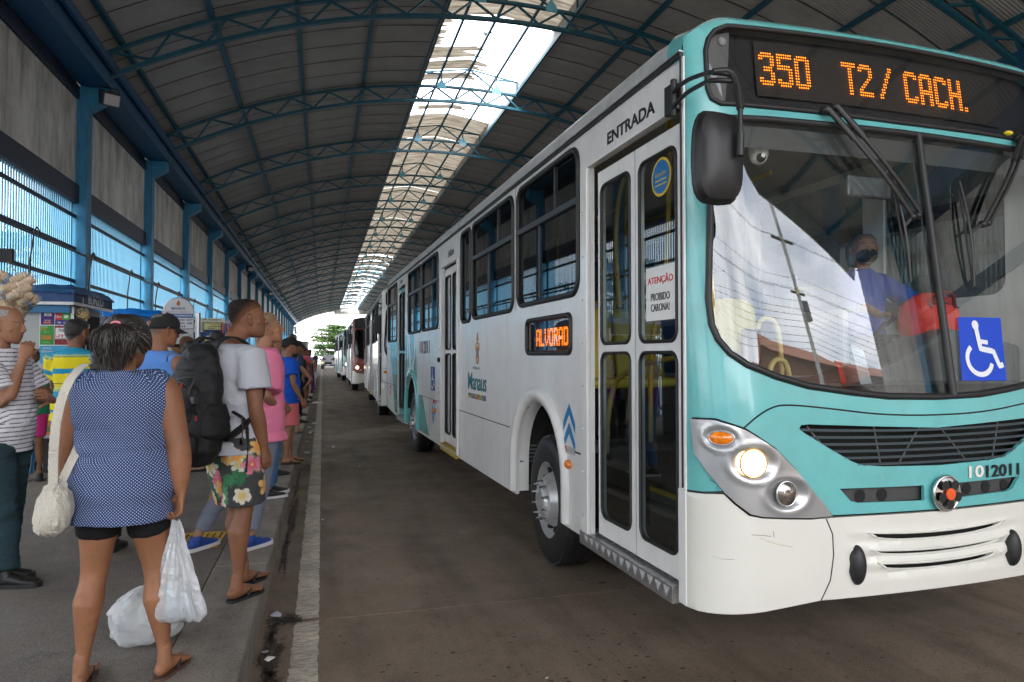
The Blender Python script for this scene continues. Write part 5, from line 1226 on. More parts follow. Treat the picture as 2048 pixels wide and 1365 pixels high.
class Person:
    pass
TORSO = [(.86, .150, .118, .0), (.92, .168, .125, -.005), (1.00, .166, .118, -.004), (1.08, .150, .105, .0), (1.16, .148, .102, .002), (1.25, .160, .110, .0), (1.33, .170, .114, -.004), (1.40, .168, .105, -.008), (1.445, .135, .080, -.012), (1.475, .080, .065, -.012)]
def person(name_label, pos, face, h, o, clothes, vox=.009, detail=2, z0=.13, group='people waiting on the platform', cat='person'):
    """face: heading in degrees clockwise from +y (0 = away from the camera, 90 = towards the road)"""
    s = h/1.75
    E_ = empty('person', (pos[0], pos[1], z0), -radians(face), name_label, cat, group)
    g = o.get('girth', 1.); gs = o.get('shoulder', 1.); belly = o.get('belly', 0.); hipw = o.get('hip', 1.)
    lean = o.get('lean', 0.)
    skin_c = o.get('skin', (.24, .11, .055)); skm = mat('skin_%02d%02d' % (int(skin_c[0]*100), int(skin_c[1]*1000)), skin_c, .55, var=.22, vscale=7, bump=.22, bscale=70, dirt=(tuple(q*.55 for q in skin_c), .55, 14))
    sh = {-1: Vector((-.178*gs*s, -.012*s, 1.405*s)), 1: Vector((.178*gs*s, -.012*s, 1.405*s))}
    hip = {-1: Vector((-.088*hipw*s, 0, .90*s)), 1: Vector((.088*hipw*s, 0, .90*s))}
    F = o.get('feet', ((-.11, .0, 6), (.11, .0, -6)))
    legs = {}
    for sx, ft in zip((-1, 1), F):
        ank = Vector((ft[0]*s, ft[1]*s, (.078 + (ft[3] if len(ft) > 3 else 0))*s)); knee = (hip[sx]+ank)/2 + Vector((0, .012*s + .35*max(0, (.86*s - (hip[sx]-ank).length + .02*s)), 0)) + Vector((0, 0, .04*s)); legs[sx] = (hip[sx], knee, ank, ft[2])
    A = {}
    for sx, k in ((-1, 'la'), (1, 'ra')):
        d = o.get(k) or ((.235, -.03, 1.12), (.25, .04, .875))
        el = Vector((d[0][0]*sx, d[0][1], d[0][2]))*s; wr = Vector((d[1][0]*sx, d[1][1], d[1][2]))*s; A[sx] = (sh[sx], el, wr)
    torso = [(z*s, rx*g*s*(hipw if z < 1.05 else (gs if z > 1.2 else 1)), ry*g*s, (y + belly*max(0, 1-abs(z-1.08)/.22)*.5)*s, belly*max(0, 1-abs(z-1.08)/.22)*s*.5) for z, rx, ry, y in TORSO]
    def add_torso(B, infl=0., zmin=0, zmax=9, bottom=None, n=24):
        R = []
        T_ = [t for t in torso if zmin <= t[0] <= zmax]
        if bottom is not None and T_:
            t0 = T_[0]; zz = bottom[0]; T_ = [(zz, max(t0[1], .0)*bottom[1], t0[2]*bottom[1], t0[3], t0[4])] + T_
        for z, rx, ry, y, be in T_: R.append(((0, y, z), (rx+infl, 0, 0), (0, ry+be+infl, 0)))
        B.loft(R, n)
    def arm(B, sx, infl=0., t0=0., t1=1., round_ends=True, sc_=1.):
        S_, El, Wr = A[sx]; ag = (g*.5+.5)*s*o.get('arm', 1.)
        pts = [(S_ + Vector((-.02*sx*s, 0, 0)), .052*ag+infl), (S_.lerp(El, .12), .051*ag+infl), (S_.lerp(El, .35), .048*ag+infl), (S_.lerp(El, .7), .041*ag+infl), (El, .037*ag+infl), (El.lerp(Wr, .15), .0385*ag+infl), (El.lerp(Wr, .35), .0385*ag+infl), (El.lerp(Wr, .7), .030*ag+infl), (El.lerp(Wr, 1.), .0245*s+infl)]
        return pts
    # ---- body
    B = Body(); add_torso(B)
    for sx in (-1, 1):
        B.limb(arm(B, sx), 14)
        hp, kn, an, yw = legs[sx]; lg = (g*.55+.45)*s*o.get('leg', 1.)
        cb = Vector((0, -.012*s, 0))
        B.limb([(hp + Vector((0, 0, .03*s)), .085*lg, .098*lg), (hp.lerp(kn, .15), .086*lg, .096*lg), (hp.lerp(kn, .45), .074*lg, .082*lg), (hp.lerp(kn, .85), .056*lg, .058*lg), (kn, .052*lg, .054*lg), (kn.lerp(an, .12) + cb*.5, .049*lg, .052*lg), (kn.lerp(an, .30) + cb*2., .057*lg, .066*lg), (kn.lerp(an, .55) + cb, .043*lg, .046*lg), (kn.lerp(an, .8), .032*s, .036*s), (an + Vector((0, 0, .02*s)), .031*s, .035*s)], 16)
    parts = [B.remesh(vox, 4)]
    nb = Vector((0, -.015*s, 1.475*s)); hy = -radians(o.get('hyaw', 0)); hp_ = radians(o.get('hpitch', 0))
    hc = Vector((0, .022*s, 1.633*s)) + Vector((o.get('hx', 0.), o.get('hy', 0.), o.get('hz', 0.)))
    (hco, hfa), hf, HM = head_mesh(s*o.get('head', 1.), hy, hp_, nb, .0048 if detail >= 2 else .010, center=hc, female=o.get('female', False))
    parts.append((hco, hfa))
    if detail >= 1:
        for sx, k in ((-1, 'lh'), (1, 'rh')):
            hd = o.get(k, {}); S_, El, Wr = A[sx]; d = hd.get('d', tuple((Wr-El).normalized() + Vector((0, .1, -.2)))); up = hd.get('up', (sx, .25, 0))
            c = Vector(d).normalized().cross(Vector(up)); side = 1 if c.y > 0 else -1
            if 'side' in hd: side = hd['side']
            if hd.get('skip'): continue
            parts.append(hand(Wr, d, up, side, s*.98, hd.get('curl', (20, 28, 20)), hd.get('thumb', 22), .0034 if detail >= 2 else .0065))
    shoes = clothes.get('shoes', 'flipflop')
    for sx in (-1, 1):
        if shoes in ('flipflop', 'flats'):
            foot.side = -sx if False else (1 if sx > 0 else -1)
            parts.append(foot(legs[sx][2] + Vector((0, 0, .012 if shoes == 'flipflop' else 0)), -radians(-legs[sx][3]) , s, True, .005 if detail >= 2 else .008))
    co = np.vstack([p[0] for p in parts]); fa = []; b = 0
    for c_, f_ in parts: fa += [tuple(b+i for i in t) for t in f_]; b += len(c_)
    put_mesh('body', co, fa, skm, E_)
    # ---- top
    t = clothes['top']; sl = t.get('sleeve', .55); inf = t.get('loose', .014)*s; hem = t.get('hem', .86)*s
    B = Body(); T2 = [q for q in torso if q[0] > hem+.02*s]
    R = [((0, T2[0][3], hem), ((T2[0][1]+inf)*t.get('flare', 1.04), 0, 0), (0, (T2[0][2]+T2[0][4]+inf)*t.get('flare', 1.04), 0))]
    R += [((0, y, z + (inf*.5 if z > 1.40*s else 0)), (rx+inf*(1 if z < 1.4*s else .8), 0, 0), (0, ry+be+inf, 0)) for z, rx, ry, y, be in T2]
    B.loft(R, 26)
    if t.get('collar'): B.limb([((0, -.013*s, 1.44*s), .088*s, .078*s), ((0, -.008*s, 1.50*s), .073*s, .072*s)], 18, round_ends=False)
    for sx in (-1, 1):
        S_, El, Wr = A[sx]; ag = (g*.5+.5)*s*o.get('arm', 1.)
        if sl > 0:
            e = .030*s if not t.get('wide') else .04*s; dd = (El-S_)
            pts = [(S_ - Vector((.045*sx*s, 0, -.0)), .06*ag+inf*.6), (S_ + Vector((0, 0, .002)), .056*ag+inf), (S_.lerp(El, .2), .054*ag+inf*1.3), (S_.lerp(El, min(sl, 1.)), .049*ag+inf+t.get('cuff', .012)*s)]
            if sl > 1: pts += [(El.lerp(Wr, sl-1), .034*ag+inf)]
            B.limb(pts, 16, round_ends=False)
        else: B.limb([(S_ - Vector((.09*sx*s, 0, .012*s)), .045*ag), (S_ - Vector((.035*sx*s, 0, .004*s)), .052*ag + inf*.6)], 14)
    tv = t.get('vox', vox*.9); co, fa = B.remesh(tv, 3)
    # open neck: pull the collar zone down round the neck
    nrm = normals(co, fa); q = creases(co*np.array(t.get('fold', (2.0, 2.0, 4.2))) + (co[:, 0:1]*np.array([[0, 0, 3.]])), int(h*1000) % 97); amp = t.get('famp', .009)*s
    z = co[:, 2]/s; wst = np.exp(-((z-1.06)/.16)**2) + .45
    co = co + nrm*(q*amp*wst)[:, None]
    for zc, dp in t.get('rolls', ()):
        co = co - nrm*(dp*np.exp(-((z - zc - .012*np.sin(co[:, 0]*14))/.014)**2))[:, None]
    if t.get('hemwave'): 
        a = np.arctan2(co[:, 1], co[:, 0]); m_ = np.clip((hem + .12*s - co[:, 2])/(.12*s), 0, 1); co[:, 2] += m_*t['hemwave']*np.sin(a*5)*.3
    col = None
    if t.get('paint'): col = t['paint'](co/s, A, s)
    put_mesh(t.get('name', 'shirt'), co, fa, t['mat'], E_, col)
    # ---- bottom
    bt = clothes['bottom']; inf = bt.get('loose', .016)*s; ln = bt.get('len', 1.)
    B = Body(); W = [q for q in torso if q[0] < 1.02*s]
    B.loft([((0, y, z), (rx+inf*.7, 0, 0), (0, ry+be*.5+inf*.7, 0)) for z, rx, ry, y, be in W], 24)
    if bt.get('skirt'):
        B.loft([((0, 0, bt['skirt']*s), (.24*g*s, 0, 0), (0, .20*g*s, 0)), ((0, 0, .75*s), (.19*g*s+inf, 0, 0), (0, .15*g*s+inf, 0)), ((0, 0, .98*s), (.15*g*s+inf, 0, 0), (0, .11*g*s+inf, 0))], 28)
    else:
        for sx in (-1, 1):
            hp, kn, an, yw = legs[sx]; lg = (g*.55+.45)*s*o.get('leg', 1.); P = [(hp + Vector((0, 0, .04*s)), .088*lg+inf, .100*lg+inf), (hp.lerp(kn, .2), .086*lg+inf, .097*lg+inf)]
            wd = bt.get('wide', .0)*s
            if ln <= 1: P += [(hp.lerp(kn, ln*.65), .078*lg+inf+wd*.6, .084*lg+inf+wd*.6), (hp.lerp(kn, ln), .070*lg+inf+wd, .076*lg+inf+wd)]
            else:
                P += [(hp.lerp(kn, .6), .070*lg+inf, .077*lg+inf), (kn, .056*lg+inf, .060*lg+inf), (kn.lerp(an, .35), .055*lg+inf, .060*lg+inf)]
                P += [(kn.lerp(an, ln-1), (bt.get('ankle', .046))*s+inf*.6, (bt.get('ankle', .046)+.004)*s+inf*.6)]
            B.limb(P, 18, round_ends=False)
    co, fa = B.remesh(bt.get('vox', vox*.9), 3); co = fold(co, fa, bt.get('famp', .006)*s, int(h*777) % 89, bt.get('fold', (2.5, 2.5, 6)))
    col = bt['paint'](co/s, A, s) if bt.get('paint') else None
    put_mesh(bt.get('name', 'trousers' if ln > 1 else 'shorts'), co, fa, bt['mat'], E_, col)
    # ---- shoes
    for sx in (-1, 1):
        an, yw = legs[sx][2], radians(legs[sx][3]); M = Matrix.Rotation(yw, 3, 'Z'); bz = an.z - .078*s
        f = lambda x, y, z: Vector((an.x, an.y, bz)) + M @ (Vector((x, y, z))*s)
        if shoes == 'flipflop':
            out = smoothpoly([(-.036, -.055), (0, -.072), (.036, -.055), (.038, .03), (.048, .11), (.040, .175), (.0, .205), (-.046, .185), (-.048, .11), (-.036, .03)], 2)
            mb = MB(); mb.prism([tuple(f(x, y, 0))[:2] for x, y in out], bz+.0, bz+.016*s, 'z'); e = mb.obj('flip_flop', clothes.get('shoemat', rubber), E_)
            k_ = -.016*(1 if sx > 0 else -1)
            for q in (-1, 1): MB().tube(smoothpoly([f(k_, .140, .028), f(.018*q + k_*.5, .115, .050), f(.034*q, .075, .058), f(.044*q, .035, .018)], 2, False), [.0045*s]*2 + [.008*s]*(len(smoothpoly([(0, 0, 0)]*4, 2, False))-4) + [.006*s]*2, 6).obj('strap', clothes.get('strapmat', rubber), e, smooth=60)
        else:
            Bq = Body(); hgt = {'sneaker': .075, 'boot': .07, 'flats': .03}.get(shoes, .07)
            Bq.limb([(f(0, -.045, .045), .036*s, .040*s), (f(0, 0, .05), .042*s, .044*s), (f(.0, .06, .045), .044*s, .038*s), (f(.0, .12, .034), .048*s, .027*s), (f(0, .175, .028), .042*s, .022*s)], 16, (0, 0, 1))
            if shoes != 'flats': Bq.limb([(f(0, 0, .05), .042*s), (f(0, -.008, .105), .042*s, .046*s)], 14, round_ends=False)
            co, fa = Bq.remesh(.006 if detail >= 2 else .01, 3); put_mesh('shoe', co, fa, clothes.get('shoemat', rubber), E_)
            out = smoothpoly([(-.04, -.075), (0, -.09), (.04, -.075), (.044, .03), (.054, .12), (.044, .195), (.0, .218), (-.046, .2), (-.054, .12), (-.044, .03)], 2)
            mb = MB(); v = [tuple(f(x, y, 0)) for x, y in out]; up_ = [tuple(f(x*1.0, y, .026 + .006*(y > .15))) for x, y in out]; n = len(v)
            mb.add(v+up_, [tuple(range(n-1, -1, -1)), tuple(range(n, 2*n))] + [(i, (i+1) % n, (i+1) % n+n, i+n) for i in range(n)]); mb.obj('sole', clothes.get('solemat', rubber), E_)
    P = Person(); P.e = E_; P.s = s; P.hf = hf; P.H = HM; P.A = A; P.legs = legs; P.hs = s*o.get('head', 1.); P.skm = skm; P.hco = hco; P.hfa = hfa
    # ---- hair
    hk = o.get('hair'); hm = o.get('hairmat') or mat('hair_black', (.012, .010, .009), .5, var=.4, vscale=90, bump=.6, bscale=150)
    if hk: hair(P, hk, hm, detail)
    if detail >= 2 and o.get('eyes', True):
        for sx in (-1, 1):
            c_ = hf(.031*sx, .078, .014); e = MB(); e.ball(c_, .0105*P.hs, 12, 8); q = e.obj('eye', mat('eye_white', (.55, .52, .48), .2), E_, smooth=60)
            MB().ball(Vector(c_) + HM @ Vector((0, .0055*P.hs, 0)), .0062*P.hs, 10, 6).obj('iris', black_m, q, smooth=60)
            if o.get('brow', True): MB().tube([hf(.014*sx, .096, .036), hf(.034*sx, .093, .043), hf(.052*sx, .076, .038)], [.0025, .0035, .002], 6).obj('eyebrow', hm, E_)
    if o.get('mask'):
        B = Body(); B.ball(hf(0, .050, -.048), (.073*P.hs, .082*P.hs, .060*P.hs), M=HM); co, fa = B.remesh(.006, 2); mk = put_mesh('face_mask', co, fa, o['mask'], E_)
        for sx in (-1, 1): MB().tube([hf(.052*sx, .06, -.04), hf(.078*sx, .03, -.01), hf(.088*sx, -.004, .02)], .002, 5).obj('ear_loop', o['mask'], mk)
    return P
def hair(P, kind, m, detail):
    s = P.hs; f = P.hf; H = P.H; inv = H.transposed(); c0 = Vector(f(0, 0, 0)); co = P.hco
    L = ((co - np.array(c0)) @ np.array(inv).T)/s
    if kind in ('short', 'cropped', 'balding', 'long', 'bun', 'pony'):
        # scalp shell: take the head surface where hair grows and push it outwards
        x, y, z = L[:, 0], L[:, 1], L[:, 2]
        line = {'short': .048, 'cropped': .052, 'balding': .058, 'long': .05, 'bun': .048, 'pony': .05}[kind]
        back = -.075 if kind != 'balding' else -.06
        lim = np.where(y > .02, line - .0 + (y-.02)*.35, np.where(y > -.03, line*.3 + (y+.03)*(line*.7)/.05, back + (y+.10)*.9*(line*.3-back)/.07 if False else back + np.clip((y+.10)/.07, 0, 1)*(line*.3-back)))
        keep = (z > lim) & (np.abs(x) < .0885 - .004*(y > -.03))
        if kind == 'balding': keep &= (z < np.where(y < -.05, .115, .10)) & (y < .036)
        th = {'short': .011, 'cropped': .003, 'balding': .0035, 'long': .014, 'bun': .010, 'pony': .014}[kind]*s
        fa = [t for t in P.hfa if all(keep[i] for i in t)]
        nrm = normals(co, P.hfa); used = sorted({i for t in fa for i in t}); rm = {a: b for b, a in enumerate(used)}
        q = fbm(L*18, 5)[used]; cc = co[used] + nrm[used]*(th*(1+.25*q))[:, None]; fa = [tuple(rm[i] for i in t) for t in fa]
        cc_ = None
        if kind == 'cropped':
            e_ = np.clip((z - lim)[used]/.065, 0, 1)[:, None]; sk_ = np.array(P.skm.node_tree.nodes['Principled BSDF'].inputs['Base Color'].default_value[:3]); hc_ = np.array(m.node_tree.nodes['Principled BSDF'].inputs['Base Color'].default_value[:3]); cc_ = sk_*(1-e_)*.75 + hc_*(e_ + .25*(1-e_)); m = mat('cropped_' + m.name, (.02,)*3, .75, spec=.2, attr='pattern', var=.35, vscale=160, bump=.5, bscale=260)
        put_mesh('hair', cc, fa, m, P.e, cc_)
    if kind == 'bun':
        B = Body(); B.ball(f(0, -.115, -.035), (.038*s, .034*s, .036*s)); co2, fa = B.remesh(.006, 2); co2 = fold(co2, fa, .004, 3, (14, 14, 14)); put_mesh('hair_bun', co2, fa, m, P.e)
    if kind == 'long':
        B = Body(); B.limb([(f(0, -.03, .03), .085*s, .075*s), (f(0, -.055, -.06), .09*s, .06*s), (f(0, -.085, -.17), .095*s, .045*s), (f(0, -.095, -.27), .08*s, .03*s)], 16, (0, 1, 0)); co2, fa = B.remesh(.009, 3); co2 = fold(co2, fa, .006, 8, (14, 14, 2)); put_mesh('long_hair', co2, fa, m, P.e)
def cap(P, m, brim_dir=0., backstrap=False):
    s = P.hs; f = P.hf; H = P.H; v = []; n = 28
    for (z, r) in ((.018, 1.0), (.045, 1.02), (.075, .98), (.10, .84), (.122, .58), (.134, .26), (.137, .02)):
        for j in range(n): a = 2*pi*j/n; v.append(f(.092*r*cos(a), -.006 + .112*r*sin(a), z + (.018*sin(a) if z < .05 else .01*sin(a))))
    fa = [(i*n+j, i*n+(j+1) % n, (i+1)*n+(j+1) % n, (i+1)*n+j) for i in range(6) for j in range(n)]
    mb = MB().add(v, fa); c = mb.obj('cap', m, P.e, smooth=50); so = c.modifiers.new('t', 'SOLIDIFY'); so.thickness = .004
    mb = MB(); v = []
    for q in range(6):
        for j in range(13):
            a = pi/2 + (j-6)*.19; r = 1 + q*.14*max(0, cos((j-6)*.22)); x, y = .090*cos(a)*r*(1 if q == 0 else 1.0), -.006 + .110*sin(a)*r; v.append(f(x, y, .040 - q*.0045 - .012*abs(cos(a))*q/3))
    mb.add(v, [(i*13+j, i*13+j+1, (i+1)*13+j+1, (i+1)*13+j) for i in range(5) for j in range(12)]); b = mb.obj('brim', m, c, smooth=60); so = b.modifiers.new('t', 'SOLIDIFY'); so.thickness = .003
    if backstrap:
        MB().ball(f(0, -.112, .045), (.026*s, .014*s, .018*s), 14, 8).obj('strap_opening', P.skm, c, smooth=60); MB().box(-.014, -.008, -.006, .014, .004, .006, Matrix.Translation(f(0, -.118, .026)) @ H.to_4x4()).obj('buckle', chrome, c)
    return c
# cloth patterns: numbers per vertex (plain dye colour, no light or shade)
def along(co, A, s, sleeves=True):
    """stripe coordinate: height on the trunk, distance along the arm on a sleeve"""
    z = co[:, 2].copy(); out = z.copy()
    if sleeves:
        for sx in (-1, 1):
            S_ = np.array(A[sx][0])/s; E2 = np.array(A[sx][1])/s; d = E2-S_; l = np.linalg.norm(d); d = d/l
            t = (co-S_) @ d; r = np.linalg.norm((co-S_) - t[:, None]*d, axis=1)
            k = (co[:, 0]*sx > S_[0]*sx - .035) & (t > -.06) & (r < .12); out = np.where(k, 1.40 - t, out)
    return out
def lerp3(a, b, t): return np.array(a)[None, :]*(1-t)[:, None] + np.array(b)[None, :]*t[:, None]
def stripes_navy(co, A, s):
    q = along(co, A, s); p = (q/.0275) % 1; k = (p < .20); return np.where(k[:, None], np.array([[.012, .014, .035]]), np.array([[.66, .66, .70]]))
def stripes_polo(co, A, s):
    q = along(co, A, s); c = np.zeros((len(co), 3)); Y = (.70, .58, .02); Bl = (.02, .26, .42); G = (.30, .42, .22); Bk = (.03, .04, .05)
    bands = [(1.60, 1.445, Bl), (1.445, 1.425, G), (1.425, 1.42, Bk), (1.42, 1.32, Y), (1.32, 1.275, Bl), (1.275, 1.19, Y), (1.19, 1.185, Bk), (1.185, 1.165, Y), (1.165, 1.155, G), (1.155, 1.145, Y), (1.145, 1.12, G), (1.12, 1.05, Bl), (1.05, 1.04, G), (1.04, .985, Y), (.985, .98, Bk), (.98, .955, Y), (.955, .93, Bl), (.93, .5, Y)]
    for hi_, lo, k in bands: m = (q <= hi_) & (q > lo); c[m] = k
    return c
def flowers_paint(ground, leaf, petals, cell=.085, seed=4, dens=.95, small=False):
    def f(co, A, s):
        rs = np.random.RandomState(seed); a = np.arctan2(co[:, 1], np.abs(co[:, 0])-.09); u = a*.095 + np.sign(co[:, 0])*3; v = co[:, 2]; c = np.tile(np.array(ground), (len(co), 1)).astype(float)
        N_ = int(90 if small else 46)
        for side in (-1, 1):
            m0 = np.sign(co[:, 0]) == side
            for i in range(N_*2):
                cu = side*3 + rs.uniform(-.32, .32); cv = rs.uniform(.40, 1.05) if not small else rs.uniform(.3, 1.5); R = rs.uniform(.6, 1.)*cell*(.9); rot = rs.uniform(0, 6.3)
                du = u-cu; dv = v-cv; r = np.hypot(du, dv); th = np.arctan2(dv, du)+rot
                if i < N_:   # leaves with notched edges
                    sh = R*(.35 + .65*np.abs(np.cos(th*1.0))**1.5)*(.82+.18*np.cos(th*13)); m = m0 & (r < sh); lc = leaf[i % len(leaf)]
                    c[m] = np.array(lc)*(.75 + .5*(np.abs(np.sin(th[m]*6.5)) > .35))[:, None]
                else:
                    n_ = 5 if i % 3 else 6; sh = R*(.28 + .52*np.abs(np.cos(th*n_/2))**.7); m = m0 & (r < sh); pc = petals[i % len(petals)]; t = np.clip(r[m]/R*1.5, 0, 1); c[m] = lerp3(pc[1], pc[0], t)
                    c[m0 & (r < R*.10)] = (.7, .45, .08)
        return c
    return f
def lorem(): pass
cloth = lambda n, c, r=.85, **k: mat('cloth_' + n, c, r, spec=.2, bump=1., bscale=13, **k)
pat = lambda n: mat('cloth_' + n, (.5, .5, .5), .85, spec=.2, bump=1., bscale=13, attr='pattern')
# navy blouse with small white dots, drawn round the body
def dots_mat():
    m = bpy.data.materials.new('cloth_navy_dotted'); m.use_nodes = True; nt = m.node_tree; b = nt.nodes['Principled BSDF']; K = nt.links.new; N = nt.nodes.new
    b.inputs['Roughness'].default_value = .85; b.inputs['Specular IOR Level'].default_value = .2
    at = N('ShaderNodeAttribute'); at.attribute_name = 'pattern'; sp = N('ShaderNodeSeparateXYZ'); K(at.outputs['Vector'], sp.inputs[0])
    def M(op, a, b_=None):
        n = N('ShaderNodeMath'); n.operation = op
        for i, q in enumerate((a, b_)):
            if q is None: continue
            if isinstance(q, (int, float)): n.inputs[i].default_value = q
            else: K(q, n.inputs[i])
        return n.outputs[0]
    P = .0132
    u = M('DIVIDE', sp.outputs[0], P); v = M('DIVIDE', sp.outputs[1], P)
    a = M('ADD', u, v); c = M('SUBTRACT', u, v)
    fa = M('SUBTRACT', M('FRACT', a), .5); fc = M('SUBTRACT', M('FRACT', c), .5)
    d = M('SQRT', M('ADD', M('MULTIPLY', fa, fa), M('MULTIPLY', fc, fc))); k = M('LESS_THAN', d, .24)
    mx = N('ShaderNodeMixRGB'); K(k, mx.inputs[0]); mx.inputs[1].default_value = (.022, .050, .150, 1); mx.inputs[2].default_value = (.42, .48, .60, 1); K(mx.outputs[0], b.inputs['Base Color'])
    co = N('ShaderNodeTexCoord'); n = N('ShaderNodeTexNoise'); n.inputs['Scale'].default_value = 7; n.inputs['Detail'].default_value = 5; K(co.outputs['Object'], n.inputs['Vector']); bp = N('ShaderNodeBump'); bp.inputs['Strength'].default_value = .5; bp.inputs['Distance'].default_value = .02; K(n.outputs['Fac'], bp.inputs['Height']); K(bp.outputs[0], b.inputs['Normal'])
    return m
def uv_round(co, A, s):
    a = np.arctan2(co[:, 0], -co[:, 1]-.02); c = np.zeros((len(co), 3)); c[:, 0] = a*.165*s + 5; c[:, 1] = co[:, 2]*s; return c
def ground_pt(px, py, z=.13):
    cy, sy = cos(YAW), sin(YAW); cp, sp = cos(PIT), sin(PIT); F = Vector((sy*cp, cy*cp, sp)); R = Vector((cy, -sy, 0)); U = Vector((-sy*sp, -cy*sp, cp))
    r = F + R*((px-1024)/FPX) + U*((682.5-py)/FPX); t = (z-1.55)/r.z; return (t*r.x, t*r.y)
def at_depth(px, D):
    q = (px-1024)/FPX; cy, sy = cos(YAW), sin(YAW); return (D*(sy + cy*q), D*(cy - sy*q))

grey_hair = mat('hair_grey', (.16, .15, .14), .6, var=.4, vscale=60, bump=.5, bscale=150)
brown_hair = mat('hair_brown', (.12, .05, .02), .5, var=.4, vscale=60, bump=.5, bscale=150)
SK1 = (.27, .115, .055); SK2 = (.20, .085, .042); SK3 = (.34, .17, .095); SK4 = (.30, .14, .075)

# 1 -- woman in the dotted blouse, nearest
W1 = person('stout woman seen from behind in a navy dotted sleeveless blouse holding a white plastic bag', at_depth(250, 3.0), 4, 1.60,
    dict(girth=1.28, shoulder=1.0, hip=1.02, belly=.05, female=True, skin=SK1, hair='pony', hairmat=mat('hair_dark_streaked', (.014, .011, .009), .45, var=.5, vscale=60, bump=.6, bscale=120), head=1.06, hyaw=5, hpitch=-4, hz=-.02,
         arm=1.28, leg=1.0, feet=((-.165, -.02, 8), (.185, .03, -16)), la=((.26, .02, 1.13), (.25, .10, .90)), ra=((.250, -.02, 1.12), (.262, -.02, .885)),
         rh=dict(d=(-.12, .05, -1), up=(.75, .5, 0), curl=(42, 55, 35), thumb=35, side=-1), eyes=False),
    dict(top=dict(name='blouse', mat=dots_mat(), sleeve=0, hem=.775, loose=.020, flare=1.07, paint=uv_round, famp=.011, vox=.0075, fold=(1.4, 1.4, 4), rolls=((1.10, .010), (1.02, .004), (1.22, .005))),
         bottom=dict(mat=cloth('black_shorts', (.008, .008, .009)), len=.52, loose=.004, wide=.008), shoes='flipflop', shoemat=mat('sole_brown', (.09, .045, .03), .7), strapmat=rubber), vox=.009, detail=2)
def strand_hair(P, n, rootf, pathf, m, r=.0022, name='hair_strands', seed=2, k=9):
    rs = random.Random(seed); mb = MB()
    for i in range(n):
        pts = pathf(rs); mb.tube([P.hf(*p) for p in pts], [r*P.hs*(1-.6*j/(len(pts)-1)) for j in range(len(pts))], 4)
    return mb.obj(name, m, P.e, smooth=60, kind='stuff')
def scalp(th, ph, r=1.):   # th round from +y, ph from the pole
    return (.090*r*sin(th)*sin(ph), -.008 + .113*r*cos(th)*sin(ph), .002 + .126*r*cos(ph))
TIE = (.0, -.105, .075)
def pull(rs):
    th = rs.uniform(-2.75, 2.75); ph = rs.uniform(1.0, 1.75) if abs(th) < 1.6 else rs.uniform(1.35, 1.95); a = Vector(scalp(th, ph, 1.04)); pts = []
    tt, tp = atan2(TIE[0], TIE[1]+.008), .95
    tt = pi if th > 0 else -pi
    for q in np.linspace(0, 1, 9): p = Vector(scalp(th + (tt-th)*q**1.0, ph + (.88-ph)*q, 1.09 + .05*sin(pi*q) + rs.uniform(0, .02))); pts.append(tuple(p.lerp(Vector(TIE), max(0, q-.8)*4)))
    return pts
def fall(rs):
    x0, z0_ = rs.gauss(0, .010), rs.uniform(-.008, .008); pts = []; sx = max(-.062, min(.062, rs.gauss(0, .036))); L_ = rs.uniform(.13, .215) - abs(sx)*.6; w1, w2 = rs.uniform(0, 6), rs.uniform(0, 6); dep = rs.uniform(.00, .055); am = rs.uniform(.004, .015)
    for q in np.linspace(0, 1, 11):
        pts.append((x0 + sx*1.45*min(1, q*1.8)**.7*(1-.35*max(0, q-.5)/.5) + am*sin(q*8+w1)*q, -.108 - dep*sin(min(1, q*1.6)*pi/2) - .008 + am*sin(q*9+w2)*q + .035*q*q, TIE[2] + z0_ + .012*sin(q*pi) - L_*q**1.15))
    return pts
hs_ = mat('hair_strand_dark', (.018, .013, .011), .38); hg_ = mat('hair_strand_grey', (.26, .24, .215), .42); 
strand_hair(W1, 800, None, pull, hs_, seed=1, r=.0018); strand_hair(W1, 420, None, pull, hg_, seed=3, r=.0012)
strand_hair(W1, 1100, None, fall, hs_, seed=4, r=.0019, name='ponytail_strands'); strand_hair(W1, 140, None, fall, mat('hair_strand_brown', (.09, .07, .05), .42), seed=5, r=.0014, name='ponytail_strands')
MB().tube([W1.hf(.019*cos(a), TIE[1] - .012, TIE[2] + .004 + .010*sin(a)) for a in np.linspace(0, 2*pi, 18, endpoint=False)], .0055, 8, True).obj('hair_tie', mat('pink_tie', (.75, .25, .28), .6), W1.e, smooth=60)
# frill round the neckline
mb = MB(); n = 90; v = []
for (q, dr, dz) in ((0, .0, .0), (1, .028, -.022), (2, .040, -.05)):
    for j in range(n):
        a = 2*pi*j/n; wv = .010*sin(a*17 + q)*q*.6 + .006*sin(a*31)*q*.5; back = .5 - .5*sin(a)
        v.append(((.128+dr+wv)*1.15*cos(a)*W1.s, (-.012 + (.098+dr+wv)*sin(a))*W1.s, (1.482 + dz*(.4 + 1.1*back) + .012*abs(cos(a)) + wv*.6)*W1.s))
mb.add(v, [(i*n+j, i*n+(j+1) % n, (i+1)*n+(j+1) % n, (i+1)*n+j) for i in range(2) for j in range(n)]); me = mb.mesh('neck_frill', bpy.data.materials['cloth_navy_dotted'], 70)
co_ = np.array([p.co[:] for p in me.vertices]); at = me.color_attributes.new('pattern', 'FLOAT_COLOR', 'POINT'); c4 = np.ones((len(co_), 4), 'f'); c4[:, :3] = uv_round(co_/W1.s, None, W1.s); at.data.foreach_set('color', c4.ravel())
fo = inst('neck_frill', me, W1.e); so = fo.modifiers.new('t', 'SOLIDIFY'); so.thickness = .003
WM1 = Matrix.Translation(W1.e.location) @ Matrix.Rotation(W1.e.rotation_euler.z, 4, 'Z')
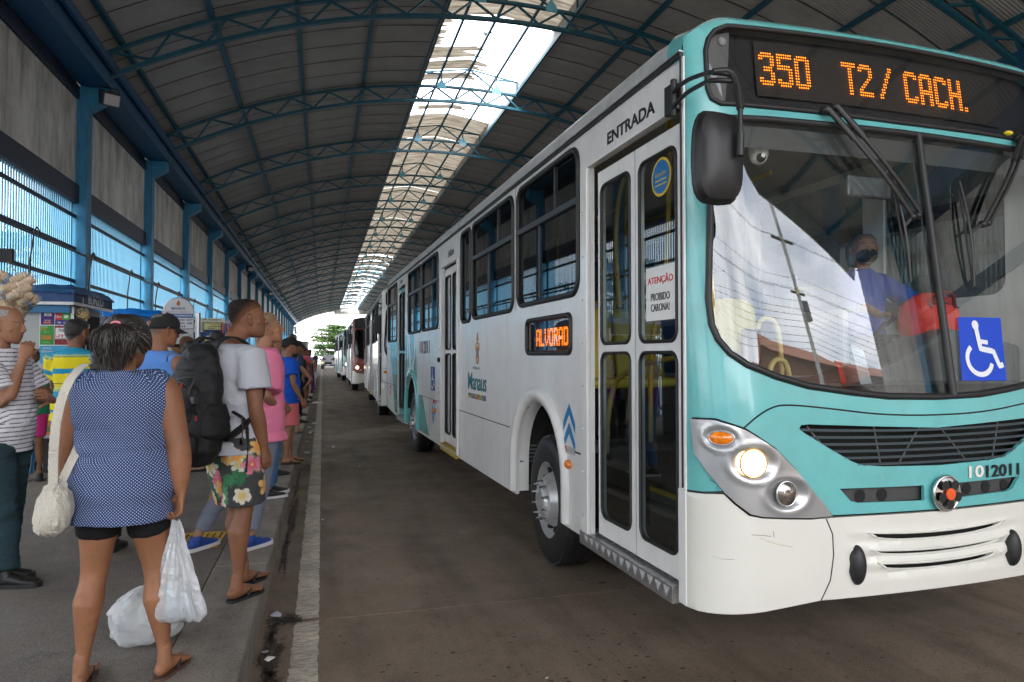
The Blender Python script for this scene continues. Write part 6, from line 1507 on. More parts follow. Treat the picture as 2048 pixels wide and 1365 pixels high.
# white knitted shoulder bag (held on her shoulder: a thing of its own)
knit = mat('white_knit', (.62, .58, .50), .95, spec=.1, bump=1., bscale=160, var=.08)
kb = empty('shoulder_bag', WM1 @ Vector((-.205, -.15, .80)), -radians(4), 'white knitted shoulder bag hanging from the shoulder of the dotted blouse', 'bag')
bm = bmesh.new(); bmesh.ops.create_icosphere(bm, subdivisions=5, radius=1)
for v in bm.verts:
    p = v.co; x = (abs(p.x)**.75)*(1 if p.x > 0 else -1)*.062; y = p.y*.085; z = (abs(p.z)**.7)*(1 if p.z > 0 else -1)*.115
    x *= 1 - .40*max(0, z/.115)**1.5; y *= 1 - .5*max(0, z/.115)**1.5; v.co = Vector((x + .012*noise.noise(p*3) - .015*(z < 0)*z/.1*-1, y + .008*noise.noise(p*4+Vector((3, 0, 0))), z + .004*sin(x*300)))
me = bpy.data.meshes.new('bag_body'); bm.to_mesh(me); bm.free(); me.materials.append(knit); autosmooth(me, 70); inst('bag_body', me, kb)
for (pth) in ([(0, -.02, .10), (.005, -.035, .22), (.02, -.05, .36), (.045, -.055, .47), (.07, -.02, .55), (.085, .09, .60), (.08, .19, .56)], [(0.01, .03, .10), (.05, .07, .22), (.05, .18, .32), (.07, .22, .45), (.08, .19, .56)]):
    mb = MB(); P = smoothpoly(pth, 3, False); v = []
    for i, p in enumerate(P): v += [(p[0]-.019+.0015*(i % 2), p[1]-.004, p[2]), (p[0]+.019-.0015*(i % 2), p[1]-.006, p[2]), (p[0]+.017, p[1]+.004, p[2]), (p[0]-.017, p[1]+.004, p[2])]
    mb.add(v, [(i*4+j, i*4+(j+1) % 4, i*4+4+(j+1) % 4, i*4+4+j) for i in range(len(P)-1) for j in range(4)]); mb.obj('strap', knit, kb, smooth=40)
# plastic carrier bag in her hand
film = film_mat('white_plastic_film', (.80, .82, .84), .26, rough=.22, bump=.9, bscale=38)
def carrier(loc, H_, wt, wb, dp, label, seed, knot=False):
    e = empty('plastic_bag', loc, 0, label, 'bag'); n, k = 84, 44; v = []
    for i in range(k+1):
        t = i/k; z = -H_*t
        if not knot: w = wt + (wb-wt)*min(1, (t/.9))**1.05; d = dp*(.12 + .88*min(1, t/.8)); w *= 1 - .25*max(0, t-.93)/.07; d *= sqrt(max(.02, 1 - (max(0, t-.8)/.2)**3))
        else: pr = sin(pi*min(1, t*1.0))**.5 if t < .5 else sqrt(max(.04, 1-((t-.5)/.5)**4)); w = wb*pr; d = dp*pr
        for j in range(n):
            a = 2*pi*j/n; nn_ = noise.noise(Vector((cos(a)*5+seed, sin(a)*5, t*(1.5 if not knot else 4)))); cr_ = .035*w/.1*noise.noise(Vector((cos(a)*3.2+seed, sin(a)*3.2, t*(1.2 if not knot else 3)))) + .014*(.3-abs(nn_)) + .008*noise.noise(Vector((cos(a)*13, sin(a)*13+seed, t*(3 if not knot else 12))))
            v.append(((w+cr_)*abs(cos(a))**.8*(1 if cos(a) > 0 else -1) + .02*t, (d+cr_*.8)*sin(a), z + .012*noise.noise(Vector((cos(a)*2, sin(a)*2, seed+t*5)))))
    f = [(i*n+j, i*n+(j+1) % n, (i+1)*n+(j+1) % n, (i+1)*n+j) for i in range(k) for j in range(n)] + [tuple(k*n+j for j in range(n))]
    MB().add(v, f).obj('bag_body', film, e, smooth=75); return e
hw = WM1 @ Vector((.235*W1.s, .0, .765*W1.s)); 
cb_ = carrier((hw.x, hw.y, hw.z-.01), .44, .012, .105, .055, 'white plastic carrier bag hanging from the hand beside the black shorts', 2.2)
cb_.rotation_euler = (0, 0, -.3)
# what it carries makes it sag
MB().box(-.05, -.03, -.42, .03, .03, -.28).ball((.045, 0, -.37), (.045, .035, .05), 14, 10).obj('contents', mat('pack_pale', (.35, .45, .5), .5, var=.4), cb_, smooth=60)
gx, gy = ground_pt(282, 1296)
cb2 = carrier((gx, gy+.06, .13+.275), .27, .05, .155, .12, 'bulging white plastic bag standing on the platform behind her legs', 7.7, True)
MB().ball((.0, 0, -.16), (.12, .09, .10), 14, 10).obj('contents', mat('pack_mixed', (.45, .47, .45), .6, var=.4, vscale=12), cb2, smooth=60)
# 2 -- young man with the black backpack
floral = flowers_paint((.05, .05, .052), [(.04, .16, .07), (.03, .11, .055), (.07, .20, .10)], [((.62, .60, .50), (.5, .35, .05)), ((.60, .22, .28), (.45, .05, .12)), ((.62, .42, .14), (.6, .2, .05)), ((.62, .60, .50), (.3, .3, .1))], .095)
M2 = person('tall young man in a grey T-shirt and floral shorts wearing a large black backpack', at_depth(466, 4.06), 45, 1.76,
    dict(girth=1.04, skin=SK2, hair='cropped', hairmat=mat('hair_fade', (.014, .009, .007), .7, var=.3, vscale=60, bump=.4, bscale=200), hyaw=30, hy=.07, hx=.01, arm=1.12, hpitch=3, shoulder=1.02, feet=((-.10, .17, 8), (.08, -.02, 4)), ra=((.212, -.01, 1.11), (.205, .06, .88)), la=((.235, -.0, 1.12), (.24, .12, .9)),
         rh=dict(d=(0, .25, -1), up=(1, .1, .1), curl=(22, 30, 22), thumb=18), eyes=False),
    dict(top=dict(mat=cloth('grey_heather', (.40, .41, .45)), sleeve=.62, hem=.845, loose=.020, cuff=.022, famp=.008, vox=.009),
         bottom=dict(mat=pat('tropical'), len=.93, loose=.022, wide=.022, vox=.0065, paint=floral, famp=.004), shoes='flipflop', strapmat=rubber), vox=.009, detail=2)
WM2 = Matrix.Translation(M2.e.location) @ Matrix.Rotation(M2.e.rotation_euler.z, 4, 'Z')
nylon = mat('black_nylon', (.008, .008, .009), .6, spec=.3, bump=.25, bscale=140, var=.25, vscale=14)
bp_ = empty('backpack', WM2 @ Vector((-.02, -.135, .78*M2.s)), -radians(45), 'large black hiking backpack with zipped pockets worn by the tall young man', 'backpack')
def puff(parent, name, c, r, m, seed, pw=.62, tilt=0., amp=.02, sub=4):
    bm = bmesh.new(); bmesh.ops.create_icosphere(bm, subdivisions=sub, radius=1); M = Matrix.Rotation(tilt, 3, 'X')
    for v in bm.verts:
        p = v.co.copy(); q = 1 + amp*3*noise.noise(p*1.4 + Vector((seed, 0, 0))) + amp*1.2*noise.noise(p*4.5 + Vector((seed, 3, 0)))
        w = Vector([(abs(a)**pw)*(1 if a > 0 else -1)*b for a, b in zip(p, r)])*q; v.co = Vector(c) + M @ w
    me = bpy.data.meshes.new(name); bm.to_mesh(me); bm.free(); me.materials.append(m); autosmooth(me, 75); return inst(name, me, parent)
def softpack(name, rings, seed, amp=.007, vox=.008, sc_=(3, 3, 4)):
    B = Body(); B.loft([((x, y, z), (w, 0, 0), (0, d, 0)) for z, x, y, w, d in rings], 26); co, fa = B.remesh(vox, 2)
    # squarer section
    return put_mesh(name, fold(co, fa, amp, seed, sc_), fa, nylon, bp_)
softpack('main_compartment', [(-.02, 0, -.12, .10, .07), (.0, 0, -.125, .16, .11), (.07, 0, -.13, .195, .135), (.18, 0, -.125, .20, .135), (.32, 0, -.11, .19, .12), (.46, 0, -.09, .17, .105), (.58, 0, -.075, .145, .09), (.67, 0, -.06, .11, .07), (.71, 0, -.05, .06, .04)], 3, .010)
softpack('lower_pocket', [(.0, .0, -.20, .10, .05), (.03, 0, -.215, .155, .085), (.10, 0, -.225, .175, .095), (.17, 0, -.215, .165, .085), (.205, 0, -.20, .13, .05)], 5, .009)
softpack('front_pocket', [(.225, 0, -.18, .09, .03), (.25, 0, -.195, .135, .06), (.34, 0, -.19, .14, .062), (.45, 0, -.165, .125, .055), (.52, 0, -.145, .08, .03)], 7, .007)
softpack('top_pocket', [(.53, 0, -.12, .07, .03), (.55, 0, -.125, .11, .05), (.61, 0, -.11, .105, .05), (.66, 0, -.09, .06, .03)], 9, .005)
for sx in (-1, 1): softpack('side_pocket', [(.14, .175*sx, -.11, .02, .05), (.17, .19*sx, -.11, .035, .085), (.27, .185*sx, -.10, .035, .085), (.35, .17*sx, -.095, .02, .06)], 11, .006)
piping = mat('nylon_piping', (.02, .02, .022), .4)
for z0_, w_, y_, dd in ((.045, .165, -.225, .085), (.20, .145, -.215, .07), (.27, .125, -.20, .055), (.50, .09, -.155, .035)):
    MB().tube([(w_*cos(a), y_ - dd*sin(a)*.9 + .0, z0_ + .012*sin(a*2)) for a in np.linspace(.1, pi-.1, 16)], .0045, 6).obj('piping', piping, bp_, smooth=60)
bp_.scale = (1.06, 1.04, .93); bp_.location.z += .045
zipm = mat('zip_dark', (.03, .03, .032), .35)
for (zz, w, yy) in ((.44, .105, -.235), (.21, .11, -.245), (.60, .10, -.225)): MB().tube([(w*cos(a), yy + .03*abs(cos(a))**2, zz - .0 + .05*sin(a)) for a in np.linspace(0, pi, 14)], .0035, 5).obj('zip', zipm, bp_, smooth=60)
for (x, z0_, z1_) in ((.10, .03, .26), (-.10, .03, .26), (.155, .30, .50)): MB().tube(smoothpoly([(x, -.20, z0_), (x, -.262, (z0_+z1_)/2), (x, -.21, z1_)], 2, False), .009, 4).obj('webbing', black_m, bp_)
MB().box(.085, -.275, .13, .115, -.255, .165).box(-.115, -.275, .13, -.085, -.255, .165).box(.13, -.225, .36, .17, -.20, .40).obj('buckle', zipm, bp_)
for p_ in ((.10, -.245, .45), (.155, -.20, .26)): MB().box(p_[0], p_[1], p_[2], p_[0]+.004, p_[1]-.008, p_[2]+.03).obj('zip_pull', mat('red_pull', (.4, .02, .02), .5), bp_)
for sx in (-1, 1):
    mb = MB(); P = smoothpoly([(.06*sx, -.03, .60), (.085*sx, -.04, .705), (.10*sx, .03, .755), (.115*sx, .12, .735), (.13*sx, .235, .62), (.135*sx, .25, .48), (.16*sx, .20, .33), (.19*sx, .07, .2), (.17*sx, -.03, .12)], 3, False); v = []
    for p in P: v += [(p[0]-.026, p[1], p[2]+.004), (p[0]+.026, p[1], p[2]-.002), (p[0]+.024, p[1]-.008, p[2]+.010), (p[0]-.024, p[1]-.008, p[2]+.014)]
    mb.add(v, [(i*4+j, i*4+(j+1) % 4, i*4+4+(j+1) % 4, i*4+4+j) for i in range(len(P)-1) for j in range(4)]); mb.obj('shoulder_strap', nylon, bp_, smooth=50)
MB().tube(smoothpoly([(.18, -.0, .30), (.20, .08, .24), (.195, .09, .10), (.19, .085, -.08)], 2, False), .010, 4).obj('hanging_strap', black_m, bp_)
MB().tube([(.205, .04, .27), (.21, .04, .20), (.205, .045, .13)], .004, 5).box(.200, .035, .10, .212, .05, .14).obj('key_ring', chrome, bp_)

gsw = cloth('grey_sweatpants', (.17, .19, .24)); pinkt = cloth('pink', (.72, .20, .33)); bluesh = mat('shoe_blue', (.012, .05, .25), .6, var=.5, vscale=25); wsole = mat('sole_white', (.6, .6, .6), .6)
M3 = person('man in a pink T-shirt and grey sweatpants mostly hidden behind the backpack', at_depth(529, 5.2), 72, 1.74,
    dict(girth=.98, leg=.9, skin=SK3, hair='short', hairmat=mat('hair_light', (.22, .15, .09), .6, var=.3, vscale=40), hpitch=14, feet=((-.10, -.45, 35), (.10, -.12, 30)), ra=((.27, -.05, 1.13), (.12, .06, 1.06)), la=((.25, .0, 1.13), (.12, .08, 1.06)), rh=dict(d=(-1, .25, .1), up=(.1, 1, 0)), lh=dict(d=(1, .25, .1), up=(-.1, 1, 0))),
    dict(top=dict(mat=pinkt, sleeve=.85, hem=.79, loose=.036, flare=1.2, cuff=.03, wide=1), bottom=dict(name='sweatpants', mat=gsw, len=1.86, loose=.014, ankle=.040, famp=.006), shoes='sneaker', shoemat=bluesh, solemat=wsole), vox=.011, detail=2)
M4 = person('man in a royal blue T-shirt, pink shorts and black cap standing at the kerb', at_depth(577, 9.1), 72, 1.66,
    dict(girth=1.10, belly=.03, skin=SK4, hair='cropped', hpitch=4, feet=((-.10, .06, 4), (.10, -.05, -8)), ra=((.245, .0, 1.12), (.23, .12, .90))),
    dict(top=dict(mat=cloth('royal_blue', (.012, .09, .52)), sleeve=.6, hem=.84, loose=.022), bottom=dict(mat=cloth('salmon', (.66, .16, .18)), len=.98, loose=.022, wide=.015), shoes='flipflop'), vox=.013, detail=1)
cap(M4, mat('cap_black', (.012, .012, .013), .85))
M5 = person('woman in purple top and blue jeans with long brown hair behind the pink shirt', at_depth(541, 6.95), 60, 1.62,
    dict(girth=1.0, female=True, skin=SK4, hair='long', hairmat=brown_hair, ra=((.24, -.03, 1.13), (.16, .10, 1.0)), feet=((-.10, .08, 4), (.10, -.06, -8))),
    dict(top=dict(mat=cloth('purple', (.10, .02, .22)), sleeve=.4, hem=.88), bottom=dict(name='jeans', mat=cloth('denim', (.06, .13, .26)), len=1.9, loose=.01), shoes='sneaker', shoemat=rubber, solemat=wsole), vox=.013, detail=1)
M6 = person('small woman in a black top with a hand on her hip and purple hair tie', at_depth(588, 12.6), 20, 1.50,
    dict(girth=1.02, female=True, skin=SK3, hair='bun', ra=((.40, -.02, 1.16), (.22, .06, .98)), feet=((-.1, .0, 0), (.1, .0, 0))),
    dict(top=dict(mat=cloth('black_top', (.012, .012, .013)), sleeve=0, hem=.88), bottom=dict(mat=cloth('black_leggings', (.01, .01, .011)), len=1.3, loose=.006), shoes='flats', shoemat=mat('tan_shoe', (.35, .18, .1), .6)), vox=.016, detail=1)
MB().tube([M6.hf(.025*cos(a), -.100, -.030 + .025*sin(a)) for a in np.linspace(0, 2*pi, 14, endpoint=False)], .008, 6, True).obj('hair_tie', mat('purple_tie', (.3, .05, .5), .5), M6.e)
# 11 -- old man with the striped T-shirt at the left edge
M7 = person('old balding man in a white T-shirt with thin navy stripes at the left edge', at_depth(4, 4.32), 100, 1.73,
    dict(girth=1.12, belly=.045, skin=SK4, hair='balding', hairmat=mat('hair_white_short', (.27, .25, .23), .7, var=.3, vscale=70, bump=.4), hpitch=-6, hyaw=-4, brow=True,
         feet=((-.09, -.05, 0), (.10, .10, 0)), ra=((.22, .16, 1.14), (.125, .20, 1.42)), la=((.24, .10, 1.15), (.04, .28, 1.16)),
         rh=dict(d=(-.32, .12, 1), up=(.8, .7, .1), curl=(28, 45, 25), thumb=20), lh=dict(d=(.9, .1, .35), up=(-.2, .9, .3), curl=(15, 20, 15))),
    dict(top=dict(mat=pat('navy_striped'), sleeve=.74, hem=.83, loose=.024, cuff=.026, paint=stripes_navy, famp=.007, vox=.0058, flare=1.03),
         bottom=dict(mat=cloth('dark_teal', (.022, .045, .055)), len=1.93, loose=.022, ankle=.06, famp=.010), shoes='boot', shoemat=mat('black_leather', (.012, .012, .012), .45)), vox=.009, detail=2)
M8 = person('man in a yellow and blue striped polo shirt facing the snack stall', at_depth(152, 6.1), 8, 1.74,
    dict(girth=1.04, skin=SK2, hair='short', hyaw=18, mask=mat('mask_black', (.012, .014, .02), .85), la=((.22, .10, 1.13), (.10, .28, 1.10)), ra=((.24, .10, 1.13), (.12, .28, 1.12))),
    dict(top=dict(mat=pat('polo_striped'), sleeve=.6, hem=.86, loose=.02, paint=stripes_polo, collar=True, vox=.008, famp=.007), bottom=dict(name='jeans', mat=cloth('washed_denim', (.20, .25, .33)), len=1.93, loose=.014), shoes='sneaker', shoemat=rubber), vox=.013, detail=1)
M9 = person('woman with long black hair and dark clothes between the polo shirt and the dotted blouse', at_depth(206, 5.0), 0, 1.47,
    dict(girth=1.0, female=True, skin=SK4, hair='long'), dict(top=dict(mat=cloth('black_top', (.012, .012, .013)), sleeve=.5, hem=.88), bottom=dict(name='trousers', mat=cloth('charcoal', (.02, .02, .022)), len=1.92), shoes='boot'), vox=.014, detail=1)
M10 = person('older man in a light blue sleeveless shirt, sunglasses and black cap', at_depth(322, 5.05), 42, 1.72,
    dict(girth=1.15, belly=.03, skin=SK1, hair='cropped', hairmat=grey_hair, hyaw=12, hpitch=-8, arm=1.1, ra=((.235, .06, 1.12), (.22, .16, .90)), la=((.22, .12, 1.14), (.10, .30, 1.22))),
    dict(top=dict(mat=cloth('sky_blue', (.10, .25, .62)), sleeve=0, hem=.86, loose=.02), bottom=dict(mat=cloth('ochre', (.22, .11, .04)), len=1.0, loose=.02), shoes='flipflop'), vox=.010, detail=2)
cap(M10, mat('cap_black', (.012, .012, .013), .85), backstrap=True)
for sx in (-1, 1): MB().ball(M10.hf(.034*sx, .094, .012), (.026, .012, .018), 12, 8).obj('sunglass_lens', mat('sunglass', (.01, .01, .01), .1), M10.e, smooth=60)
flor2 = flowers_paint((.012, .012, .013), [(.10, .02, .03)], [((.42, .10, .16), (.35, .02, .05)), ((.45, .35, .35), (.3, .05, .1))], .038, 9, small=True)
M11 = person('woman in a black dress with small pink flowers, white mask and low bun', at_depth(380, 8.5), 58, 1.60,
    dict(girth=1.05, female=True, skin=SK4, hair='bun', mask=mat('mask_white', (.6, .6, .6), .8), ra=((.24, .06, 1.12), (.18, .22, 1.0))),
    dict(top=dict(name='dress_top', mat=pat('dark_floral'), sleeve=.5, hem=.86, paint=flor2, vox=.010), bottom=dict(name='dress_skirt', mat=pat('dark_floral2'), skirt=.55, paint=flor2, len=.5, vox=.011), shoes='flats', shoemat=mat('beige_flats', (.45, .28, .2), .6)), vox=.013, detail=1)
GREENC = cloth('green', (.02, .22, .08)); tealf = flowers_paint((.03, .17, .19), [(.02, .1, .08)], [((.5, .45, .3), (.5, .1, .05)), ((.1, .35, .35), (.4, .2, .05))], .06, 12, small=True)
far = [
 ('man in black cap and navy shirt just past the small woman in black', 593, 14.6, 60, 1.74, dict(skin=SK4, hair='cropped'), dict(mat=cloth('navy_tee', (.03, .06, .12)), sleeve=.6), dict(mat=cloth('charcoal', (.02,)*3), len=1.9), 'cap', 'shoe'),
 ('man in black cap in profile behind the first black cap of the queue', 597, 16.4, 80, 1.72, dict(skin=SK3, hair='cropped'), dict(mat=GREENC, sleeve=.6), dict(mat=cloth('denim', (.06, .13, .26)), len=1.9), 'cap', 'shoe'),
 ('man in a coral red shirt with dark backpack straps far along the queue', 605, 19.5, 10, 1.70, dict(skin=SK2, hair='short'), dict(mat=cloth('coral', (.55, .10, .12)), sleeve=.6), dict(mat=cloth('charcoal', (.02,)*3), len=1.0), 'pack', 'shoe'),
 ('woman in a turquoise flowered shirt and red shorts far along the platform', 614, 23.0, 15, 1.64, dict(skin=SK3, hair='bun', female=True, ra=((.34, 0, 1.15), (.26, .08, .95))), dict(mat=pat('turquoise_floral'), sleeve=.6, paint=tealf), dict(mat=cloth('red', (.4, .03, .03)), len=.9), None, 'shoe'),
 ('woman in a long purple dress beyond the turquoise flowered shirt', 619, 26.5, 30, 1.66, dict(skin=SK1, hair='long', female=True), dict(mat=cloth('purple_dress', (.08, .02, .12)), sleeve=.6), dict(mat=cloth('purple_dress', (.08, .02, .12)), skirt=.12, len=.5), None, 'shoe'),
 ('person walking alone in dark clothes at the far end of the platform', 631, 64.0, 180, 1.72, dict(skin=SK2, hair='short', feet=((-.1, .2, 0), (.1, -.2, 0))), dict(mat=cloth('dark_grey', (.03,)*3), sleeve=.6), dict(mat=cloth('black_shorts', (.008,)*3), len=1.0), None, 'shoe'),
 ('woman with dark hair pulled back seen above the blue cap near the brown haired woman', 541, 8.2, 60, 1.63, dict(skin=SK3, hair='bun', female=True), dict(mat=cloth('purple', (.10, .02, .22)), sleeve=.6), dict(mat=cloth('denim', (.06, .13, .26)), len=1.9), None, 'shoe'),
 ('woman whose face shows between the black cap and the floral dress', 355, 10.6, 205, 1.60, dict(skin=SK3, hair='bun', female=True), dict(mat=cloth('white_tee', (.5,)*3), sleeve=.6), dict(mat=cloth('denim', (.06, .13, .26)), len=1.9), None, 'shoe'),
 ('person with a knitted white cap by the yellow lettered stall', 402, 11.0, 110, 1.60, dict(skin=SK1, hair=None), dict(mat=cloth('grey_heather', (.40, .41, .45)), sleeve=.6), dict(mat=cloth('charcoal', (.02,)*3), len=1.9), 'wcap', 'shoe'),
 ('dark haired man in an olive shirt next to the white knitted cap', 418, 10.2, 70, 1.64, dict(skin=SK4, hair='short'), dict(mat=cloth('olive', (.26, .19, .10)), sleeve=.6), dict(mat=cloth('charcoal', (.02,)*3), len=1.9), None, 'shoe'),
 ('dark haired man partly hidden by the strap of the black backpack', 433, 9.0, 20, 1.74, dict(skin=SK4, hair='short'), dict(mat=cloth('dark_tee', (.03,)*3), sleeve=.6), dict(mat=cloth('charcoal', (.02,)*3), len=1.9), None, 'shoe'),
 ('woman with dark hair standing behind the bun of the floral dress', 372, 10.0, 40, 1.70, dict(skin=SK1, hair='short', hairmat=brown_hair), dict(mat=cloth('dark_tee', (.03,)*3), sleeve=.6), dict(mat=cloth('denim', (.06, .13, .26)), len=1.9), None, 'shoe'),
 ('man in a grey shirt waiting behind the coral red shirt', 609, 21.0, 60, 1.66, dict(skin=SK1, hair='short'), dict(mat=cloth('grey_heather', (.40, .41, .45)), sleeve=.6), dict(mat=cloth('charcoal', (.02,)*3), len=1.9), None, 'shoe'),
 ('child in green top and pink shorts behind the striped old man', 64, 7.9, 170, 1.50, dict(skin=SK2, hair='short', girth=1.1, la=((.27, .1, 1.15), (.1, .2, 1.3)), ra=((.27, .1, 1.15), (.1, .2, 1.3))), dict(mat=cloth('navy_green', (.02, .2, .1)), sleeve=.6), dict(mat=cloth('magenta', (.5, .03, .18)), len=.9, loose=.01), None, 'flat'),
]
for (lb, px, D, fc, h, o, tp, bt, ex, shs) in far:
    tp = dict(tp); tp.setdefault('hem', .86); big = D < 12
    P = person(lb, at_depth(px, D), fc, h, o, dict(top=tp, bottom=bt, shoes='sneaker' if shs == 'shoe' else 'flats', shoemat=rubber), vox=.016 if big else (.02 if D < 30 else .03), detail=1 if big else 0)
    if ex == 'cap': cap(P, mat('cap_black', (.012, .012, .013), .85))
    if ex == 'wcap':
        B = Body(); B.ball(P.hf(0, -.005, .055), (.092*P.hs, .108*P.hs, .085*P.hs)); co, fa = B.remesh(.01, 2); put_mesh('knitted_cap', co, fa, knit, P.e)
    if ex == 'pack': puff(P.e, 'rucksack', (0, -.2, 1.15), (.15, .1, .22), nylon, 1, .7, sub=3)
# driver behind the wheel
DRV = person('bus driver in a blue shirt and black mask sitting behind the windscreen', b1(2.12, 1.05, 0)[:2], 180 - math.degrees(THB), 1.72,
    dict(skin=SK3, hair='cropped', hairmat=mat('hair_salt', (.06, .055, .05), .6, var=.3, vscale=60), mask=mat('mask_black', (.012, .014, .02), .85), hyaw=28,
         feet=((-.13, .52, 0, .5), (.13, .52, 0, .5)), ra=((.30, .22, 1.22), (.30, .46, 1.12)), la=((.28, .22, 1.22), (.16, .46, 1.16)), rh=dict(d=(0, 1, .1), up=(0, .1, 1), curl=(35, 50, 35)), lh=dict(d=(.2, 1, .1), up=(0, .1, 1), curl=(35, 50, 35))),
    dict(top=dict(mat=cloth('driver_blue', (.02, .055, .32)), sleeve=1.3, hem=.9, collar=True), bottom=dict(name='trousers', mat=cloth('navy_trousers', (.01, .015, .03)), len=1.8), shoes='boot'), vox=.012, detail=2, z0=.72, group='people inside the nearest bus')
PAS = person('passenger in a striped shirt and white mask behind the first side window', b1(.62, 2.75, 0)[:2], 180 - math.degrees(THB), 1.70,
    dict(skin=SK4, hair='short', mask=mat('mask_white', (.6, .6, .6), .8), hyaw=30, feet=((-.13, .42, 0, .35), (.13, .42, 0, .35))),
    dict(top=dict(mat=pat('pale_striped'), sleeve=.7, hem=.9, paint=lambda co, A, s: np.where(((co[:, 0]/.03) % 1 < .25)[:, None], np.array([[.05, .06, .12]]), np.array([[.6, .58, .56]]))), bottom=dict(mat=cloth('navy_trousers', (.01, .015, .03)), len=1.0), shoes='boot'), vox=.015, detail=1, z0=.62, group='people inside the nearest bus')
# ------------------------------------------------------------------ stalls, signs and small things on the platform
navy = mat('stall_navy_panel', (.008, .05, .17), .45, var=.1, dirt=((.1, .13, .2), .25, 6)); stall_w = mat('stall_pale_wall', (.42, .43, .42), .5, var=.06, dirt=((.2, .2, .18), .4, 3))
tarp_d = mat('tarpaulin_dark_blue', (.015, .09, .22), .5, bump=1., bscale=9, var=.3, vscale=6); tarp_b = mat('tarpaulin_bright_blue', (.005, .16, .55), .4, bump=1., bscale=14, var=.15)
def P3(px, py, Y):
    cy, sy = cos(YAW), sin(YAW); cp, sp = cos(PIT), sin(PIT); r = Vector((sy*cp, cy*cp, sp)) + Vector((cy, -sy, 0))*((px-1024)/FPX) + Vector((-sy*sp, -cy*sp, cp))*((682.5-py)/FPX); t = Y/r.y; return Vector((t*r.x, Y, 1.55+t*r.z))
def tarp(parent, x0, x1, y0, y1, z, m, seed, drop=.12):
    nx, ny = 28, 18; v = []
    for j in range(ny+1):
        for i in range(nx+1):
            a, b = i/nx, j/ny; x, y = x0+(x1-x0)*a, y0+(y1-y0)*b; e = min(a, 1-a, b, 1-b); dz = -drop if e == 0 else .0
            v.append((x + (.01*noise.noise(Vector((y*5, seed, z))) if e == 0 else 0), y, z + dz + .035*noise.noise(Vector((x*2.5, y*2.5, seed))) + .02*noise.noise(Vector((x*9, y*9, seed)))))
    o = MB().add(v, [(j*(nx+1)+i, j*(nx+1)+i+1, (j+1)*(nx+1)+i+1, (j+1)*(nx+1)+i) for j in range(ny) for i in range(nx)]).obj('tarpaulin', m, parent, smooth=60)
    return o
def poster(parent, x0, z0, x1, z1, Y, m, name='poster'):
    return MB().box(x0, Y-.012, z0, x1, Y, z1).obj(name, m, parent)
def ptext(parent, s, x, z, Y, w, h, m, name='poster_lettering', **k): return text(s, m, (x, Y-.0145, z), ROTF, w=w, h=h, parent=parent, name=name, **k)
D_ = decal; white_d = D_('white', (.7, .68, .6)); yel_d = D_('yellow', (.6, .4, .02)); red_d = D_('red', (.55, .03, .03)); org_d = D_('orange', (.7, .18, .02)); grn_d = D_('green', (.03, .28, .03)); pur_d = D_('purple', (.05, .01, .16))
# stall 1
k1 = empty('snack_stall', (0, 0, 0), 0, 'dark blue snack stall with phone credit posters and a crumpled blue tarpaulin roof', 'stall')
Y1_ = 10.0; c0 = P3(149, 606, Y1_); XR1 = c0.x
MB().box(-5.0, Y1_+.12, .13, XR1-.12, Y1_+1.5, c0.z-.02).obj('stall_wall', stall_w, k1)
zt = P3(149, 606, Y1_).z; zr = P3(149, 574, Y1_).z
MB().box(-5.05, Y1_-.02, zt+.01, XR1, Y1_+1.62, zr-.04).obj('canopy_board', navy, k1); MB().box(-5.05, Y1_-.035, zt-.03, XR1+.012, Y1_-.02, zt+.008).box(XR1, Y1_-.035, zt-.03, XR1+.016, Y1_+1.62, zt+.008).obj('canopy_trim', white_paint, k1)
MB().box(-5.05, Y1_+.02, zt-.13, XR1-.06, Y1_+.10, zt-.035).obj('lintel', mat('stall_blue_light', (.03, .16, .33), .5), k1)
tarp(k1, -5.1, XR1+.03, Y1_-.05, Y1_+1.65, zr+.02, tarp_d, 3., .11)
MB().box(XR1+.002, Y1_+.0, zt-.02, XR1+.012, Y1_+1.6, zr-.06).obj('side_cloth', mat('cloth_faded_navy', (.05, .08, .14), .9, var=.3, vscale=10, bump=.6, bscale=12), k1)
text('BUNZO', D_('faded_white', (.42, .45, .48)), (XR1+.015, Y1_+.82, (zt+zr)/2-.02), (pi/2, 0, pi/2), w=.66, h=.13, parent=k1, name='stall_name', bold=.02)
def px_(px): return P3(px, 650, Y1_+.08).x
def pz_(py): return P3(110, py, Y1_+.08).z
Yp = Y1_+.10
frame = poster(k1, px_(80)-.01, pz_(693), px_(147), pz_(614)+.01, Yp+.004, white_paint, 'poster_board')
pa = poster(k1, px_(81), pz_(650), px_(108), pz_(615), Yp-.004, pur_d); pb = poster(k1, px_(110), pz_(650), px_(140), pz_(615), Yp-.004, D_('dark_grey', (.05, .05, .06)))
pc = poster(k1, px_(80), pz_(690), px_(107), pz_(652), Yp-.004, grn_d); pd = poster(k1, px_(109), pz_(690), px_(140), pz_(652), Yp-.004, D_('dark_red', (.22, .01, .02)))
Ya = Yp-.016
def lab(par, s, x0, x1, y0, y1, m, **k): ptext(par, s, (px_(x0)+px_(x1))/2, (pz_(y0)+pz_(y1))/2, Ya+.011, px_(x1)-px_(x0), pz_(y0)-pz_(y1), m, **k)
lab(pa, 'vivo', 86, 96, 617, 621, white_d, bold=.02); lab(pa, 'PRÉ', 98, 106, 617, 621, org_d, bold=.02); lab(pa, '8GB', 88, 103, 626, 633, white_d, bold=.03); lab(pa, 'HOJE', 89, 101, 640, 643, white_d)
MB().box(px_(87), Ya-.004, pz_(647), px_(102), Ya, pz_(644)).obj('poster_block', org_d, pa); MB().box(px_(84), Ya-.004, pz_(626), px_(91), Ya, pz_(622)).obj('poster_block', org_d, pa)
lab(pb, 'AQUI TEM', 112, 139, 617.5, 622, white_d, bold=.03)
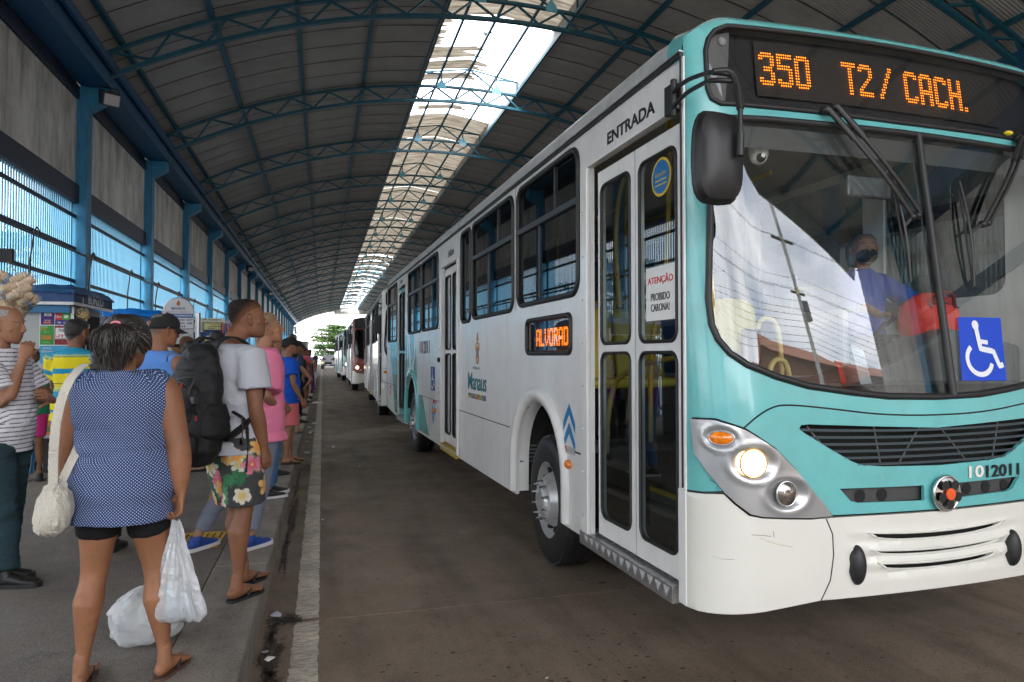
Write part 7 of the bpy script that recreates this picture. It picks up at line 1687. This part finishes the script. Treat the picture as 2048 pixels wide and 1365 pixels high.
MB().box(px_(110), Ya-.003, pz_(640), px_(124), Ya, pz_(627)).obj('poster_block', red_d, pb); MB().box(px_(124.5), Ya-.003, pz_(640), px_(140), Ya, pz_(627)).obj('poster_block', D_('bright_green', (.02, .35, .03)), pb); MB().box(px_(110), Ya-.003, pz_(650), px_(140), Ya, pz_(641)).obj('poster_block', D_('indigo', (.03, .015, .22)), pb)
ptext(pb, 'Claro', px_(117), pz_(633.5), Ya+.007, .07, .028, white_d, bold=.02); ptext(pb, 'TIM', px_(118), pz_(645.5), Ya+.007, .045, .022, white_d, bold=.03); ptext(pb, 'vivo', px_(131), pz_(645.5), Ya+.007, .06, .022, white_d, bold=.02)
MB().add([(px_(132)+.028*cos(a), Ya-.006, pz_(633.5)+.022*sin(a)) for a in np.linspace(0, 2*pi, 12, endpoint=False)], [tuple(range(12))]).obj('poster_blob', white_d, pb)
lab(pc, 'PREZÃO', 82, 95, 653, 656, white_d); lab(pc, 'RECARGA', 81, 94, 657, 661, yel_d, bold=.02); lab(pc, 'R$15', 88, 98, 663, 667, D_('pale_green', (.3, .5, .2))); lab(pc, '15GB', 83, 103, 671, 680, org_d, bold=.04); lab(pc, 'COMBINADO', 85, 101, 684, 687, D_('pale_green', (.3, .5, .2)))
MB().box(px_(111), Ya-.003, pz_(679), px_(138), Ya, pz_(656)).obj('poster_block', D_('paper', (.75, .74, .72)), pd); 
for s_, x0, x1, y0, y1, m_ in (('7GB', 117, 129, 658.5, 664, D_('black', (.01, .01, .012))), ('19', 118, 127, 669, 676, red_d), (',99', 127, 133, 668.5, 672.5, red_d), ('R$', 113, 116.5, 672, 676, red_d), ('POR 30 DIAS', 113, 131, 677, 679, D_('black', (.01, .01, .012)))): ptext(pd, s_, (px_(x0)+px_(x1))/2, (pz_(y0)+pz_(y1))/2, Ya+.0085, px_(x1)-px_(x0), pz_(y0)-pz_(y1), m_, bold=.02)
pe_ = poster(k1, px_(80), pz_(726), px_(147), pz_(692), Yp-.004, D_('light_blue', (.04, .33, .55)), 'blue_panel'); lab(pe_, 'entre\ndiálogo', 84, 106, 695, 707, white_d); MB().box(px_(87), Ya-.003, pz_(724), px_(97), Ya, pz_(714)).box(px_(99), Ya-.003, pz_(723), px_(103), Ya, pz_(716)).obj('poster_block', white_d, pe_)
MB().box(XR1-.16, Y1_+.10, .13, XR1-.12, Y1_+.16, zt).obj('corner_tube', alu, k1)
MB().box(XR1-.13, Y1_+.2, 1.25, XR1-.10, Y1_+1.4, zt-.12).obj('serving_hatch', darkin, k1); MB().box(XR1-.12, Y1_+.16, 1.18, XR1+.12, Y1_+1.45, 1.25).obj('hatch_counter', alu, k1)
MB().box(XR1-.098, Y1_+.2, zt-.30, XR1-.085, Y1_+.9, zt-.24).box(XR1-.098, Y1_+.75, 1.25, XR1-.085, Y1_+.78, zt-.12).obj('hatch_frame', alu, k1)
corn = mat('popcorn', (.62, .42, .12), .8, var=.5, vscale=40); nuts = mat('snack_brown', (.40, .16, .05), .7, var=.6, vscale=50)
clear = film_mat('clear_film', (.75, .77, .8), .86)
def snack_bag(x, y, z, r, m, label, seed, n=60, squash=1.2):
    e = empty('snack_bag', (x, y, z), 0, label, 'snack bag'); rs = random.Random(seed); mb = MB()
    for _ in range(n):
        a, b, c = rs.gauss(0, .45), rs.gauss(0, .45), rs.gauss(0, .45); l = max(1, sqrt(a*a+b*b+c*c)); mb.ball((a/l*r*.85, b/l*r*.85, c/l*r*.85*squash), r*.17*rs.uniform(.6, 1.2), 6, 4)
    mb.obj('snacks', m, e, smooth=60, kind='stuff'); puff(e, 'clear_wrap', (0, 0, 0), (r, r, r*squash), clear, seed, .9, sub=3, amp=.04); MB().tube([(0, 0, r*squash), (0, .0, r*squash+.12)], .003, 4).obj('hanging_string', white_paint, e)
def PD(px, py, D): x, y = at_depth(px, D); return (x, y, 1.55 + (713-py)/FPX*D)
for (px, py, D, r, m_, lb, sd_) in ((165, 630, 9.0, .085, corn, 'clear bag of yellow popcorn hanging above the polo shirt head', 1), (186, 652, 10.2, .07, nuts, 'upper clear bag of brown snacks in the stall hatch', 2), (192, 664, 10.3, .055, nuts, 'lower clear bag of reddish snacks in the stall hatch', 3), (204, 640, 10.6, .07, mat('snack_white', (.5, .5, .6), .6, var=.4, vscale=40), 'tall clear bag of pale sweets at the right end of the stall', 4)):
    snack_bag(*PD(px, py, D), r, m_, lb, sd_)
# magazine rack below the posters
mr_ = empty('magazine_rack', (0, 0, 0), 0, 'dark rack of colourful magazines in front of the stall posters', 'rack')
Yk = 9.55; ax0 = P3(86, 800, Yk).x; ax1 = P3(186, 800, Yk).x; az = lambda py: P3(130, py, Yk).z
MB().box(ax0, Yk+.02, .13, ax1, Yk+.45, az(873)).obj('rack_base', mat('rack_dark', (.012, .012, .014), .6), mr_); MB().box(ax0-.02, Yk-.02, az(876), ax1, Yk+.45, az(870)).box(ax0-.02, Yk-.0, az(759), ax1, Yk+.45, az(756)).obj('rack_shelf', mat('shelf_pale', (.4, .4, .4), .5), mr_)
MB().box(ax0, Yk+.43, az(870), ax1, Yk+.45, az(745)).obj('rack_back', navy, mr_)
mc_ = [(.5, .03, .02), (.55, .4, .02), (.02, .2, .4), (.6, .55, .5), (.35, .02, .15), (.05, .3, .1), (.6, .2, .02), (.03, .03, .05)]
ii = 0
for r_, (ya_, yb_2) in enumerate(((757, 790), (792, 828), (830, 868))):
    for c_ in range(5):
        x0 = ax0 + (ax1-ax0)*c_/5+.01; x1 = ax0 + (ax1-ax0)*(c_+1)/5-.01; m = D_('cover_%d' % (ii % 8), mc_[(ii*3) % 8]); b = MB().box(x0, Yk-.0-.01*r_, az(yb_2), x1, Yk+.012, az(ya_)).obj('magazine', m, mr_)
        MB().box(x0+.01, Yk-.004-.01*r_, az(yb_2)+.03, x1-.02, Yk-.001-.01*r_, az(yb_2)+.10).obj('cover_block', D_('cover_%d' % ((ii+5) % 8), mc_[((ii+5)*3) % 8]), b); MB().box(x0+.015, Yk-.0045-.01*r_, az(ya_)-.05, x1-.015, Yk-.001-.01*r_, az(ya_)-.02).obj('cover_title', D_('cover_%d' % ((ii+3) % 8), mc_[((ii+3)*3) % 8]), b); ii += 1
# blue stool
sx_, sy_ = ground_pt(88, 945); st = empty('stool', (sx_, sy_+.1, .13), .2, 'worn blue wooden stool beside the magazine rack', 'stool'); stm = mat('stool_blue', (.01, .12, .26), .5, dirt=((.2, .17, .12), .7, 14))
MB().box(-.17, -.14, .43, .17, .14, .455).obj('seat', mat('stool_top', (.10, .11, .11), .6, dirt=((.25, .18, .1), .7, 14)), st, bevel=.006); MB().box(-.15, -.12, .35, .15, .12, .43).obj('apron', stm, st)
for sx in (-1, 1):
    for sy2 in (-1, 1): MB().bar((.125*sx, .095*sy2, .36), (.155*sx, .12*sy2, 0), .035).obj('leg', stm, st)
MB().bar((-.14, -.11, .15), (.14, -.11, .15), .02).bar((-.14, .11, .15), (.14, .11, .15), .02).obj('rung', stm, st)
# cluster of biscuit packs hanging at the left
bis = mat('biscuit', (.62, .46, .30), .75, var=.2, vscale=30); rs = random.Random(11); wrapm = film_mat('pack_film', (.75, .7, .62), .78, .15)
hg = empty('hanging_rack', PD(8, 520, 6.1), 0, 'dark hanging frame at the left edge holding the biscuit packs', 'rack'); MB().box(-.5, -.03, -.02, .06, .03, .10).obj('rack_bar', mat('rack_dark', (.012,)*3), hg); MB().bar((-.3, 0, .1), (-.3, 0, 1.6), .03).obj('rack_hanger', black_m, hg); MB().cyl((.02, 0, -.02), (.12, 0, -.16), .004, 6).obj('rack_hook', chrome, hg)
spots = [(12, 556, .5), (38, 556, -.5), (52, 565, -.7), (3, 572, 1.0), (22, 574, -.3), (44, 580, -.6), (8, 588, .8), (30, 590, -.2), (49, 596, -.5), (3, 600, .4), (20, 604, -.5), (40, 606, -1.1), (54, 612, -.8), (30, 618, .3), (12, 616, .8), (58, 601, -.3), (44, 622, -.9)]
for i, (px, py, a) in enumerate(spots):
    p = PD(px, py, 6.0 + rs.uniform(-.12, .12)); e = empty('biscuit_pack', p, 0, 'clear pack of round biscuits, ' + ['topmost left', 'topmost right', 'upper right end', 'far left upper', 'upper middle', 'right of centre upper', 'left middle', 'dead centre', 'right middle', 'left of centre lower', 'centre lower', 'right of centre lower', 'lowest at the right end', 'lowest middle', 'lowest left', 'sticking out right', 'bottom right'][i] + ' of the hanging bundle', 'biscuit pack', 'biscuit packs hanging at the left edge'); e.rotation_euler = (rs.uniform(-.5, .5), a, rs.uniform(-.7, .7))
    for j in range(6): MB().lathe([(.0, -.009), (.036, -.010), (.040, 0), (.036, .010), (0, .009)], 12, Matrix.Translation((-.062+.022*j, 0, 0)) @ Matrix.Rotation(pi/2, 4, 'Y'), close=False).obj('biscuit', bis, e, smooth=50)
    puff(e, 'pack_film', (0, 0, 0), (.095, .044, .044), wrapm, i, .8, sub=3, amp=.05)
    if i % 3 == 0: MB().lathe([(.0465, -.012), (.0465, .012)], 14, Matrix.Rotation(pi/2, 4, 'Y'), close=False).obj('pack_label', D_('pack_label', (.15, .3, .5)), e)
# stall 2
k2 = empty('market_stall', (0, 0, 0), 0, 'pale stall under a bright blue tarpaulin between the snack stall and the route board', 'stall'); Y2 = 14.0
a_ = P3(213, 618, Y2); b_ = P3(322, 624, Y2)
MB().box(a_.x-.9, Y2, b_.z-.32, b_.x, Y2+1.8, a_.z-.05).obj('canopy_board', navy, k2); tarp(k2, a_.x-.95, b_.x+.04, Y2-.08, Y2+1.9, a_.z-.0, tarp_b, 9., .14)
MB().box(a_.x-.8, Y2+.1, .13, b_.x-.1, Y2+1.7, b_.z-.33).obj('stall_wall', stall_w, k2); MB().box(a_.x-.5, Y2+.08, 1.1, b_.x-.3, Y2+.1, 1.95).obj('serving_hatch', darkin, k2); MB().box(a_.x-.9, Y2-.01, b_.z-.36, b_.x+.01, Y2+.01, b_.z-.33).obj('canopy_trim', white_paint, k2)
# route board
Yt = 12.55; tc_ = P3(357, 650, Yt); tw = (P3(387, 650, Yt).x - P3(326, 650, Yt).x)/2; zt2 = P3(357, 597, Yt).z; zl = P3(357, 657, Yt).z; bd = empty('route_board', (tc_.x, Yt, 0), -.05, 'white arched route board listing bus numbers on a steel frame', 'sign')
pw = mat('board_white', (.60, .61, .62), .35, var=.04)
zs = zt2 - tw; P = [(-tw, zl), (tw, zl), (tw, zs)] + [(tw*cos(a), zs + tw*sin(a)) for a in np.linspace(0, pi, 20)][1:-1] + [(-tw, zs)]
MB().prism(P, -.02, .02).obj('arched_panel', pw, bd); MB().tube([(x, -.0, z) for x, z in P], .012, 6, True).obj('panel_edge', alu, bd, smooth=60)
MB().box(-tw, -.02, zl-1.25, tw, .02, zl-.04).obj('map_panel', mat('map_white', (.5, .51, .5), .4, var=.06), bd); MB().box(-tw-.03, -.03, zl-.045, tw+.03, .03, zl-.015).box(-tw-.03, -.03, .13, -tw, .03, zl).obj('board_frame', alu, bd)
MB().cyl((tw+.07, 0, .0), (tw+.07, 0, P3(390, 626, Yt).z), .042, 16).cyl((-tw-.07, 0, .0), (-tw-.07, 0, zl+.1), .03, 16).obj('steel_post', steel, bd, smooth=40)
nb_ = D_('navy_print', (.02, .04, .14)); Z = lambda py: P3(357, py, Yt).z
def bt_(s, py, w, h, m=nb_, x=0, **k): text(s, m, (x, -.0225, Z(py)), ROTF, w=w, h=h, parent=bd, name='board_lettering', **k)
bt_('MANAUS', 617.5, .21, .045, bold=.015); bt_('ESTAÇÃO DE CONEXÃO - C2', 624.5, .37, .022); MB().box(-tw+.005, -.0215, Z(636), tw-.005, -.0205, Z(628)).obj('blue_band', D_('band_blue', (.015, .10, .40)), bd)
bt_('EMBARQUE/DESEMBARQUE', 632, tw*1.85, .035, D_('board_white_print', (.7, .7, .7)), bold=.02)
for row, nums in ((640.5, '004 010 409 507'), (647, '300 601 605 608'), (653.2, '560 612 614')): bt_(nums.replace(' ', '  '), row, .44 if len(nums) > 12 else .32, .034, x=0 if len(nums) > 12 else -.05, bold=.01)
MB().prism(smoothpoly([(-.022, Z(612)), (.022, Z(612)), (.032, Z(607)), (.015, Z(603.5)), (0, Z(600.5)), (-.015, Z(603.5)), (-.032, Z(607))], 1), -.0225, -.0205).obj('small_crest', cb, bd)
ml = MB(); rs = random.Random(6)
for j in range(9): x = rs.uniform(-tw*.8, tw*.3); z = rs.uniform(zl-.9, zl-.12); ml.box(x, -.0215, z, x+rs.uniform(.03, .12), -.0205, z+.004)
for j in range(3): ml.tube([(tw*.1+.09*j + .02*cos(a), -.021, zl-.32 + .02*sin(a)) for a in np.linspace(0, 2*pi, 12, endpoint=False)], .002, 4, True)
ml.tube([(-tw*.7, -.021, zl-.5), (-.05, -.021, zl-.35), (.1, -.021, zl-.2), (tw*.85, -.021, zl-.1)], .003, 4).obj('map_lines', nb_, bd, kind='stuff')
# stall 3 with yellow lettered banner
k3 = empty('phone_stall', (0, 0, 0), 0, 'small navy stall with a yellow banner about chips and top-ups', 'stall'); Y3 = 19.5
l_ = P3(397, 637, Y3); r_ = P3(450, 662, Y3); zz = lambda py: P3(424, py, Y3).z; xx = lambda px: P3(px, 650, Y3).x
MB().box(l_.x-.6, Y3+.05, .13, r_.x, Y3+2.0, zz(640)).obj('stall_wall', navy, k3)
bn = MB().box(xx(397), Y3-.02, zz(660), xx(450), Y3, zz(637)).obj('banner', D_('pale_yellow', (.55, .55, .22)), k3); MB().box(xx(397), Y3-.022, zz(645), xx(450), Y3-.0205, zz(637)).obj('banner_top', D_('cream', (.6, .6, .5)), bn)
for s_, x0, x1, y0, y1, m_ in (('CHIPS, RECARGAS E', 403, 442, 638.5, 642, D_('black', (.01, .01, .012))), ('ACESSÓRIOS P/ CELULAR', 397.5, 447, 643, 647.5, D_('black', (.01, .01, .012))), ('TIM, VIVO, OI, CLARO', 422, 447, 648.5, 651, red_d), ('E CARTÕES', 418, 446, 652, 655, D_('black', (.01, .01, .012))), ('Aceitamos', 416, 430, 656, 658.5, nb_)): ptext(bn, s_, (xx(x0)+xx(x1))/2, (zz(y0)+zz(y1))/2, Y3-.0095, xx(x1)-xx(x0), zz(y0)-zz(y1), m_, bold=.02)
MB().box(xx(412), Y3-.02, zz(676), xx(438), Y3+.05, zz(672)).obj('awning_edge', alu, k3); ad = MB().box(xx(410), Y3-.015, zz(700), xx(437), Y3+.05, zz(678)).obj('yellow_advert', D_('lime_yellow', (.5, .55, .03)), k3); MB().box(xx(414), Y3-.018, zz(681), xx(434), Y3-.0155, zz(678.5)).obj('advert_band', D_('indigo', (.03, .015, .22)), ad); MB().lathe([(.06, 0), (.06, .003)], 16, Matrix.Translation((xx(426), Y3-.016, zz(686))) @ Matrix.Rotation(pi/2, 4, 'X')).obj('advert_disc', pur_d, ad)
ub = empty('unit_box', (xx(404), Y3-.6, zz(656)), 0, 'small pale box unit on a bracket left of the yellow banner', 'box'); MB().box(-.10, -.1, -.09, .12, .2, .09).obj('casing', stall_w, ub, bevel=.01); MB().box(-.14, -.14, -.14, .14, .24, -.10).obj('bracket', alu, ub)
hc_ = empty('hung_goods', (xx(455), Y3-.3, zz(652)), 0, 'dark blue and red goods hanging at the right end of the yellow banner', 'goods')
for q in range(6): MB().box(-.12+.04*q, -.02, -.25+.05*(q % 3), -.09+.04*q, .02, .05).obj('hung_item', [nb_, red_d, pur_d][q % 3], hc_)

# ------------------------------------------------------------------ farther buses, pickup, things outside
def far_paint(B, m): 
    for P in ([(8.6, 1.9), (8.3, 1.9), (8.45, 1.2)], [(10.5, .5), (10.5, 1.84), (11.9, 1.84), (11.5, 1.0), (11.2, .5)], [(9.47, .42), (9.47, 1.93), (9.3, 1.93), (9.15, .93), (9.36, .93), (9.41, .42)], [(8.05, .93), (7.62, .93), (7.1, .37), (8.04, .37)]): skin('painted_flash', SLf, P, [], .6, 0, m, B, off=.0012)
B2 = bus('city_bus', (1.42, 17.2, 0), -math.atan(.26/12), 'second bus in the line, white with dark red flashes, behind the turquoise one', 1, buswhite, 12., redp); far_paint(B2, redp)
B3 = bus('city_bus', (1.30, 31.4, 0), -math.atan(.12/12), 'third bus with a dark red front and a lit headlamp', 1, redp, 12., redp); far_paint(B3, redp)
B4 = bus('city_bus', (1.27, 45.6, 0), math.atan(.3/12), 'last small turquoise and white bus before the far opening', 1, teal, 12., teal); far_paint(B4, teal)
# pickup truck facing the camera
px_c = at_depth(656.5, 86); pk = empty('pickup_truck', (px_c[0], px_c[1], RZ), -.06, 'silver pickup truck driving in at the far end of the lane', 'pickup'); pm = mat('pickup_silver', (.5, .5, .5), .3, metal=.3, coat=.4)
v = []
secs = [(0, .86, .45, .95), (.15, .90, .40, 1.08), (1.1, .92, .40, 1.14), (1.2, .88, .40, 1.16), (1.85, .72, .40, 1.74), (3.0, .72, .40, 1.78), (3.5, .80, .40, 1.2), (5.1, .90, .45, 1.12)]
for (y, w, z0_, z1_) in secs: v += [(-w, y, z0_), (-.93 if y > .1 else -w, y, .75), (-w, y, z1_), (0, y, z1_+.04), (w, y, z1_), (.93 if y > .1 else w, y, .75), (w, y, z0_)]
MB().add(v, [(i*7+j, i*7+(j+1) % 7, i*7+7+(j+1) % 7, i*7+7+j) for i in range(len(secs)-1) for j in range(7)] + [tuple(range(6, -1, -1)), tuple(49+j for j in range(7))]).obj('body', pm, pk, smooth=30)
MB().add([(-.80, 1.2, 1.19), (.80, 1.2, 1.19), (.66, 1.82, 1.70), (-.66, 1.82, 1.70)], [(0, 1, 2, 3)]).obj('windscreen', mat('dark_glass', (.02, .02, .03), .08), pk)
MB().box(-.45, -.03, .62, .45, .02, .90).box(-.80, -.05, .42, .80, .0, .58).obj('grille', black_m, pk, bevel=.02); MB().box(-.22, -.06, .50, .22, -.05, .60).obj('number_plate', white_paint, pk)
for sx in (-1, 1):
    MB().box(.55*sx-.16, -.02, .78, .55*sx+.16, .03, .93).obj('headlamp', mat('headlamp_glass', (.6, .6, .6), .15), pk, bevel=.02); MB().box(1.0*sx-.1, 1.3, 1.12, 1.0*sx+.1, 1.4, 1.30).obj('side_mirror', black_m, pk, bevel=.02)
    for y in (.95, 4.1):
        MB().lathe([(.2, -.11), (.36, -.11), (.38, 0), (.36, .11), (.2, .11)], 24, Matrix.Translation((.80*sx, y, .38)) @ Matrix.Rotation(pi/2, 4, 'Y')).obj('wheel', rubber, pk, smooth=40)
MB().box(-.78, -.035, .80, -.66, -.02, .87).obj('indicator', mat('indicator_lit', (1, .4, .05), .4, emit=((1, .4, .05), 3)), pk)
leaf_a = mat('leaf_mid_green', (.045, .10, .022), .6, var=.5, vscale=.8); leaf_b = mat('leaf_bright_green', (.07, .13, .028), .6, var=.4, vscale=1.); bark = mat('bark', (.09, .07, .05), .9, bump=.6)
def tree(label, loc, H_, W, seed, layers=6, nl=5200, ls=.16, trunk=.22, flat=.28):
    e = empty('tree', loc, 0, label, 'tree'); rs = random.Random(seed); tb = MB(); tb.tube([(0, 0, 0), (.1, 0, H_*.35), (-.05, .1, H_*.7), (0, 0, H_*.95)], [trunk, trunk*.8, trunk*.5, trunk*.15], 10); cl = []
    for i in range(layers):
        z = H_*(.2 + .76*i/(layers-1)); rr_ = W*(.5 if i < layers-1 else .25)*(1 - .45*abs(i/(layers-1)-.35)); k = 5 + i % 2
        for j in range(k):
            a = 2*pi*j/k + i*.7 + rs.uniform(-.3, .3); r = rr_*rs.uniform(.75, 1.2); tip = (r*cos(a), r*sin(a), z + rs.uniform(-.2, .5)*H_*.06)
            tb.tube([(0, 0, z-.12*H_), (tip[0]*.5, tip[1]*.5, z-.02*H_), tip], [trunk*.35, trunk*.2, .02], 6)
            for q in (.35, .6, .8, 1.): cl.append((tip[0]*q, tip[1]*q, tip[2] - .03*H_*(1-q), W*.13*rs.uniform(.7, 1.3)))
    tb.obj('trunk', bark, e, smooth=50)
    for m_, frac, nm in ((leaf_a, .62, 'crown'), (leaf_b, .38, 'crown')):
        mb = MB()
        for _ in range(int(nl*frac)):
            c = rs.choice(cl); x, y, z = (rs.gauss(0, .45) for _ in range(3)); p = Vector((c[0]+x*c[3], c[1]+y*c[3], c[2]+z*c[3]*flat*1.3)); s = ls*rs.uniform(.5, 1.2); a = Vector((rs.gauss(0, 1), rs.gauss(0, 1), rs.gauss(0, .4))).normalized(); b = a.cross(Vector((rs.gauss(0, .4), rs.gauss(0, .4), 1))).normalized()*.55
            mb.add([p - a*s, p + b*s, p + a*s, p - b*s], [(0, 1, 2, 3)])
        mb.obj(nm, m_, e, kind='stuff')
    return e
tx = at_depth(672, 150); tree('green layered tree standing in the daylight beyond the far opening', (tx[0], tx[1], 0), 8.3, 10.0, 4, 9, 15000, .28)
tree('tree seen through the gaps of the leftmost blue grille', (-10.2, 26, 0), 5.6, 6, 8, 6, 5000, .14)
tree('low bush reflected in the windscreen behind the camera', (16.0, -30, -.8), 3.2, 6, 9, 4, 2500, .16)
# lattice mast
mx_, my_ = at_depth(670, 330); ms = empty('lattice_mast', (mx_, my_, 0), 0, 'faint red and white lattice mast rising behind the tree', 'mast'); mred = mat('mast_red', (.45, .12, .09), .7); mwh = mat('mast_white', (.6, .6, .58), .7)
for i in range(18):
    z0_, z1_ = 2.*i, 2.*(i+1); w0, w1 = 1.5-.06*i, 1.5-.06*(i+1); mb = MB()
    for sx, sy2 in ((-1, -1), (1, -1), (1, 1), (-1, 1)): mb.bar((sx*w0/2, sy2*w0/2, z0_), (sx*w1/2, sy2*w1/2, z1_), .12)
    for a, b in (((-1, -1), (1, -1)), ((1, -1), (1, 1)), ((1, 1), (-1, 1)), ((-1, 1), (-1, -1))): mb.bar((a[0]*w0/2, a[1]*w0/2, z0_), (b[0]*w1/2, b[1]*w1/2, z1_), .07)
    mb.obj('mast_section', mred if i % 2 else mwh, ms, kind='stuff')
for z in (16, 20, 24, 27): MB().lathe([(.1, -.2), (.8, .1)], 12, Matrix.Translation((.9, -.3, z)) @ Matrix.Rotation(pi/2, 4, 'X')).obj('dish', mwh, ms)
tlx, tly = at_depth(597, 138); tl = empty('traffic_light', (tlx, tly, 0), 0, 'traffic light with three dark lamps in the far left opening', 'traffic light'); MB().cyl((0, 0, 0), (0, 0, 9.5), .06, 8).bar((0, 0, 6.6), (-.7, 0, 6.9), .06).obj('post', mat('post_grey', (.3, .3, .3), .6), tl)
for q in range(3): MB().lathe([(.30, -.15), (.30, .15)], 14, Matrix.Translation((-.7+.08*q, 0, 7.3-.5*q)) @ Matrix.Rotation(pi/2, 4, 'X')).obj('lamp_head', black_m, tl)
cbn = empty('guard_cabin', (-2.3, 58, .13), 0, 'pale concrete cabin with a water tank on its roof at the end of the platform', 'cabin'); MB().box(-1.6, 0, 0, 1.05, 8, 2.55).obj('wall', mat('cabin_wall', (.33, .33, .31), .8, var=.1, dirt=((.15, .14, .13), .5, 2)), cbn); MB().box(-1.7, -.1, 2.555, 1.15, 8.1, 2.66).obj('roof', concrete_m, cbn); MB().lathe([(.35, 0), (.4, .3), (.36, .5), (.1, .62)], 20, Matrix.Translation((-.1, 1, 2.66))).obj('water_tank', mat('tank_grey', (.1, .1, .11), .5), cbn, smooth=40); MB().box(-1.4, -.02, 2.0, -.5, 0, 2.35).obj('yellow_panel', yel_d, cbn)
for (x, y, w, d_, h_, c, lb) in ((-26, 190, 22, 12, 7, (.45, .36, .30), 'low orange-roofed building hazy beyond the far opening'), (30, 215, 40, 14, 6, (.5, .47, .43), 'long pale low building behind the far tree')):
    b = empty('house', (x, y, 0), 0, lb, 'building'); MB().box(-w/2, 0, 0, w/2, d_, h_).obj('wall', mat('far_wall_%d' % int(x+50), c, .8), b); MB().prism([(-w/2-.5, h_), (w/2+.5, h_), (0, h_+2)], -.5, d_+.5).obj('roof', mat('tile_roof', (.35, .13, .07), .8), b)
    for q in range(5): MB().box(-w/2+2+q*(w-4)/5, -.05, 1.2, -w/2+3.4+q*(w-4)/5, -.01, 2.8).obj('window', mat('dark_glass', (.02, .02, .03)), b)
# street behind the camera, seen in the windscreen reflection
for i, (x, y, w, d_, h_, c) in enumerate(((9, -36, 9, 8, 6.6, (.35, .33, .3)), (19.5, -34, 10, 8, 8.0, (.3, .16, .11)), (31, -32, 10, 9, 7.2, (.42, .4, .36)), (43, -30, 10, 9, 6.4, (.4, .33, .25)), (-6, -46, 12, 8, 5, (.38, .36, .33)), (-20, -46, 12, 8, 6, (.3, .3, .3)))):
    b = empty('house', (x, y, 0), 0, '%s house across the street behind the camera' % ['low grey', 'brick red', 'tall pale', 'sandy', 'wide grey', 'far left dark grey'][i], 'house'); MB().box(-w/2, 0, 0, w/2, d_, h_).obj('wall', mat('street_wall_%d' % i, c, .85, var=.1), b); MB().prism([(-.6, h_), (d_+.6, h_), (d_/2, h_+1.6)], -w/2-.5, w/2+.5, 'x').obj('roof', MATS['tile_roof'], b)
    for q in range(3): f = MB().box(-w/2+1+q*w/3, d_+.005, 1.1, -w/2+2.4+q*w/3, d_+.05, 2.6).obj('window', white_paint, b); MB().box(-w/2+1.1+q*w/3, d_+.051, 1.2, -w/2+2.3+q*w/3, d_+.06, 2.5).obj('pane', mat('dark_glass', (.02, .02, .03)), f)
po = empty('utility_pole', (19.5, -22, 0), 0, 'utility pole with many slack wires behind the camera', 'pole'); MB().cyl((0, 0, 0), (0, 0, 15), .2, 10, .13).obj('shaft', concrete_m, po); MB().box(-.9, -.06, 13.0, .9, .06, 13.12).box(-.6, -.06, 10.4, .6, .06, 10.5).obj('crossarm', mat('wood_dark', (.08, .06, .04), .8), po); MB().cyl((.4, 0, 9.2), (.4, 0, 10.1), .25, 12).obj('transformer', mat('transformer_grey', (.2, .2, .2), .6), po)
for k_ in range(13):
    z = (13.2, 13.2, 11.2, 10.6, 10.6, 10.0, 9.6, 9.3, 9.0, 8.7, 8.3, 8.0, 7.7)[k_]; dx = (-.8, 0, .8, -.5, .5)[k_] if k_ < 5 else .0
    for side in (-1, 1): MB().tube([(dx + side*36*q, .05*k_ - (1.5+.2*k_)*q, z - (.5+.03*k_)*4*q*(1-q)) for q in np.linspace(0, 1, 14)], .010, 4).obj('wire', black_m, po)
# pigeon on the skylight purlin
bd_ = empty('pigeon', (4.66, 19.6, arch(4.65)[1]+.58), .4, 'small dark bird perched under the broken skylight', 'bird'); puff(bd_, 'body', (0, 0, .09), (.06, .13, .06), black_m, 3, .95, .3, sub=3); MB().ball((0, .11, .17), (.035, .04, .035), 10, 8).tube([(0, .14, .17), (0, .17, .165)], [.012, .003], 6).obj('head', black_m, bd_, smooth=60); MB().prism([(-.03, -.1), (.03, -.1), (.04, -.24), (-.04, -.24)], .05, .065, 'z').obj('tail', black_m, bd_)
